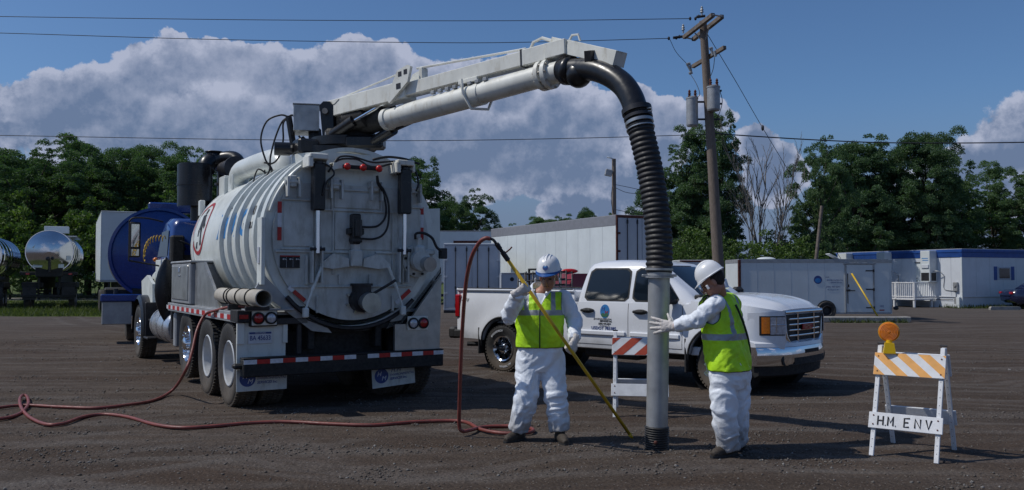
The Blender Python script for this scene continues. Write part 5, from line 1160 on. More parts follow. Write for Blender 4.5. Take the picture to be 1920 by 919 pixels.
def hand(wrist, d, pn, curls, side, spread=.0, thumb=(50, 25), L_=.088, sc=1.):
    # d: direction wrist->fingers, pn: palm normal (towards which fingers curl), side +1 puts the thumb on the +x side
    b = MB(); d = Vector(d).normalized(); pn = Vector(pn); pn = (pn-d*pn.dot(d)).normalized(); x = d.cross(pn).normalized()*side
    F = Matrix.Identity(4)
    for i in range(3): F[i][0] = x[i]; F[i][1] = d[i]; F[i][2] = pn[i]; F[i][3] = wrist[i]
    F = F @ Matrix.Scale(sc, 4)
    rs = []
    for t, w_, th in ((-.07, .043, .036), (-.03, .040, .034), (0, .036, .028), (.03, .043, .024), (.065, .050, .021), (L_, .049, .018)):
        rs.append([(w_*math.cos(a), t, th*math.sin(a)) for a in [2*math.pi*k/16 for k in range(16)]])
    b.rings(rs, M=F)
    for k in range(4):
        xb = .036-.024*k; ln = (.036, .040, .038, .030)[k]; p = Vector((xb, L_-.012, 0)); a = 0; sp = spread*(.036-.024*k)*14; pts = [F @ p]; cu = curls[k] if isinstance(curls, (list, tuple)) else curls
        for seg in range(3):
            a += R(cu*(.85, 1.1, .8)[seg]); l_ = ln*(1.15, .85, .7)[seg]; dv = Vector((math.sin(sp)*math.cos(a), math.cos(a)*math.cos(sp), math.sin(a))); p = p+dv*l_; pts.append(F @ p)
        b.tube(pts, [.0145*sc, .0142*sc, .0135*sc, .0112*sc], 10); b.ell(tuple(pts[-1]), .0114*sc, .0114*sc, .0114*sc, 8, 6)
    p = Vector((.036, .018, .006)); a = R(thumb[0]); pts = [F @ p]
    for seg in range(2):
        dv = Vector((math.sin(a), math.cos(a), .45+.25*seg)).normalized(); p = p+dv*(.042, .032)[seg]; pts.append(F @ p); a -= R(thumb[1])
    b.tube(pts, [.017, .0145, .011], 10); b.ell(tuple(pts[-1]), .0115, .0115, .0115, 8, 6)
    return b
TOR = [(-.16, .17, .13, 0), (-.08, .205, .150, 0), (.02, .215, .158, 0), (.15, .205, .150, .008), (.30, .208, .145, .012), (.42, .212, .135, .006), (.50, .195, .118, -.004), (.555, .150, .098, -.008), (.60, .092, .078, -.004), (.645, .066, .068, .004)]
def torso_rings(prof, grow=0, lean=0.):
    return [[((rx+grow)*math.copysign(abs(math.cos(a))**.85, math.cos(a)), yc+lean*max(0, z)**1.3+(ry+grow)*math.copysign(abs(math.sin(a))**.85, math.sin(a)), z) for a in [2*math.pi*k/28 for k in range(28)]] for z, rx, ry, yc in prof]
def person(loc, J, face, lean, headp, label, hem, bands, pose_seed, helmet_blue, vcol='vest yellow', sc_t=1., hs=1., zs=1.):
    e = empty('person', loc, 0, label, 'person'); O = Vector(loc); Ti = T(*O).inverted()
    lc = lambda p: Ti @ Vector(p)
    J = {k: lc(v) for k, v in J.items()}
    f = Vector((face[0], face[1], 0)).normalized(); lft = Vector((-f.y, f.x, 0))    # person's left
    B = Matrix.Identity(4)
    for i in range(3): B[i][0] = -lft[i]; B[i][1] = f[i]; B[i][2] = (0, 0, 1)[i]; B[i][3] = J['pelvis'][i]     # x = person's right
    B[2][2] = zs
    tr = torso_rings(TOR, 0, lean)
    # skin body: one continuous surface under the clothes
    hm = T(*J['head']) @ Matrix.Rotation(math.atan2(-f.x, f.y)+R(headp[1]), 4, 'Z') @ RX(-headp[0]) @ RY(headp[2]) @ Matrix.Scale(1.07, 4)
    sk = MB()
    sk.rings([[tuple(B @ Vector(p)) for p in r] for r in torso_rings([(z, rx*.82, ry*.8, yc) for z, rx, ry, yc in TOR[:9]], 0, lean)])
    for a, k, c in (('shL', 'elL', 'wrL'), ('shR', 'elR', 'wrR')): sk.tube([J[a], J[k], J[c]], [.055, .042, .030], 12); sk.ell(tuple(J[a]), .06, .06, .06)
    for a, k, c in (('hipL', 'knL', 'anL'), ('hipR', 'knR', 'anR')): sk.tube([J[a], J[k], J[c]], [.085, .058, .042], 12)
    nb = B @ Vector((0, lean*.6**1.3, .58)); sk.tube([nb, nb.lerp(hm @ Vector((0, -.025, -.07)), .5), hm @ Vector((0, -.02, -.03))], [.075, .06, .058], 14)
    for c, r3 in (((0, -.012, .045), (.076, .096, .088)), ((0, .02, -.035), (.064, .072, .062)), ((0, .03, -.062), (.052, .058, .040)), ((0, .068, -.092), (.026, .022, .020)), ((0, .075, .028), (.052, .020, .012)), ((.042, .055, -.02), (.02, .022, .024)), ((-.042, .055, -.02), (.02, .022, .024)), ((0, .088, -.056), (.024, .012, .009)), ((.079, -.008, -.005), (.010, .02, .032)), ((-.079, -.008, -.005), (.010, .02, .032))): sk.ell(c, *r3, 16, 10, M=hm)
    sk.tube([hm @ Vector((0, .084, .022)), hm @ Vector((0, .104, -.012)), hm @ Vector((0, .112, -.026)), hm @ Vector((0, .094, -.036))], [.009, .012, .016, .010], 8)
    me = remesh(sk, .0065, 3); smoothshade(me); body_ = link('body', me, 'skin', e)
    for s in (-1, 1):
        b = MB(); b.ell((s*.031, .081, .006), .014, .008, .008, 10, 6, M=hm); b.build('eye', 'ink black', body_)
    b = MB(); b.tube([hm @ Vector((x, .1-.9*x*x*3, -.056)) for x in (-.022, 0, .022)], .0035, 5); b.build('mouth', 'rust', body_)
    b = MB(); b.ell((0, -.028, .035), .080, .084, .075, 20, 12, M=hm); b.ell((0, -.042, -.005), .068, .056, .05, 16, 10, M=hm); b.build('hair', 'hair', body_)
    # coverall
    cv = MB(); cv.rings([[tuple(B @ Vector(p)) for p in r] for r in torso_rings(TOR[:9], .008, lean)])
    for a, k, c in (('shL', 'elL', 'wrL'), ('shR', 'elR', 'wrR')):
        w_ = J[c]; m1 = J[a].lerp(J[k], .5); m2 = J[k].lerp(w_, .5); cv.tube([J[a], m1, J[k], m2, w_.lerp(J[k], .08)], [.080, .076, .072, .066, .054], 16); cv.ell(tuple(J[a]), .082, .082, .080); cv.ell(tuple(J[k]), .073, .073, .073)
    for a, k, c in (('hipL', 'knL', 'anL'), ('hipR', 'knR', 'anR')):
        m1 = J[a].lerp(J[k], .5); m2 = J[k].lerp(J[c], .5); cv.tube([J[a]+Vector((0, 0, .05)), m1, J[k], m2, J[c].lerp(J[k], .12), J[c]], [.125, .122, .112, .108, .104, .098], 20); cv.ell(tuple(J[k]), .112, .112, .11); cv.ell(tuple(J[a]), .125, .125, .13)
    me = remesh(cv, .0105, 5)
    zk = (J['knL'].z+J['knR'].z)/2; zp = J['pelvis'].z
    def kf(p):
        k = .6
        if p.z < zp-.05: k += .35*math.exp(-((p.z-zk)/.16)**2)+.55*math.exp(-((p.z-.16)/.12)**2)
        for q in ('elL', 'elR', 'wrL', 'wrR'): k += .5*math.exp(-((p-J[q]).length/.1)**2)
        return k
    Bi = B.inverted(); kf0 = kf
    def kf(p, kf0=kf0):
        q = Bi @ p; return kf0(p)*(.22 if (q.z > hem-.03 and abs(q.x) < .25 and abs(q.y-lean*max(0, q.z)**1.3) < .215) else 1.)
    wrinkle(me, .042, (5.5, 5.5, 6.5), kf, pose_seed); smoothshade(me); co = link('coverall', me, 'tyvek', e)
    # zip and collar
    for s in (-1, 1):
        b = MB(); lo_ = [(.012, .128, .475), (.05, .118, .535), (.088, .085, .590), (.108, .03, .615), (.100, -.04, .63), (.06, -.09, .64), (.0, -.105, .645)]; up_ = [(.030, .125, .515), (.052, .105, .570), (.072, .075, .622), (.082, .03, .655), (.078, -.035, .675), (.048, -.075, .685), (.0, -.088, .69)]
        cz = (J['head'].z-J['pelvis'].z-.74); P_1 = curve([(s*x, y+lean*z**1.3, z+cz*.5) for x, y, z in lo_], 4); P_2 = curve([(s*x, y+lean*z**1.3, z+cz+.012) for x, y, z in up_], 4)
        b.rings([[tuple(B @ p), tuple(B @ (p+(q-p)*.5+Vector((p.x, p.y, 0)).normalized()*.012)), tuple(B @ q), tuple(B @ (q-Vector((q.x, q.y, 0)).normalized()*.010)), tuple(B @ (p-Vector((p.x, p.y, 0)).normalized()*.012))] for p, q in zip(P_1, P_2)]); b.build('collar', 'tyvek', co, 60)
    # vest cut from a slightly larger torso
    vm = MB(); grow = .030
    vp = [(hem-.06, .232*sc_t, .172, .0), (hem, .232*sc_t, .172, .0)]+[(z, max(rx, .205)+grow*.7 if z < .5 else rx+grow, ry+grow*.75, yc) for z, rx, ry, yc in TOR if hem+.06 < z < .62]
    vm.rings([[tuple(p) for p in r] for r in torso_rings(vp, 0, lean)])
    for s in (-1, 1): vm.ell((s*.165, lean*.55**1.3-.005, .505), .115, .118, .10, 18, 12)
    me = remesh(vm, .011, 6); bm = bmesh.new(); bm.from_mesh(me)
    def cut(co_, no_): bmesh.ops.bisect_plane(bm, geom=bm.verts[:]+bm.edges[:]+bm.faces[:], plane_co=co_, plane_no=no_, clear_outer=False)
    AXH = .235; AZ_ = .30
    cut((0, 0, hem), (0, 0, 1)); cut((AXH, 0, 0), (1, 0, .12)); cut((-AXH, 0, 0), (-1, 0, .12)); cut((0, 0, AZ_), (0, 0, 1))
    vn = [((0, 0, .455), (s*.17, 0, -.10)) for s in (-1, 1)]
    for c_, n_ in vn: cut(c_, n_)
    for z in bands['h']: cut((0, 0, z), (0, 0, 1))
    for x in bands['v']: cut((x, 0, 0), (1, 0, 0)); cut((-x, 0, 0), (1, 0, 0))
    cut((.0, 0, 0), (1, 0, 0)); dead = []
    for fc in bm.faces:
        c = fc.calc_center_median(); yl = c.y-lean*max(0, c.z)**1.3
        inV = all((Vector(n_).dot(c-Vector(c_))) < 0 for c_, n_ in vn)
        if c.z < hem or (((abs(c.x)-.305)/.105)**2+((c.z-.50)/.20)**2 < 1 or (abs(c.x)+.08*c.z > AXH+.02 and c.z > .42)) or (inV and yl > -.02) or (c.z > .60 and abs(c.x) < .085): dead.append(fc)
    bmesh.ops.delete(bm, geom=dead, context='FACES')
    bv = [(v_, [ed.other_vert(v_) for ed in v_.link_edges if ed.is_boundary]) for v_ in bm.verts if v_.is_boundary]
    for _ in range(8):
        new = [(v_, (v_.co*.5+sum((o.co for o in nb_), Vector())/len(nb_)*.5)) for v_, nb_ in bv if len(nb_) == 2]
        for v_, c_ in new: v_.co = c_
    bm.to_mesh(me); bm.free(); wrinkle(me, .026, (6, 6, 7), None, pose_seed+4)
    bm = bmesh.new(); bm.from_mesh(me)
    for fc in bm.faces:
        c = fc.calc_center_median(); h0, h1 = bands['h']; v0, v1 = bands['v']
        if h0 < c.z < h1 or (v0 < abs(c.x) < v1 and c.z > h1): fc.material_index = 1
    bnd = [ed for ed in bm.edges if ed.is_boundary]; loops = {}
    segs = [(ed.verts[0].co.copy(), ed.verts[1].co.copy()) for ed in bnd]
    bmesh.ops.transform(bm, matrix=B, verts=bm.verts); bm.to_mesh(me); bm.free(); smoothshade(me)
    v = link('vest', me, [vcol, 'vest grey'], e); sm = v.modifiers.new('s', 'SOLIDIFY'); sm.thickness = .006; sm.offset = 1
    b = MB()
    for p, q in segs: 
        if (p-q).length > 1e-4: b.tube([B @ p, B @ q], .0065, 5, caps=True)
    b.build('vest_binding', 'vest binding', v, 180)['kind'] = 'stuff'
    if bands.get('zip'):
        b = MB(); P = []
        for z in np.linspace(hem+.0, .45, 14):
            yb = float(np.interp(z, [q[0] for q in vp], [q[2]+q[3] for q in vp])); P.append(B @ Vector((0, yb+lean*max(0, z)**1.3+.012, z)))
        b.tube(P, .006, 5); b.build('vest_binding', 'vest binding', v, 180)
    # boots
    for s, k in (('L', 'anL'), ('R', 'anR')):
        a = J[k]; t = J['toe'+s]; g = Vector((a.x, a.y, 0)); tt = Vector((t.x, t.y, 0)); d = (tt-g).normalized(); b = MB()
        b.tube([g-d*.07+Vector((0, 0, .045)), g+Vector((0, 0, .055)), g+d*.09+Vector((0, 0, .05)), g+d*.16+Vector((0, 0, .038)), g+d*.205+Vector((0, 0, .03))], [.040, .052, .050, .046, .024], 16); b.tube([g+Vector((0, 0, .05)), a+Vector((0, 0, .08))], [.05, .052], 14)
        me = remesh(b, .008, 3); 
        for vv in me.vertices: vv.co.z = max(vv.co.z, .012)
        smoothshade(me); bo = link('boot', me, 'boot', e)
        b = MB(); x = d.cross(Vector((0, 0, 1))); pts = [(g-d*.085, .034), (g-d*.03, .040), (g+d*.05, .038), (g+d*.13, .048), (g+d*.19, .040), (g+d*.215, .018)]
        poly = [(p+x*w_) for p, w_ in pts]+[(p-x*w_) for p, w_ in pts[::-1]]; b.prism([(p.x, p.y) for p in poly], .0, .022); b.build('sole', 'rubber', bo)
    # helmet
    hm = hm @ Matrix.Scale(hs/1.07, 4) @ T(0, -.004, .022)
    hb = MB(); pr = [(0, .150), (.03, .148), (.06, .138), (.088, .118), (.108, .088), (.120, .05), (.126, .012), (.128, .0), (.123, .0), (.118, .05)]
    hb.lathe(pr, 40, hm @ T(0, -.008, .052) @ Matrix.Diagonal((.93, 1.14, .98, 1)))
    for s, r0 in ((0, .010), (-1, .007), (1, .007)):
        P = [hm @ Vector((s*.03, -.008+.137*math.cos(R(a))*(1 if s == 0 else .97), .052+.152*math.sin(R(a))*(1 if s == 0 else .96))) for a in range(15, 150, 9)]; hb.tube(P, r0, 6)
    hel = hb.build('hard_hat', 'helmet', e, 60)
    b = MB(); n = 28; top = []; bot = []
    for k in range(n+1):
        a = R(-0+180*k/n); r0x, r0y = .115, .138; ext = .052*math.sin(a)**1.5 if math.sin(a) > 0 else 0
        top.append((r0x*math.cos(a), -.008+r0y*math.sin(a), .052)); bot.append(((r0x+.008+ext*.25)*math.cos(a), -.008+(r0y+.008+ext)*math.sin(a), .050-ext*.35))
    b.add([tuple(hm @ Vector(p)) for p in top+bot]+[tuple(hm @ (Vector(p)+Vector((0, 0, -.006)))) for p in top+bot], [(i, i+1, n+2+i, n+1+i) for i in range(n)]+[(2*n+2+i, 3*n+3+i, 3*n+4+i, 2*n+3+i) for i in range(n)]+[(n+1+i, n+2+i, 3*n+4+i, 3*n+3+i) for i in range(n)])
    b.build('brim', 'helmet blue' if helmet_blue else 'helmet', hel, 60)
    b = MB(); b.tube([hm @ Vector((.120*math.cos(R(a)), -.008+.147*math.sin(R(a)), .050)) for a in range(0, 361, 12)], .007, 6); b.build('hat_rim', 'helmet blue' if helmet_blue else 'helmet', hel, 180)
    if helmet_blue:
        Mx = hm @ T(0, .126, .105) @ RX(-62); b = MB(); b.lathe([(.027, 0), (.027, .003), (0, .004)], 20, Mx); st = b.build('hat_sticker', 'ink blue', hel); b = MB(); b.ell((0, 0, .004), .018, .010, .002, 12, 6, M=Mx @ T(0, -.006, 0)); b.build('sticker_globe', 'ink lightblue', st)
    b = MB(); rows = []
    for z, rr in ((.045, .150), (.01, .158), (-.04, .160), (-.075, .152)): rows.append([tuple(hm @ Vector((rr*.82*math.cos(R(a)), -.005+rr*1.02*math.sin(R(a)), z))) for a in range(28, 153, 5)])
    add_cols(b, rows); b.build('face_shield', 'clear plastic', e, 180)
    b = MB(); [b.box(-.006, .006, -.012, .012, -.022, .022, .003, hm @ T(s*.118, .07, -.03)) for s in (-1, 1)]; b.build('shield_clip', 'helmet', e)
    return e, B, J, hm
# lance line
LA = px(931, 457, 7.72); LB = Vector((1.19, 8.49, .0))
def lance_at(pxx):
    best = min(np.linspace(0, 1, 400), key=lambda t: abs((960+1600*(LA.lerp(LB, t)).x/(LA.lerp(LB, t)).y)-pxx)); return LA.lerp(LB, best)
ldir = (LB-LA).normalized()
def gl(e, name, hb, m='glove'):
    me = remesh(hb, .0052, 2); wrinkle(me, .005, (30, 30, 30)); smoothshade(me); me.transform(T(*e.location).inverted()); return link(name, me, m, e)
c1 = Vector((.26, 8.33, 0))
h1 = lance_at(988); h2 = lance_at(1071)
wr1 = h1+Vector((-.075, .0, -.045)); wr2 = h2+Vector((.03, .03, .085))
J1 = dict(pelvis=px(1013, 664, 8.40), head=px(1029, 521, 8.30), shL=px(1056, 558, 8.42), shR=px(975, 558, 8.38), elL=px(1077, 603, 8.40), wrL=wr2, elR=px(953, 592, 8.12), wrR=wr1,
    hipL=px(1034, 672, 8.40), hipR=px(992, 672, 8.40), knL=px(1042, 742, 8.32), knR=px(987, 742, 8.32), anL=px(1050, 808, 8.30), anR=px(972, 806, 8.38), toeL=px(1062, 829, 8.1), toeR=px(945, 826, 8.2))
w1, B1, K1, hm1 = person(c1, J1, (-.06, -1), 0.02, (13, -12, 0), 'worker in white coverall and hard hat facing us, holding a long yellow pole', .075, dict(h=(.385, .435), v=(.105, .15), zip=1), 3, True)
gl(w1, 'glove', hand(wr1, (h1-wr1)+Vector((0, -.02, 0)), Vector((.25, .75, .3)), (62, 64, 66, 68), -1, thumb=(40, 30)))
gl(w1, 'glove', hand(wr2, (h2-wr2)+Vector((-.01, -.01, 0)), Vector((-.5, .8, -.2)), (55, 60, 62, 64), 1, thumb=(40, 25)))
c2 = Vector((1.95, 7.72, 0))
J2 = dict(pelvis=px(1368, 690, 7.72), head=px(1338, 530, 7.60), shL=px(1343, 569, 7.56), shR=px(1380, 582, 7.76), elL=px(1306, 600, 7.58), wrL=px(1264, 612, 7.70), elR=px(1366, 622, 7.98), wrR=px(1346, 640, 8.08),
    hipL=px(1356, 700, 7.66), hipR=px(1382, 698, 7.80), knL=px(1356, 768, 7.62), knR=px(1380, 768, 7.82), anL=px(1366, 842, 7.68), anR=px(1382, 832, 7.88), toeL=px(1330, 856, 7.55), toeR=px(1352, 845, 7.85))
f2_ = Vector((-.783, .622, 0)); r2_ = Vector((.622, .783, 0)); z2_ = Vector((0, 0, 1)); pv = J2['pelvis']
J2['shR'] = pv+r2_*.14+f2_*.12+z2_*.53; J2['elR'] = pv+r2_*.18+f2_*.14+z2_*.24; J2['wrR'] = pv+r2_*.16+f2_*.20+z2_*.03
w2, B2, K2, hm2 = person(c2, J2, (-.78, .62), .20, (34, 22, 0), 'worker in white coverall seen from behind, gloved hand laid on the grey suction tube', -.01, dict(h=(.235, .285), v=(.10, .145)), 11, False, hs=.9, zs=1.1)
gl(w2, 'glove', hand(px(1262, 612, 7.72), Vector((-.19, .10, .0)), Vector((.4, 1, 0)), (3, 3, 4, 6), -1, spread=.55, thumb=(58, 5), L_=.090, sc=1.18))
gl(w2, 'glove', hand(J2['wrR'], Vector((-.3, .2, -.8)), Vector((-.6, -.8, 0)), 30, 1))
# diagonal strap over the second worker's back
b = MB(); P = []
for t in np.linspace(0, 1, 12):
    x = -.06+.24*t; z = .52-.42*t; y = -.168*math.sqrt(max(0, 1-(x/.25)**2))+.20*max(0, z)**1.3; P.append(B2 @ Vector((x, y-.012, z)))
b.tube(P, .010, 6, flat=.5); b.build('strap', 'vest binding', w2, 180)
# ============================================================ LANCE AND AIR HOSE
ln = empty('air_lance', LB, 0, 'long yellow pole with brass fittings held slanting to the ground', 'lance'); li = T(*LB).inverted()
def lp_(name, m, fn, ang=180): b = MB(); fn(b); o = b.build(name, m, None, ang); o.data.transform(li); o.parent = ln; return o
lp_('pole', 'lance yellow', lambda b: b.tube([LA+ldir*.15, LB-ldir*.05], .0165, 14)); lp_('tip', 'lance yellow', lambda b: b.cyl(LB-ldir*.06, LB+ldir*.0, .020, .012))
lp_('fitting', 'dark steel', lambda b: (b.cyl(LA+ldir*.10, LA+ldir*.19, .024, n=12), b.cyl(LA, LA+ldir*.06, .022, n=8), b.cyl(LA+ldir*.05, LA+ldir*.11, .017, n=12)), 35); lp_('trigger', 'rust', lambda b: b.tube([LA+ldir*.12, LA+ldir*.11+Vector((.06, 0, .035)), LA+ldir*.10+Vector((.085, 0, .05))], .007, 6)); lp_('whip_hose', 'dark steel', lambda b: b.tube(curve([px(931, 458, 7.72), px(925, 450, 7.72), px(917, 447, 7.72)], 4), .013, 8))
text_pts = [(LA.lerp(LB, t)) for t in (.45, .52)]
for k, t in enumerate((.40, .55, .68)): lp_('pole_marking', 'ink black', lambda b: b.tube([LA.lerp(LB, t)+Vector((0, -.0155, .006)), LA.lerp(LB, t+.06)+Vector((0, -.0155, .006))], .0035, 4))
hz = .022
def g_(x, y, z=hz): 
    c, s_ = math.cos(PITCH), math.sin(PITCH); u = (x-960)/1600; v = -(y-459.5)/1600; d = Vector((u, c-v*s_, s_+v*c)); t = (z-EYE)/d.z; return Vector((0, 0, EYE))+d*t
pts = [px(1e3, 0, 1)]*0
pts = [Vector(tuple(truck.matrix_world @ Vector((0, 0, 0))))]*0
TW = T(*TO) @ RZ(TA)
pts = [TW @ Vector((-.95, .75, 1.20)), TW @ Vector((-1.15, .95, 1.22)), TW @ Vector((-1.32, 1.25, 1.16)), px(385, 590, 11.35), px(370, 618, 11.2), px(360, 660, 11.0), px(348, 695, 10.8), g_(325, 730, .08), g_(290, 750), g_(240, 759), g_(180, 765), g_(110, 763), g_(40, 760), g_(-30, 768), g_(-120, 775), g_(-150, 783), g_(-100, 788), g_(-30, 787), g_(10, 784), g_(38, 775), g_(53, 758, .03), g_(50, 743, .05), g_(41, 742, .06), g_(37, 752, .06), g_(42, 768, .03), g_(58, 784), g_(88, 796), g_(120, 794), g_(155, 782), g_(195, 777), g_(240, 782), g_(290, 796), g_(340, 802), g_(400, 799), g_(470, 793), g_(540, 791), g_(620, 795), g_(700, 797), g_(780, 791), g_(850, 789), g_(878, 793), g_(898, 804), g_(930, 811), g_(965, 813), g_(992, 811), g_(1000, 806), g_(985, 801), g_(945, 799), g_(905, 801), g_(880, 807, .04), g_(866, 808, .05),
       px(861, 795, 8.6), px(862, 740, 8.5), px(864, 680, 8.4), px(868, 600, 8.25), px(874, 530, 8.05), px(884, 483, 7.85), px(898, 456, 7.76), px(910, 447, 7.72), px(919, 448, 7.72)]
b = MB(); b.tube(curve(pts, 7), .0188, 12); tag(b.build('air_hose', 'red hose', None, 180), 'dusty red hose looping over the ground from the truck deck to the yellow pole', 'hose')
# ============================================================ BARRICADES
def P2(b, poly, y0, y1, M): b.prism(poly, y0, y1, M=M @ Matrix(((1,0,0,0),(0,0,-1,0),(0,1,0,0),(0,0,0,1))))
def barricade(loc, rz, stripes, slant, label, colr, sign=None, h=1.0, w_=.58, leg='board white', spread=.27, side_flip=1):
    e = empty('barricade', loc, rz, label, 'barricade', 'folding barricades in the yard')
    def bp2(name, m, fn, parent=e): b = MB(); fn(b); return b.build(name, m, parent)
    for k, sgn in enumerate((1, -1)):        # front frame leans back, rear frame leans forward
        a = math.degrees(math.atan2(spread, h)); Mf = (T(0, -spread*sgn, 0) @ RX(-a*sgn))
        lx = w_/2-.035
        for s in (-1, 1):
            lg = bp2('leg', leg, lambda b: b.box(s*lx-.019, s*lx+.019, -.014*1, .014, .0, h+.02, .003, Mf))
            bp2('leg_holes', 'dark steel', lambda b: [b.cyl((s*lx, -.0165, z), (s*lx, -.0145, z), .0035, n=6, M=Mf) for z in np.arange(.08, h*.95, .07)], lg)['kind'] = 'stuff'
        f = -.016*sgn-.016*sgn*0
        y0, y1 = (-.034, -.0155) if sgn > 0 else (.0155, .034)
        z0, z1 = h*.735, h*.945
        if sgn > 0 or True:
            bd = bp2('top_board', 'board white', lambda b: b.box(-w_/2, w_/2, y0, y1, z0, z1, .003, Mf))
            if sgn > 0:
                q = (z1-z0)*slant; wd = (w_)/stripes
                for i in range(-4, stripes+4, 2):
                    x0 = -w_/2+i*wd; poly = [(x0+(q if slant > 0 else q)*0, z0), (x0+wd, z0), (x0+wd+q, z1), (x0+q, z1)]
                    def clip(poly, xa, keep):
                        out = []
                        for j in range(len(poly)):
                            p, r = poly[j], poly[(j+1) % len(poly)]; ip = (p[0] >= xa) == keep; ir = (r[0] >= xa) == keep
                            if ip: out.append(p)
                            if ip != ir: t = (xa-p[0])/(r[0]-p[0]); out.append((xa, p[1]+(r[1]-p[1])*t))
                        return out
                    poly = clip(clip(poly, -w_/2+.002, True), w_/2-.002, False)
                    if len(poly) >= 3 and max(p[0] for p in poly)-min(p[0] for p in poly) > .01:
                        poly = [(x, min(max(z, z0+.002), z1-.002)) for x, z in poly]
                        bp2('stripe', colr, lambda b: P2(b, poly, .0343, .0362, Mf), bd)
            lb_ = bp2('lower_board', 'board white', lambda b: b.box(-w_/2-.005, w_/2+.005, y0, y1, h*.245, h*.39, .003, Mf))
            bp2('bolts', 'rust', lambda b: [b.cyl((x, y0-.004 if sgn > 0 else y1, z), (x, y0 if sgn > 0 else y1+.004, z), .007, n=8, M=Mf) for x in (-lx, lx) for z in (h*.28, h*.36, h*.77, h*.91)], lb_)['kind'] = 'stuff'
            if sign and sgn > 0:
                x = -.225
                for ch in sign:                     # hand painted strokes
                    if ch == ' ': x += .026; continue
                    hgt, w2 = .080, .044; st = {'H': [[(0, 0), (0, 1)], [(1, 0), (1, 1)], [(0, .5), (1, .5)]], 'M': [[(0, 0), (.02, 1), (.5, .35), (1, 1), (1, 0)]], '.': [[(0, 0), (.12, 0)]], 'E': [[(1, 1), (0, .96), (0, 0), (.9, .04)], [(0, .5), (.75, .52)]], 'N': [[(0, 0), (0, 1), (1, .02), (1, 1)]], 'V': [[(0, 1), (.5, 0), (1, 1)]]}[ch]
                    def strokes(b):
                        for pl in st: b.tube([(x+p[0]*w2, -.0355, h*.318-hgt/2+p[1]*hgt) for p in pl], .0068, 8, M=Mf, flat=.8, xhint=(0, 0, 1) if abs(pl[0][1]-pl[-1][1]) < .2 else (1, 0, 0))
                    bp2('lettering', 'ink black', strokes, lb_); x += .022 if ch == '.' else .062
    bp2('hinge', 'dark steel', lambda b: [b.cyl((s*(w_/2-.035)-.03, 0, h-.02), (s*(w_/2-.035)+.03, 0, h-.02), .008, n=8) for s in (-1, 1)])
    return e
br = barricade((3.64, 7.80, 0), -38, 6, -1.1, 'folding A-frame barricade at right lettered H.M. ENV, with orange and white stripes', 'board orange', 'H.M.  E N V', h=1.0, w_=.60, spread=.37)
barricade((1.50, 10.05, 0), -9, 5, 1.1, 'folding A-frame barricade with red and white stripes behind the grey suction tube', 'board red', None, h=.98, w_=.64, spread=.36)
# warning lamp clipped on the right barricade's left upright
wl = empty('warning_light', (0, 0, 0), 0, 'round amber warning lamp with yellow battery box, on top of the right barricade', 'warning light')
c0 = px(1666, 652, 7.86); wl.location = c0; wl.rotation_euler = (0, 0, R(-20))
def wlp(name, m, fn, parent=wl, ang=35): b = MB(); fn(b); return b.build(name, m, parent, ang)
wlp('battery_box', 'plastic yellow', lambda b: b.prism([(-.048, -.05), (.058, -.05), (.045, .045), (-.03, .05)], -.05, .045, M=Matrix(((1,0,0,0),(0,0,1,0),(0,1,0,0),(0,0,0,1)))))
wlp('neck', 'plastic yellow', lambda b: b.cyl((.005, 0, .045), (.005, 0, .072), .028, n=14))
ls = wlp('lens', 'amber lens', lambda b: b.lathe([(0, -.024)]+[(r_, -.024+.9*r_*r_+(.0025 if k_ % 2 else 0)) for k_, r_ in enumerate(np.linspace(.012, .08, 12))]+[(.088, -.012), (.090, 0), (.088, .012), (.07, .020), (0, .024)], 36, T(.005, 0, .145) @ RX(90) @ Matrix.Scale(-1, 4, (0, 0, 1))), ang=25)
wlp('lens_rings', 'plastic yellow', lambda b: b.lathe([(.086, -.006), (.092, -.006), (.092, .006), (.086, .006), (.086, -.006)], 36, T(.005, 0, .145) @ RX(90)), ls)
# ============================================================ UTILITY POLE AND LINES
UP = Vector((7.35, 30, 0)); utop = px(1318, 40, 30)
up = empty('utility_pole', UP, 0, 'tall wooden utility pole with two grey transformers', 'utility pole')
def ub(name, m, fn, ang=35, parent=up): b = MB(); fn(b); o = b.build(name, m, None, ang); o.data.transform(T(*UP).inverted()); o.parent = parent; return o
ub('pole', 'wood pole', lambda b: b.tube([UP, UP.lerp(utop, .5)+Vector((.02, 0, 0)), utop], [.21, .175, .13], 18), 60)
def arm(x0, y0, Y0, x1, y1, Y1, w_=.06, m='old wood', name='crossarm'):
    a, c = px(x0, y0, Y0), px(x1, y1, Y1); return ub(name, m, lambda b: b.tube([a, c], w_*1.25, 4, xhint=(1, 0, 1)), 20)
arm(1283, 70, 30.9, 1337, 28, 28.7, .075); arm(1300, 74, 31.1, 1354, 31, 28.9, .075); arm(1299, 125, 31, 1359, 89, 29.2, .07)
ub('arm_brace', 'galvanised', lambda b: (b.tube([px(1303, 62, 30.2), px(1318, 78, 30)], .025, 5), b.tube([px(1330, 50, 29.5), px(1322, 76, 29.9)], .025, 5), b.tube([px(1336, 28, 28.7), px(1354, 31, 28.9)], .03, 5), b.tube([px(1283, 70, 30.9), px(1300, 74, 31.1)], .03, 5)))
def insul(x, y, Y, h=.35):
    p = px(x, y, Y); return ub('insulator', 'galvanised', lambda b: b.lathe([(0, 0), (.03, 0), (.03, h*.3), (.07, h*.32), (.035, h*.5), (.065, h*.55), (.03, h*.75), (.045, h*.8), (.0, h)], 12, T(*p)))
insul(1281, 62, 31); insul(1316, 29, 30); 
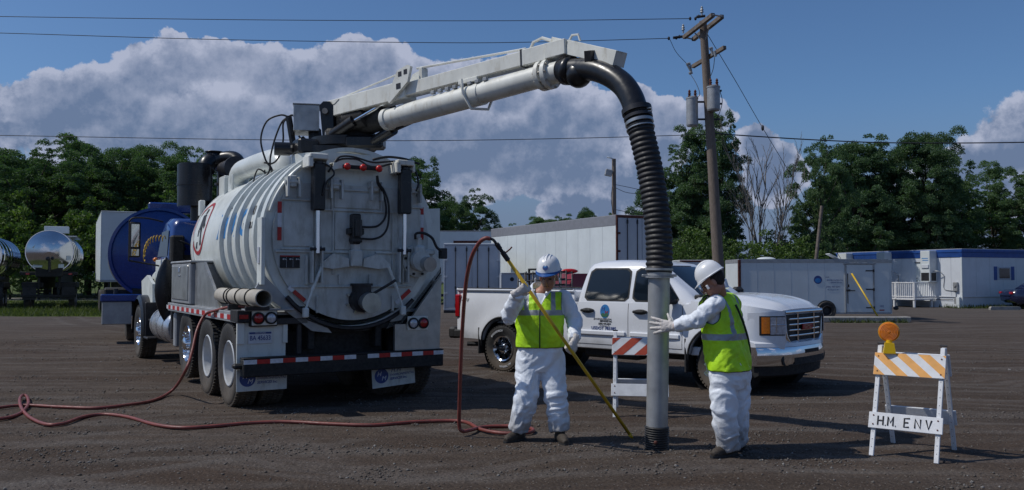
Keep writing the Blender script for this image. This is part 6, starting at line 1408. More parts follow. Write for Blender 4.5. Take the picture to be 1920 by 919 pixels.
ub('dead_end', 'dark steel', lambda b: [b.tube([px(x0, y0, 31), px(x1, y1, 31)], [.05, .03, .055, .03, .05][0], 8) for x0, y0, x1, y1 in ((1262, 71, 1285, 68), (1306, 32, 1322, 30))]); ub('dead_end', 'dark steel', lambda b: [b.ell(tuple(px(x, y, 31)), .05, .05, .07, 8, 6) for x, y in ((1254, 72), (1268, 71), (1274, 69), (1294, 35), (1304, 35), (1310, 31))])['kind'] = 'stuff'
cu = ub('fuse_cutout', 'galvanised', lambda b: (b.tube([px(1288, 120, 31), px(1297, 137, 31)], .04, 6), b.tube([px(1293, 118, 31), px(1297, 136, 31)], .03, 6), b.tube([px(1287, 121, 31), px(1294, 119, 31)], .05, 6), b.tube([px(1292, 138, 31), px(1298, 136, 31)], .05, 6)))
ub('fuse_cutout', 'galvanised', lambda b: (b.tube([px(1333, 90, 29.7), px(1337, 104, 29.7)], .05, 6), b.tube([px(1330, 92, 29.7), px(1336, 90, 29.7)], .05, 6), b.tube([px(1340, 96, 29.6), px(1342, 106, 29.6)], .05, 6)))
def trafo(xc, yt, yb, rpx, Y, lab):
    a, c = px(xc, yt, Y), px(xc, yb, Y); r = rpx/1600*Y
    t = ub('transformer', 'galvanised', lambda b: (b.cyl((c.x, c.y, c.z+.05), (c.x, c.y, a.z), r, n=28), b.cyl((c.x, c.y, c.z), (c.x, c.y, c.z+.05), r*.9, r, n=28), b.cyl((c.x, c.y, a.z), (c.x, c.y, a.z+.05), r*1.06, n=28), b.cyl((c.x, c.y, a.z+.05), (c.x, c.y, a.z+.10), r*.9, r*.5, n=28)))
    t['label'] = lab
    for s in (-1, 1): ub('bushing', 'rust', lambda b: b.lathe([(.04, 0), (.06, .05), (.035, .08), (.06, .13), (.035, .16), (.05, .21), (.02, .27), (0, .28)], 10, T(c.x+s*r*.5, c.y-.05, a.z+.05)), parent=t)
    ub('mount', 'dark steel', lambda b: [b.box(min(c.x, UP.x), max(c.x, UP.x), c.y-.04, c.y+.04, z-.03, z+.03, .005) for z in (a.z-.1, c.z+.25)], parent=t)
    return t
trafo(1298, 186, 237, 11, 30, 'weathered grey transformer on the left of the pole'); trafo(1338, 165, 208, 12, 29.7, 'clean grey transformer on the right of the pole')
ub('service_drop', 'wire', lambda b: (b.tube(curve([px(1294, 138, 31), px(1306, 158, 30.5), px(1312, 178, 30), px(1300, 184, 30)], 6), .012, 4), b.tube(curve([px(1340, 107, 29.6), px(1337, 130, 29.7), px(1328, 155, 29.8), px(1332, 164, 29.7)], 6), .012, 4), b.tube(curve([px(1256, 74, 31), px(1268, 98, 31), px(1288, 120, 31)], 6), .010, 4), b.tube(curve([px(1350, 170, 29.7), px(1354, 195, 29.8), px(1340, 235, 30)], 5), .012, 4)), 180)
ub('step_bolts', 'dark steel', lambda b: [b.cyl((UP.x-.25, 30, z), (UP.x+.05, 30, z), .015, n=6) for z in (6.4, 6.9)])
def wire(label, pts, r, Y, Yend=None):
    P = [px(x, y, Y if Yend is None else Y+(Yend-Y)*i/(len(pts)-1)) for i, (x, y) in enumerate(pts)]; b = MB(); b.tube(curve(P, 8), r, 5)
    return tag(b.build('overhead_wire', 'wire', None, 180), label, 'wire')
wire('topmost thin overhead wire running left from the pole top', [(-900, 14), (-400, 24), (0, 31), (500, 37.5), (950, 39), (1294, 35)], .013, 31)
wire('second overhead wire running left from the pole, crossing the boom tip', [(-900, 32), (-400, 52), (0, 62), (400, 74), (800, 80), (1000, 79), (1254, 72)], .013, 31)
wire('low overhead wire running left from the pole behind the black hose', [(-900, 238), (-400, 248), (0, 254), (400, 261), (750, 264), (1050, 260), (1334, 252)], .013, 30)
wire('thick twisted cable running right from the pole over the green trees', [(1334, 250), (1420, 256), (1540, 263), (1680, 268), (1920, 267), (2300, 258), (2900, 236)], .022, 30)
wire('guy wire slanting down to the right from the pole top', [(1325, 62), (1378, 150), (1430, 240), (1500, 356), (1590, 508)], .012, 30, 40)
b = MB(); b.ell(tuple(px(1430, 240, 33.8)), .06, .06, .12, 10, 8); tag(b.build('guy_insulator', 'dark steel'), 'small dark insulator on the slanting guy wire', 'insulator')
# thin pole with floodlight behind the box trailer
q0 = px(1151, 298, 38); fp = empty('floodlight_pole', (q0.x, 38, 0), 0, 'thin dark pole with a floodlight rising behind the long white box trailer', 'light pole')
def fb(name, m, fn): b = MB(); fn(b); o = b.build(name, m, None); o.data.transform(T(q0.x, 38, 0).inverted()); o.parent = fp; return o
fb('pole', 'wood pole', lambda b: b.tube([(q0.x, 38, 0), tuple(q0)], [.12, .09], 12)); fb('floodlight', 'galvanised', lambda b: (b.box(-.16, .16, -.12, .12, -.15, .15, .03, T(*px(1141, 324, 37.8)) @ RY(12)), b.tube([px(1146, 322, 37.9), px(1151, 320, 38)], .04, 6)))
fb('lamp_arm', 'trailer white', lambda b: b.tube(curve([px(1138, 295, 37.9), px(1144, 296, 37.9), px(1151, 299, 38)], 4), .035, 6)); fb('conduit', 'wire', lambda b: b.tube(curve([px(1148, 350, 37.9), px(1146, 375, 37.9), px(1150, 400, 37.9)], 4), .015, 5))
for k, (lab, pts) in enumerate((('upper thin cable from the floodlight pole to the right', [(1153, 346), (1200, 356), (1260, 372)]), ('lower thin cable from the floodlight pole to the right', [(1153, 352), (1180, 362), (1230, 364), (1270, 368)]), ('lowest cable sloping away right of the floodlight pole', [(1153, 393), (1200, 402), (1240, 404)]))): wire(lab, pts, .012, 38)
b = MB(); p0 = px(1530, 478, 38); p1 = px(1541, 386, 38); p0 = Vector((p1.x-(p1.z)*.12, 38, 0)); b.tube([p0, p1], [.09, .07], 12); tag(b.build('leaning_post', 'old wood'), 'grey wooden post leaning right before the trees', 'post')
# ============================================================ TRAILERS, TANKERS, MOBILE HOME
def grp(name, loc, rz, label, cat, group=None):
    e = empty(name, loc, rz, label, cat, group)
    def f(nm, m, fn, parent=None, ang=35): b = MB(); fn(b); return b.build(nm, m, parent or e, ang)
    return e, f
def axles(f, ys_, half, r=.5, w_=.28):
    me = tyre_mb(r, w_, .28, False).mesh('tyre', 40); rm = dish_mb(.28).mesh('rim', 40)
    for y in ys_:
        for s in (-1, 1):
            e = f('wheel', 'tyre', lambda b: b.cyl((s*(half-.2), y, r), (s*(half-.6), y, r), .05)); e['label'] = None or 'dusty wheel'
            for nm, m_, mt in (('tyre', me, 'tyre'), ('rim', rm, 'wheel white')): o = link(nm, m_, mt, e); o.matrix_local = T(s*(half-.16), y, r) @ Matrix.Rotation(R(90*s), 4, 'Y')
def box_trailer(loc, rz, w_, ln_, z0, z1, label, side='trailer white', doors=True, band=.43, npan=12, rods=4, name='box_trailer', cat='trailer', wheels=True, frame_m='rust', group=None, fr=.06):
    e, f = grp(name, loc, rz, label, cat, group)              # local: rear face at y=0 facing -Y, body toward +Y, x from 0 to w_
    f('body', side, lambda b: b.box(.015, w_-.015, .03, ln_-.02, z0+.02, z1-.02))
    dx = ln_/npan
    for i in range(npan):
        for x0, x1 in ((-.004, .016), (w_-.016, w_+.004)): f('side_panel', side, lambda b: b.box(x0, x1, i*dx+.006, (i+1)*dx-.006, z0+.10, z1-(band or .05), .003))
    if band:
        for x0, x1 in ((-.012, .02), (w_-.02, w_+.012)): f('top_band', 'grey cap', lambda b: b.box(x0, x1, .0, ln_, z1-band, z1, .01))
    f('roof', 'grey cap' if band else side, lambda b: b.box(0, w_, 0, ln_, z1-.02, z1+.02, .008)); f('floor_rail', 'galvanised', lambda b: b.box(-.01, w_+.01, 0, ln_, z0, z0+.10, .01))
    if doors:
        f('door_frame', frame_m, lambda b: (b.box(0, fr, -.05, .03, z0, z1, .008), b.box(w_-fr, w_, -.05, .03, z0, z1, .008), b.box(fr, w_-fr, -.05, .03, z1-fr*1.2, z1, .008), b.box(fr, w_-fr, -.05, .03, z0, z0+.1, .008)))
        for k in (0, 1):
            xa = fr+.01 if k == 0 else w_/2+.008; xb = w_/2-.008 if k == 0 else w_-fr-.01
            d = f('rear_door', 'trailer grey', lambda b: b.box(xa, xb, -.035, .02, z0+.11, z1-fr*1.2-.01, .008))
            for m_ in range(rods//2):
                xr = xa+(xb-xa)*(.38+.42*m_ if k == 0 else .2+.42*m_)
                lr = f('lock_rod', 'dark steel', lambda b: (b.cyl((xr, -.06, z0+.12), (xr, -.06, z1-.12), .016, n=8), b.box(xr-.035, xr+.035, -.075, -.03, z1-.34, z1-.18, .005), b.box(xr-.03, xr+.03, -.075, -.03, z0+.16, z0+.28, .005), b.box(xr-.03, xr+.03, -.08, -.03, z0+(z1-z0)*.32, z0+(z1-z0)*.36, .005)), d)
            for z in (.25, .5, .75): f('hinge', frame_m, lambda b: b.box((xa-.05) if k == 0 else xb-.10, xa+.10 if k == 0 else xb+.05, -.065, -.03, z0+(z1-z0)*z-.04, z0+(z1-z0)*z+.04, .006), d)
    if wheels: f('chassis', 'black matt', lambda b: (b.box(w_/2-.55, w_/2-.45, .2, ln_-.3, z0-.3, z0, .01), b.box(w_/2+.45, w_/2+.55, .2, ln_-.3, z0-.3, z0, .01), b.box(.1, w_-.1, .05, .15, .45, .6, .01), b.box(.3, .4, .05, .15, .6, z0, .01), b.box(w_-.4, w_-.3, .05, .15, .6, z0, .01)))
    if wheels:
        me = tyre_mb(.5, .28, .28, False).mesh('tyre', 40); rm = dish_mb(.28).mesh('rim', 40)
        for y in (1.4, 2.65):
            for s, x in ((-1, .16), (1, w_-.16)):
                we = empty('wheel', (x, y, .5)); we.parent = e
                for nm, m_, mt in (('tyre', me, 'tyre'), ('rim', rm, 'wheel white')): o = link(nm, m_, mt, we); o.matrix_local = Matrix.Rotation(R(90*s), 4, 'Y')
        for s in (.4, w_-.4): f('landing_leg', 'dark steel', lambda b: (b.box(s-.06, s+.06, ln_-2.2, ln_-2.08, .03, z0, .01), b.box(s-.14, s+.14, ln_-2.28, ln_-2.0, .0, .03, .004)))
    return e, f
box_trailer((4.24, 34.8, 0), 26.6, 2.55, 11.95, 1.15, 4.1, 'long white box trailer with grey top band, parked behind the pickup', fr=.08)
e, f = box_trailer((-2.97, 37.2, 0), 1, 2.46, 6.1, .12, 3.02, 'white shipping container with closed double doors right of the tank truck', band=0, name='shipping_container', cat='container', wheels=False, frame_m='trailer grey')
f('sill', 'dark steel', lambda b: b.box(0, 2.46, -.02, 6.1, .0, .12, .01))
e, f = box_trailer((-6.5, 48, 0), 2, 5.5, 2.5, 1.2, 4.15, 'white trailer box seen above the shipping container', band=.12, doors=False, npan=3); f('dark_sign', 'rust', lambda b: b.box(3.2, 4.6, -.02, .02, 3.45, 3.6, .004))
e, f = box_trailer((-.42, 33.5, 0), 2, 2.4, 3.0, .1, 1.72, 'low grey container behind the pickup bed', side='trailer grey', band=0, doors=False, npan=4, name='low_container', cat='container', wheels=False)
f('round_mark', 'ink black', lambda b: b.lathe([(.08, 0), (.08, .004), (0, .004)], 20, wallM((.42, .025, 1.48), (0, -1, 0)))); f('vent_grille', 'dark steel', lambda b: [b.box(.3, 1.2, .012, .028, .5+i*.08, .55+i*.08, .002) for i in range(8)])
# enclosed cargo trailer at right
e, f = grp('cargo_trailer', (8.35, 31.3, 0), 0, 'white enclosed cargo trailer with a side door and a round blue logo', 'trailer')
Wt, Z0, Z1 = 5.72, .22, 2.18
f('body', 'trailer white', lambda b: b.prism([(0, 0), (Wt-.25, 0), (Wt, .35), (Wt, 1.75), (Wt-.25, 2.1), (0, 2.1)], Z0, Z1))
f('roof', 'galvanised', lambda b: (b.prism([(-.01, -.012), (Wt-.25, -.012), (Wt+.012, .34), (Wt+.012, 1.76), (Wt-.25, 2.11), (-.01, 2.11)], Z1-.09, Z1+.015), b.prism([(-.01, .05), (Wt-.35, .05), (Wt-.1, .4), (Wt-.1, 1.7), (Wt-.3, 2.05), (-.01, 2.05)], Z1+.015, Z1+.05)))
f('bottom_rail', 'galvanised', lambda b: b.box(0, Wt-.2, -.012, 0, Z0, Z0+.06)); f('corner_post', 'rust', lambda b: b.box(-.05, .04, -.02, .1, Z0, Z1+.02, .008))
for i in range(6): f('side_seam', 'trailer grey', lambda b: b.box(.62+i*.62, .628+i*.62, -.003, .001, Z0+.06, Z1-.09)) if i < 5 else None
dr = f('side_door', 'trailer white', lambda b: b.box(3.90, 4.87, -.03, .0, .28, 2.02, .01)); f('door_trim', 'galvanised', lambda b: (b.box(3.84, 3.89, -.036, 0, .26, 2.08, .005), b.box(4.88, 4.93, -.036, 0, .26, 2.08, .005), b.box(3.80, 4.97, -.05, 0, 2.04, 2.10, .005)), dr)
for z in (.45, 1.12, 1.80): f('strap_hinge', 'dark steel', lambda b: (b.box(4.60, 4.9, -.042, -.03, z-.022, z+.022, .003), b.box(4.86, 4.92, -.055, -.03, z-.05, z+.05, .004)), dr)
f('door_latch', 'dark steel', lambda b: (b.box(3.92, 3.95, -.05, -.03, .6, 1.7, .004), b.box(3.88, 4.02, -.07, -.03, 1.05, 1.12, .006), b.box(4.0, 4.2, -.06, -.04, 1.06, 1.09, .003), b.box(3.93, 3.99, -.06, -.03, 1.2, 1.3, .006)), dr)
Ml = wallM((2.86, -.004, 1.47), (0, -1, 0)); o = f('round_logo', 'ink blue', lambda b: b.lathe([(.15, 0), (.15, .003), (0, .003)], 28, Ml)); f('logo_globe', 'ink lightblue', lambda b: b.ell((0, -.03, .003), .11, .09, .002, 14, 6, M=Ml), o)
for tt, sz, x, z in (('H.M.', .07, 3.14, 1.56), ('ENVIRONMENTAL', .075, 3.18, 1.45), ('SERVICES Inc.', .075, 3.32, 1.37), ('(586) 469-6841', .085, 3.16, 1.21), ('Mt. Clemens, MI', .06, 3.2, 1.10)): text('lettering', tt, sz, 'ink blue', e, wallM((x, -.004, z), (0, -1, 0)), shear=.2 if sz < .08 else 0, sx=1.0)
text('lettering', '102', .11, 'ink blue', e, wallM((5.1, -.004, .50), (0, -1, 0)))
f('wheel_arch', 'black matt', lambda b: b.lathe([(.36, 0), (.36, .02), (0, .02)], 24, wallM((3.15, -.001, .36), (0, -1, 0)))); 
for s in (0, 1):
    we = empty('wheel', (3.15, .0 if s == 0 else 2.1, .34)); we.parent = e
    o = link('tyre', tyre_mb(.34, .2, .19, False).mesh('tyre', 40), 'tyre', we); o.matrix_local = RX(90); o = link('rim', dish_mb(.19, deep=.03).mesh('rim', 40), 'dark steel', we); o.matrix_local = RX(90)
f('roof_vent', 'trailer white', lambda b: (b.ell((1.15, .6, Z1+.05), .36, .3, .09, 16, 8), b.box(3.75, 4.35, .4, .8, Z1+.03, Z1+.06, .01, T(0, 0, 0))))
f('vent_lid', 'trailer white', lambda b: b.box(-.25, .25, -.2, .2, 0, .03, .008, T(3.55, .3, Z1+.12) @ RY(28))); f('tail_light', 'red lens', lambda b: b.box(5.1, 5.28, -.012, 0, .34, .38, .003)); f('coupler', 'dark steel', lambda b: (b.box(Wt, Wt+.2, .9, 1.2, .35, .45, .02), b.ell((Wt+.12, .3, .42), .10, .06, .07)))
# older white trailer behind its left end
e, f = box_trailer((6.6, 33.6, 0), 2, 1.75, 4.5, .5, 2.22, 'old white trailer with rusty edge between utility pole and cargo trailer', band=0, npan=4, rods=2, wheels=False, fr=.05)
f('rust_patch', 'rust', lambda b: [b.ell((x, -.036, z), .05, .006, .04, 8, 5) for x, z in ((1.25, 1.95), (1.42, 1.9), (1.38, 1.7), (.95, 1.95))])['kind'] = 'stuff'; f('skid', 'dark steel', lambda b: b.box(.05, 1.7, .1, 4.4, .0, .5, .02))
# yellow pole leaning on the cargo trailer
b = MB(); b.tube([px(1597, 513, 31.2), Vector((px(1652, 603, 30.1).x, 30.1, 0))], .03, 8); tag(b.build('yellow_pole', 'lance yellow', None, 180), 'thin yellow pole leaning on the cargo trailer door', 'pole')
b = MB(); b.box(10.2, 13.8, 29.55, 29.95, 0, .20, .03); tag(b.build('concrete_slab', 'concrete'), 'long concrete slab on the ground before the cargo trailer', 'slab')
blades('weeds', [(11.0, 13.6, 29.3, 29.6, 3), (8.2, 11, 30.6, 31.2, 1), (11.2, 12.6, 29.9, 30.3, 1)], 650, .05, .2, GB, 'green weeds growing along the concrete slab')
for x, y, rz, lab in ((23.4, 40.6, 4, 'concrete wheel stop left of the dark car'), (25.2, 40.6, 2, 'concrete wheel stop under the nose of the dark car')):
    b = MB(); b.prism([(-.75, 0), (.75, 0), (.75, .1), (.70, .16), (-.70, .16), (-.75, .1)], -.08, .08, M=T(x, y, 0) @ RZ(rz) @ RX(90)); tag(b.build('wheel_stop', 'concrete'), lab, 'wheel stop', 'wheel stops by the mobile home')
# mobile home
MO = Vector((22.55, 42.8, 0)); e, f = grp('mobile_home', MO, 23.9, 'pale blue mobile office with a blue roof edge and a white deck', 'mobile home')
Ln, Wd, Hh = 8.5, 16.0, 2.96
f('wall', 'siding', lambda b: b.box(0, Wd, 0, Ln, .55, Hh-.12)); f('skirting', 'siding', lambda b: b.box(.03, Wd-.03, .03, Ln-.03, 0, .55))
for i in range(14): f('siding_panel', 'siding', lambda b: b.box(-.012, .0, i*Ln/14+.008, (i+1)*Ln/14-.008, .58, 2.55, .003))
for i in range(16): f('siding_panel', 'siding', lambda b: b.box(.02+i*Wd/16+.008, .02+(i+1)*Wd/16-.008, -.012, .0, .58, 2.55, .003)) 
f('roof_edge', 'home blue', lambda b: (b.box(-.06, Wd+.06, -.06, Ln+.06, 2.80, Hh, .02), b.box(-.03, Wd+.03, -.03, Ln+.03, 2.55, 2.80, .006))); f('roof', 'galvanised', lambda b: b.box(-.04, Wd+.04, -.04, Ln+.04, Hh-.01, Hh+.03, .01))
for k in range(4): f('fascia_rib', 'home blue', lambda b: b.box(-.045, -.03, 0, Ln, 2.57+k*.06, 2.59+k*.06, .003))
f('corner_trim', 'trailer white', lambda b: (b.box(-.03, .06, -.03, .06, .0, 2.55, .005))); f('trim', 'siding', lambda b: (b.box(-.02, 0, .1, Ln, .54, .60, .004), b.box(0, Wd, -.02, -.001, .54, .60, .004)))
wn = f('window', 'trailer grey', lambda b: b.box(2.62, 3.56, -.04, .0, 1.42, 2.08, .01)); f('pane', 'dark glass', lambda b: b.box(2.70, 3.48, -.05, -.04, 1.49, 2.01, .002), wn)
for x in (2.32, 3.62): f('shutter', 'home blue', lambda b: (b.box(x, x+.24, -.035, -.012, 1.40, 2.10, .006), [b.box(x+.03, x+.21, -.045, -.035, 1.46+k*.08, 1.49+k*.08, .002) for k in range(8)]))
for k, (y0, y1) in enumerate(((1.42, 2.0), (4.28, 4.86), (7.04, 7.7))):
    ac = f('air_conditioner', 'trailer white', lambda b: b.box(-.55, -.012, y0, y1, 1.30, 2.92, .02))
    f('grille', 'dark steel', lambda b: (b.box(-.556, -.55, y0+.05, y1-.05, 1.36, 1.78, .002), b.box(-.45, -.1, y0-.006, y0, 1.36, 1.78, .002)), ac); f('access_cover', 'siding', lambda b: b.box(-.60, -.55, y0+.06, y1-.1, 2.02, 2.2, .006), ac)
    f('blue_mark', 'ink lightblue', lambda b: b.box(-.553, -.55, y0+.1, y1-.1, 2.50, 2.54), ac); f('blue_mark', 'ink lightblue', lambda b: b.box(-.553, -.55, y0+.08, y1-.14, 2.40, 2.44), ac)
    f('conduit', 'galvanised', lambda b: b.tube(curve([(-.3, y0, 1.85), (-.25, y0-.25, 1.85), (-.06, y0-.42, 1.65), (-.03, y0-.42, 1.4), (-.03, y0-.42, .95 if k == 0 else 1.3), (-.03, y0-(1.0 if k == 0 else .5), .85 if k == 0 else 1.2)], 5), .022, 6))
dd = f('door', 'trailer white', lambda b: b.box(-.045, -.012, 2.05, 2.72, .50, 2.3, .008)); f('door_hood', 'dark steel', lambda b: b.box(-.09, -.012, 2.02, 2.75, 2.31, 2.34, .004), dd); f('door_knob', 'dark steel', lambda b: (b.ell((-.07, 2.63, 1.35), .03, .03, .03), b.ell((-.07, 2.63, 1.5), .025, .025, .025)), dd)
f('meter_box', 'galvanised', lambda b: (b.box(-.14, -.012, .18, .42, .85, 1.3, .015), b.cyl((-.14, .3, 1.15), (-.19, .3, 1.15), .08, n=16), b.box(-.1, -.012, .25, .4, .2, .5, .01), b.tube([(-.05, .32, .5), (-.05, .32, .85)], .02, 6)))
f('step_board', 'trailer white', lambda b: b.box(-.2, -.03, .02, .2, .0, .55, .01)); f('shadow_gap', 'dark steel', lambda b: b.box(-.022, -.0201, .5, 1.8, .40, .43))
# deck and railing in front of the door
dk_ = f('deck', 'board white', lambda b: (b.box(-1.5, -.06, 1.55, 4.1, .38, .45, .008), [b.box(x-.05, x+.05, y-.05, y+.05, 0, .38, .005) for x in (-1.42, -.2) for y in (1.65, 2.9, 4.0)]))
f('hand_rail', 'board white', lambda b: (b.box(-1.52, -1.44, 1.55, 4.1, 1.24, 1.29, .008), b.box(-1.5, -.06, 1.53, 1.6, 1.24, 1.29, .008), b.box(-1.52, -1.44, 1.55, 4.1, .52, .57, .008), b.box(-1.5, -.06, 1.53, 1.6, .52, .57, .008), [b.box(-1.52, -1.44, y-.04, y+.04, .4, 1.30, .005) for y in (1.58, 2.75, 4.06)]), dk_)
for k in range(19): f('baluster', 'board white', lambda b: b.box(-1.50, -1.46, 1.68+k*.128-.02, 1.68+k*.128+.022, .46, 1.24), dk_)
for k in range(10): f('baluster', 'board white', lambda b: b.box(-1.36+k*.13-.02, -1.36+k*.13+.02, 1.545, 1.585, .46, 1.24), dk_)
f('stair_stringer', 'board white', lambda b: b.prism([(4.1, .45), (4.9, 0), (4.7, 0), (4.1, .32)], -.02, .02, M=Matrix(((0,0,1,-1.45),(1,0,0,0),(0,1,0,0),(0,0,0,1)))), dk_)
# dark car cut by the right edge
def car(loc, rz, label):
    e, f = grp('parked_car', loc, rz, label, 'car'); 
    st = [(-2.25, .55, .62, .72), (-2.2, .35, .80, .80), (-1.6, .28, .92, .86), (-.9, .26, .95, .88), (1.5, .26, .96, .88), (2.0, .28, .93, .84), (2.25, .4, .85, .74), (2.3, .5, .75, .6)]
    def sec(y, z0, z1, hw): return [(-hw*.9, y, z0), (-hw, y, z0+.15), (-hw, y, z1-.15), (-hw*.9, y, z1), (hw*.9, y, z1), (hw, y, z1-.15), (hw, y, z0+.15), (hw*.9, y, z0)]
    f('body', 'car navy', lambda b: b.rings([sec(*s_) for s_ in st]), ang=50); f('cabin', 'car navy', lambda b: b.rings([[( -.76, -1.1, .94), (.76, -1.1, .94), (.78, 1.6, .94), (-.78, 1.6, .94)], [(-.62, -.35, 1.40), (.62, -.35, 1.40), (.62, .95, 1.42), (-.62, .95, 1.42)], [(-.55, -.2, 1.44), (.55, -.2, 1.44), (.55, .8, 1.45), (-.55, .8, 1.45)]]), ang=30)
    for s in (-1, 1):
        f('side_window', 'dark glass', lambda b: b.quad((s*.785, -.85, .98), (s*.785, 1.35, .98), (s*.655, .85, 1.36), (s*.655, -.3, 1.36)))
        f('headlamp', 'clear lens', lambda b: b.ell((s*.62, -2.18, .66), .16, .06, .08)); f('tail_lamp', 'red lens', lambda b: b.box(s*.5, s*.8, 2.2, 2.3, .72, .84, .02))
        for y in (-1.4, 1.35):
            we = empty('wheel', (s*.80, y, .32)); we.parent = e; o = link('tyre', tyre_mb(.32, .2, .2, False).mesh('tyre', 40), 'tyre', we); o.matrix_local = Matrix.Rotation(R(90*s), 4, 'Y'); o = link('rim', dish_mb(.2, deep=.02).mesh('rim', 40), 'alloy', we); o.matrix_local = Matrix.Rotation(R(90*s), 4, 'Y')
    f('windscreen', 'dark glass', lambda b: b.quad((-.7, -1.0, 1.0), (.7, -1.0, 1.0), (.6, -.42, 1.37), (-.6, -.42, 1.37))); return e
mat('car navy', (.008, .012, .045), .25, coat=.8)
car((26.6, 41.8, 0), 80, 'dark blue car cut off by the right edge of the picture')
# shiny tankers at far left
def tanker(loc, rz, label, m, front, ln_=9.5, r=1.08, zc=2.65, mani=True, chassis=True, group=None, name='tanker_trailer', wx=.98):
    e, f = grp(name, loc, rz, label, 'tanker trailer', group)
    M = T(0, 0, zc) @ RX(-90)
    f('tank', m, lambda b: b.lathe([(r*.985, 0), (r, .03), (r, ln_), (r*.9, ln_+.2), (0, ln_+.35)], 56, M), ang=50)
    f('tank_head', front, lambda b: b.lathe([(0, -.20), (r*.3, -.185), (r*.6, -.13), (r*.85, -.05), (r*.985, .0)], 56, M), ang=180)
    f('head_rim', 'chrome', lambda b: b.lathe([(r-.01, -.01), (r+.02, -.01), (r+.02, .06), (r-.01, .06), (r-.01, -.01)], 56, M))
    for y in np.arange(1.2, ln_, 1.6): f('tank_band', m, lambda b: b.lathe([(r, y-.04), (r+.03, y-.03), (r+.03, y+.03), (r, y+.04)], 48, M))
    f('frame', 'black matt', lambda b: (b.box(-1.25, 1.25, .0, .35, zc-r-.12, zc-r+.05, .02), b.box(-.6, .6, -.05, .1, zc-r-.2, zc-r+.25, .02), b.box(-1.2, -.25, .2, 2.8, 1.02, 1.3, .03), b.box(.25, 1.2, .2, 2.8, 1.02, 1.3, .03), b.box(-1.2, 1.2, .05, .15, .55, .68, .01), b.box(-.5, -.4, .1, ln_, .95, zc-r, .01), b.box(.4, .5, .1, ln_, .95, zc-r, .01)))
    for s in (-1, 1):
        f('mud_flap', 'dark steel', lambda b: b.box(s*.55, s*1.15, .12, .14, .45, 1.05, .004)); f('tail_lamp', 'red lens', lambda b: b.box(s*.85, s*1.0, -.06, -.03, zc-r-.1, zc-r-.02, .004))
        for y in (.9, 2.1):
            we = empty('wheel', (s*wx, y, .5)); we.parent = e; o = link('tyre', TNK_T, 'tyre', we); o.matrix_local = Matrix.Rotation(R(90*s), 4, 'Y'); o = link('rim', TNK_R, 'wheel white', we); o.matrix_local = Matrix.Rotation(R(90*s), 4, 'Y')
    f('landing_leg', 'dark steel', lambda b: b.box(-.06, .06, ln_-2.2, ln_-2.08, .03, zc-r, .01)) if 0 else None
    return e, f
TNK_T = tyre_mb(.5, .28, .28, False).mesh('tyre', 40); TNK_R = dish_mb(.28).mesh('rim', 40)
cpos = px(93, 472, 42)
e, f = tanker((cpos.x, 42, 0), 24, 'shiny polished steel tanker trailer with a white box on top', 'chrome', 'mirror steel', r=1.04, zc=cpos.z)
f('top_box', 'trailer white', lambda b: b.box(-.35, .75, 1.2, 1.7, cpos.z+.98, cpos.z+1.32, .01)); f('walkway', 'alloy', lambda b: b.box(.55, 1.1, 1.7, 6, cpos.z+.82, cpos.z+.87, .01)); f('placard', 'trailer white', lambda b: b.prism([(-.55, -.2), (-.75, 0), (-.55, .2), (-.35, 0)], 0, .01, M=T(0, -.10, cpos.z+.2) @ RX(90)))
f('rear_valve', 'dark steel', lambda b: (b.ell((-.05, -.24, cpos.z-.35), .1, .06, .1), b.ell((.15, -.24, cpos.z-.33), .08, .06, .08), b.tube([(.02, -.22, cpos.z-.4), (.02, -.2, cpos.z-1.0)], .06, 8))); f('label_plate', 'trailer white', lambda b: (b.box(-.75, -.3, -.13, -.12, cpos.z-.78, cpos.z-.68, .002), b.box(.4, .65, -.12, -.11, cpos.z-.8, cpos.z-.62, .002), b.box(.75, .95, -.12, -.1, cpos.z-.42, cpos.z-.2, .002)))
cp2 = px(-46, 478, 41)
tanker((cp2.x, 41, 0), 25, 'polished tanker trailer cut off by the left edge of the picture', 'chrome', 'mirror steel', r=1.09, zc=cp2.z)
# white box trailer behind the blue tank
q = px(190, 395, 36); box_trailer((q.x, 36, 0), 27.2, 2.55, 9, 1.35, 4.35, 'white box trailer standing between the shiny tanker and the blue tank', band=0, doors=False, fr=.05)
q = px(30, 456, 62); e, f = box_trailer((q.x, 62, 0), 10, 2.5, 8, 1.6, 4.0, 'small distant white trailer left of the shiny tanker', band=0, doors=False, npan=6)
# blue tank trailer ahead of the vacuum truck
cb = px(298, 476, 21); rb = 1.09
e, f = tanker((cb.x, 21, 0), 25.5, 'blue ended tank trailer parked just ahead of the vacuum truck', 'pvc', 'blue paint', ln_=7, r=rb, zc=cb.z, wx=.55)
f('top_locker', 'blue paint', lambda b: (b.box(-.25, 1.2, .0, .5, cb.z+1.02, cb.z+1.27, .03),)); f('head_flange', 'blue paint', lambda b: b.lathe([(rb-.02, -.05), (rb+.05, -.04), (rb+.05, .08), (rb-.02, .10)], 56, T(0, 0, cb.z) @ RX(-90)))
f('rear_deck', 'blue paint', lambda b: b.box(-1.28, 1.2, -.35, .3, 1.0, 1.17, .02)); f('side_cabinet', 'galvanised', lambda b: b.box(-1.25, -.6, -.30, .6, .45, 1.0, .02)); f('deck_post', 'dark steel', lambda b: b.tube([(-.95, -.1, 1.17), (-.95, -.1, 1.3)], .05, 8))
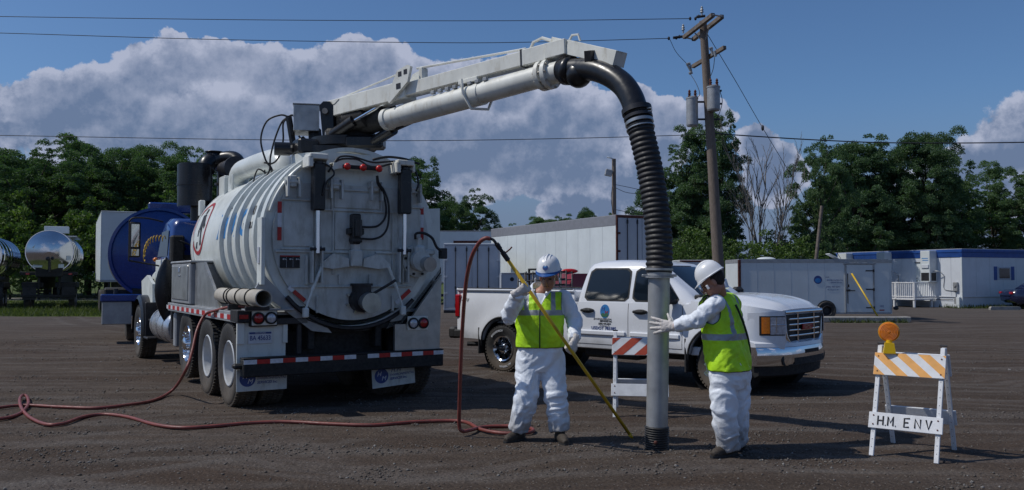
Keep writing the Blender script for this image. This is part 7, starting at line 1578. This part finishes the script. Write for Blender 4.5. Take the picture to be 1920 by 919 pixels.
# steel rack and red truck parts glimpsed behind the pickup
e, f = grp('steel_rack', (px(1012, 518, 24).x, 24, 0), -12, 'grey tubular steel rack standing behind the left worker', 'rack')
def rack(b):
    for x in (-.62, -.42, .42, .75):
        b.tube([(x, -.0, 0), (x, 0, 1.72+.06*x)], .022, 6); b.tube([(x, 1.2, 0), (x, 1.2, 1.74)], .022, 6)
    for z in (1.3, 1.45, 1.66): b.tube([(-.62, 0, z), (.75, 0, z+.08)], .018, 6); b.tube([(-.62, 1.2, z), (.75, 1.2, z+.05)], .018, 6)
    for x in (-.62, .75): b.tube([(x, 0, 1.66), (x, 1.2, 1.7)], .018, 6)
f('frame', 'dark steel', rack, ang=180); f('mesh_panel', 'galvanised', lambda b: [b.tube([(.42+i*.04, 0, 1.3), (.42+i*.04, 0, 1.7)], .006, 4) for i in range(9)]); f('tube_stack', 'galvanised', lambda b: [b.cyl((-.3+i*.1, .4, .5), (-.3+i*.1, .4, 1.5), .04, n=8) for i in range(3)])
e, f = grp('red_tow_truck', (px(1085, 520, 26.5).x, 26.5, 0), -60, 'red service truck mostly hidden behind the pickup cab', 'truck')
f('cab', 'red cab', lambda b: b.rings([[(-.9, -1.0, .5), (.9, -1.0, .5), (.9, 1.0, .5), (-.9, 1.0, .5)], [(-.9, -1.0, 1.2), (.9, -1.0, 1.2), (.9, 1.0, 1.2), (-.9, 1.0, 1.2)], [(-.75, -.7, 1.68), (.75, -.7, 1.68), (.75, .8, 1.68), (-.75, .8, 1.68)]])); f('window', 'dark glass', lambda b: b.quad((-.905, -.7, 1.22), (-.905, .8, 1.22), (-.78, .7, 1.62), (-.78, -.55, 1.62)))
f('beacon', 'red knob', lambda b: b.ell((-.5, 0, 1.76), .14, .3, .08)); f('light_bar', 'black matt', lambda b: (b.box(-.9, .9, -1.3, -1.22, 1.78, 1.84, .01), b.box(-.9, -.84, -1.3, -1.24, .5, 1.8, .01), b.box(.84, .9, -1.3, -1.24, .5, 1.8, .01))); f('deck', 'black matt', lambda b: b.box(-.9, .9, -3.6, -1.05, .6, .8, .02)); f('post', 'trailer white', lambda b: b.box(-.95, -.87, -1.6, -1.5, .7, 1.55, .01))
for s in (-1, 1):
    for y in (-2.8, .6): we = empty('wheel', (s*.8, y, .42)); we.parent = bpy.data.objects[e.name]; o = link('tyre', TNK_T, 'tyre', we); o.matrix_local = Matrix.Rotation(R(90*s), 4, 'Y') @ Matrix.Scale(.84, 4)
